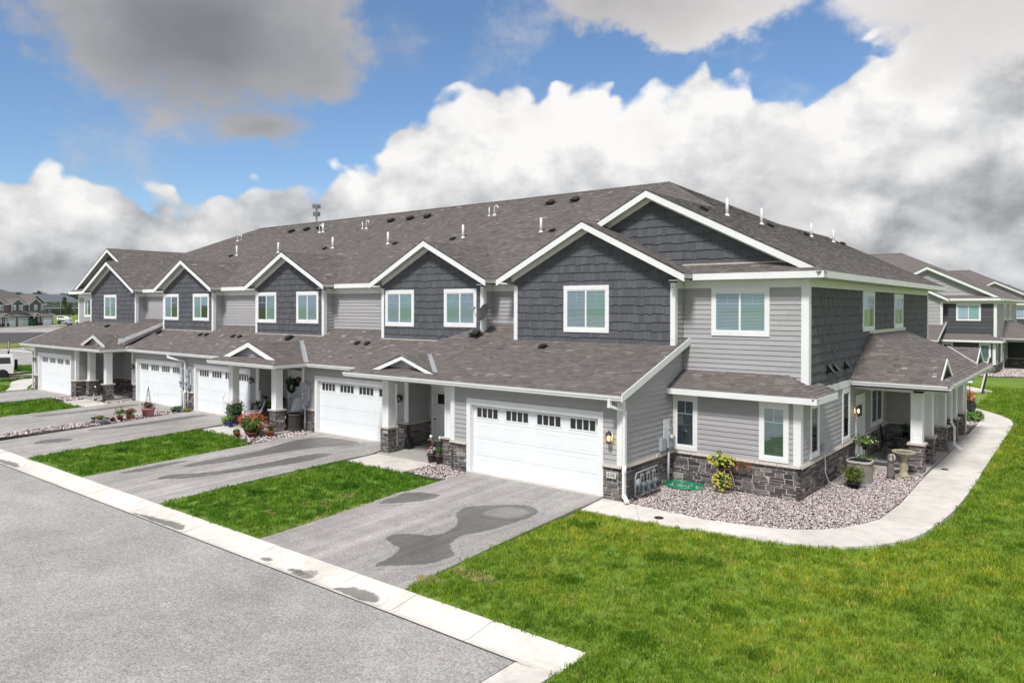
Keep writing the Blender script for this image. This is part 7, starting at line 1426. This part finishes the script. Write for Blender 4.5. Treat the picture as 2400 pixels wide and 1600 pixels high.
for (px, dep, h_, w_, m_, lb_) in ((-29.9, 300, 9.3, 7.0, 0, 'light green young tree in front of the grey house, nearest the near row'), (-30.95, 330, 6.0, 4.6, 1, 'small dark tree at the left end of the grey house'), (-31.25, 345, 8.5, 4.0, 1, 'slim tall dark tree beside the end garage of the distant row')):
    x_, y_ = at(-38.57+px+.0, dep); tree(lb_, x_, y_, gz(x_, y_)-.3, h_, w_, M_TL[m_], 2600)
# far belt of woodland
wood = MB(); 
for i in range(340):
    az_ = -38.57+R.uniform(-38.5, -27.3); dep = R.uniform(640, 700); x_, y_ = at(az_, dep); h_ = R.uniform(12, 17)*(1.25 if az_ > -67.2 else 1)
    for k in range(5): wood.leaves((x_+R.uniform(-3, 3), y_+R.uniform(-3, 3), R.uniform(2, h_-2)), (3.2, 3.2, 3), 26, 1.5, shell=.1)
wood.build('far_woodland', mat('far_leaves', (.06, .09, .06), .8, ramp=[(0, (.03, .05, .04)), (1, (.09, .13, .08))]), None, kind='stuff')
for i, (az_, h_) in enumerate(((-66.55, 24), (-66.1, 26), (-68.35, 21))):
    x_, y_ = at(az_, 600); tree(['tall dark tree rising above the woodland, just left of the near row roof', 'tallest dark tree of the woodland, touching the near row eave', 'lone flat topped tree sticking out of the woodland over the grey house'][i], x_, y_, 0, h_, 13, M_TL[1], 900)
# cell mast behind the roof
ms = thing('cell_mast', 'slim cell phone mast with two rings of antenna panels behind the roof ridge', 'mast'); x_, y_ = at(-38.57-14.85, 260); ms.location = (x_, y_, -1); Z0 = 5.36+(717-478)/1728*260*math.cos(math.radians(14.85))*1.0+1
mb = MB(); mb.tube([(0, 0, 0), (0, 0, Z0)], [.5, .28], 10); mb.build('pole', mat('mast_steel', (.22, .24, .28), .5, metal=.3), ms)
for zz, q in ((Z0-.6, 1.25), (Z0-3.2, 1.1)):
    mb = MB(); mb.tube([(math.cos(i*.5236)*q, math.sin(i*.5236)*q, zz) for i in range(12)], .10, 5, closed=True); [mb.bar((0, 0, zz), (math.cos(a)*q, math.sin(a)*q, zz), .12) for a in (0, 2.09, 4.19)]; mb.build('antenna_ring', MATS['mast_steel'], ms)
    for i in range(9): a = i*.698; mb = MB(); mb.obox((math.cos(a)*q, math.sin(a)*q, zz), (math.cos(a)*.09, math.sin(a)*.09, 0), (-math.sin(a)*.16, math.cos(a)*.16, 0), (0, 0, .75)); mb.build('antenna_panel', MATS['mast_steel'], ms)
# vehicles
def wheel(t, x, y, r=.34, w=.22):
    mb = MB(); mb.lathe([(r*.62, -w/2), (r*.95, -w/2), (r, -w*.35), (r, w*.35), (r*.95, w/2), (r*.62, w/2)], (0, 0, 0), 20); me_ = mb.mesh('tyre'); T = Matrix.Translation((x, y, r)) @ Matrix.Rotation(math.pi/2, 4, 'X'); me_.transform(T); me_.materials.append(mat('tyre_rubber', (.02, .02, .02), .8)); wv = bpy.data.objects.new('wheel', me_); COL.objects.link(wv); wv.parent = t
    mb = MB(); mb.lathe([(r*.63, -w*.3), (r*.63, w*.3)], (0, 0, 0), 16)
    for k in range(5): a = k*1.2566; mb.bar((0, 0, w*.38), (math.cos(a)*r*.6, math.sin(a)*r*.6, w*.34), .07, .03); mb.bar((0, 0, -w*.38), (math.cos(a)*r*.6, math.sin(a)*r*.6, -w*.34), .07, .03)
    me_ = mb.mesh('rim'); me_.transform(T); me_.materials.append(mat('dark_alloy', (.06, .06, .065), .35, metal=.6)); o = bpy.data.objects.new('rim', me_); COL.objects.link(o); o.parent = wv
def car(label, x, y, z, rz, prof, glassp, W_, paint, wheels, name='parked_car', cat='car', wr=.34, extras=None, group=None):
    """side profile (x,z) extruded across with tumblehome, glasshouse inset"""
    t = thing(name, label, cat, (x, y, z), rz, group); mb = MB(); k = len(prof); h = W_/2; V = []
    for s, ins in ((-1, 0), (-.93, .0), (.93, 0), (1, 0)): V += [(a, s*h*(1-.10*max(0, (b-.95))/.7), b+(0 if abs(s) == 1 else (.02 if b > .6 else 0))) for a, b in prof]
    F = [tuple(range(k)), tuple(range(3*k, 4*k))[::-1]]+[(q*k+i, q*k+(i+1) % k, (q+1)*k+(i+1) % k, (q+1)*k+i) for q in range(3) for i in range(k)]; mb.add(V, F, .5, 0, False); mb.build('body', paint, t)
    for s in (-1, 1):
        for g in glassp:
            mb = MB(); P = [Vector((a, s*(h*(1-.10*max(0, b-.95)/.7)+.006), b)) for a, b in g]; P2 = [p-Vector((0, s*.02, 0)) for p in P]; n = len(P); mb.add(P+P2, [tuple(range(n)), tuple(range(2*n-1, n-1, -1))]+[(i, (i+1) % n, n+(i+1) % n, n+i) for i in range(n)]); mb.build('side_window', M_GDG, t)
    for wx in wheels:
        for s in (-1, 1): wheel(t, wx, s*(h-.10), wr)
    x1 = max(a for a, b in prof); x0 = min(a for a, b in prof)
    for s in (-1, 1):
        mb = MB(); mb.box((x1-.12, s*h*.74-.16, .62), (x1+.012, s*h*.74+.16, .76)); mb.build('headlight', M_PVC, t); mb = MB(); mb.box((x0-.012, s*h*.8-.12, .75), (x0+.1, s*h*.8+.12, .95)); mb.build('tail_light', M_RED, t)
    return t
Pw = mat('white_paint', (.78, .79, .80), .25, spec=.6); Psil = mat('silver_paint', (.45, .47, .50), .3, metal=.3)
suvp = [(-2.35, .35), (-2.4, .8), (-2.3, 1.05), (-2.15, 1.68), (-1.9, 1.76), (.4, 1.76), (1.15, 1.12), (2.2, 1.0), (2.4, .75), (2.4, .35)]
suvg = [[(-2.0, 1.12), (-1.95, 1.6), (-1.15, 1.62), (-1.15, 1.12)], [(-1.05, 1.12), (-1.05, 1.62), (-.15, 1.62), (-.15, 1.12)], [(-.05, 1.12), (-.05, 1.62), (.35, 1.62), (.85, 1.12)]]
sedp = [(-2.3, .35), (-2.35, .85), (-1.7, 1.0), (-.9, 1.42), (.3, 1.44), (1.2, .98), (2.2, .82), (2.35, .55), (2.3, .35)]
sedg = [[(-1.35, 1.02), (-.85, 1.36), (-.2, 1.38), (-.2, 1.02)], [(-.1, 1.02), (-.1, 1.38), (.3, 1.37), (.95, 1.02)]]
pkp = [(-2.8, .45), (-2.8, 1.15), (-.7, 1.15), (-.62, 1.85), (.75, 1.86), (1.4, 1.22), (2.55, 1.12), (2.7, .8), (2.7, .45)]
pkg = [[(-.5, 1.22), (-.48, 1.75), (.05, 1.76), (.05, 1.22)], [(.15, 1.22), (.15, 1.76), (.7, 1.74), (1.1, 1.22)]]
x_, y_ = at(-38.57-31.25, 300); car('white sport utility vehicle parked beyond the distant row in front of the grey house', x_, y_, gz(x_, y_), math.radians(25), suvp, suvg, 1.85, Pw, (-1.45, 1.45))
x_, y_ = at(-38.57-31.2, 268); car('silver grey sedan partly hidden by the end garage of the distant row', x_, y_, -.3, math.radians(20), sedp, sedg, 1.8, Psil, (-1.4, 1.4))
x_, y_ = at(-38.57-30.1, 268); car('white crew cab pickup truck left of the near row upper wall', x_, y_, -.2, math.radians(205), pkp, pkg, 1.95, Pw, (-1.75, 1.75), name='pickup_truck', cat='pickup truck', wr=.40)
jp = [(-2.05, .55), (-2.1, 1.15), (-2.05, 1.85), (-1.9, 1.92), (.3, 1.92), (.62, 1.25), (1.75, 1.18), (1.85, .9), (1.85, .55)]
jg = [[(-1.9, 1.28), (-1.85, 1.75), (-1.15, 1.76), (-1.15, 1.28)], [(-1.02, 1.28), (-1.02, 1.76), (-.35, 1.76), (-.35, 1.28)], [(-.25, 1.28), (-.25, 1.76), (.18, 1.75), (.45, 1.28)]]
j_ = car('white off road vehicle with black wheels, cut by the left picture edge', -55.85, .62, -.30, math.radians(252), jp, jg, 1.8, Pw, (-1.35, 1.3), name='off_road_vehicle', cat='off roader', wr=.44)
mb = MB(); mb.lathe([(.12, -.1), (.38, -.1), (.40, 0), (.38, .1), (.12, .1)], (0, 0, 0), 20); me_ = mb.mesh('spare_wheel'); me_.transform(Matrix.Translation((-2.22, 0, 1.15)) @ Matrix.Rotation(math.pi/2, 4, 'Y')); me_.materials.append(MATS['tyre_rubber']); o = bpy.data.objects.new('spare_wheel', me_); COL.objects.link(o); o.parent = j_
sg = thing('sign_post', 'tall thin black sign post seen edge on behind the white off road vehicle', 'sign', (-57.2, 2.85, -.3)); mb = MB(); mb.bar((0, 0, 0), (0, 0, 2.95), .09, .09); mb.build('post', M_BLACK, sg); mb = MB(); mb.obox((0, 0, 2.5), (-.28*.95, .28*.31, 0), (.31*.02, .95*.02, 0), ZP*.4); mb.build('sign_plate', M_PVC, sg)
def bin_(label, x, y, z, m, rz=0, s=1.0):
    t = thing('wheeled_bin', label, 'bin', (x, y, z), rz); mb = MB(); mb.add([(-.26*s, -.28*s, .05), (.26*s, -.28*s, .05), (.26*s, .28*s, .05), (-.26*s, .28*s, .05), (-.33*s, -.36*s, 1.0*s), (.33*s, -.36*s, 1.0*s), (.33*s, .36*s, 1.0*s), (-.33*s, .36*s, 1.0*s)], [(0, 3, 2, 1), (4, 5, 6, 7), (0, 1, 5, 4), (1, 2, 6, 5), (2, 3, 7, 6), (3, 0, 4, 7)]); mb.build('body', m, t); mb = MB(); mb.box((-.35*s, -.38*s, 1.0*s), (.35*s, .42*s, 1.07*s)); mb.build('lid', m, t)
    for q in (-1, 1): mb = MB(); mb.box((q*.24*s-.04, .22*s, 0), (q*.24*s+.04, .40*s, .2*s)); mb.build('wheel', M_BLACK, t)
x_, y_ = at(-38.57-33.05, 255); bin_('big dark green refuse bin standing before a garage of the distant row', x_, y_, -.4, mat('bin_green', (.01, .05, .035), .5), .5, 2.1)
x_, y_ = at(-38.57-30.95, 214); bin_('black bin with pale blue base standing alone at the far kerb', x_, y_, -.4, M_BLACK, .3, 1.25)
mt_ = thing('kerb_mulch', 'small red mulch bed on the kerb beside the white off road vehicle', 'flower bed', (-57.2, 3.3, -.3)); mb = MB(); mb.leaves((0, 0, .1), (.5, .9, .14), 260, .09); mb.build('mulch', mat('red_mulch', (.25, .03, .02), .8), mt_)
# tall verge grass at the left road
tall = []
for k in range(3):
    mb = MB(); r = random.Random(90+k)
    for _ in range(22):
        px, py = r.uniform(-.15, .15), r.uniform(-.15, .15); h = r.uniform(.12, .34); b = r.uniform(0, 6.28); ln = r.uniform(.02, .15); dx, dy = math.cos(b)*ln, math.sin(b)*ln; w = .010; mb.add([(px-w, py, -.02), (px+w, py, -.02), (px+dx*.4+w, py+dy*.4, h*.6), (px+dx*.4-w, py+dy*.4, h*.6), (px+dx, py+dy, h)], [(0, 1, 2, 3), (3, 2, 4)])
    tall.append(src(mb, 'verge_tuft', M_GRASS))
scatter('verge_grass', [(-64.9, 5.2), (-63.0, 6.9), (-59.1, 5.6), (-57.8, 2.9), (-60, -2), (-66, -2)], tall, lambda d: 22, lambda d: 1.2, lambda x, y: gz(x, y), maxd=120)
scatter('verge_grass', [(-52.7, 0.9), (-51.2, 0.5), (-52.3, 3.3), (-53.4, 3.7)], tall, lambda d: 30, lambda d: .7, lambda x, y: gz(x, y), maxd=120)
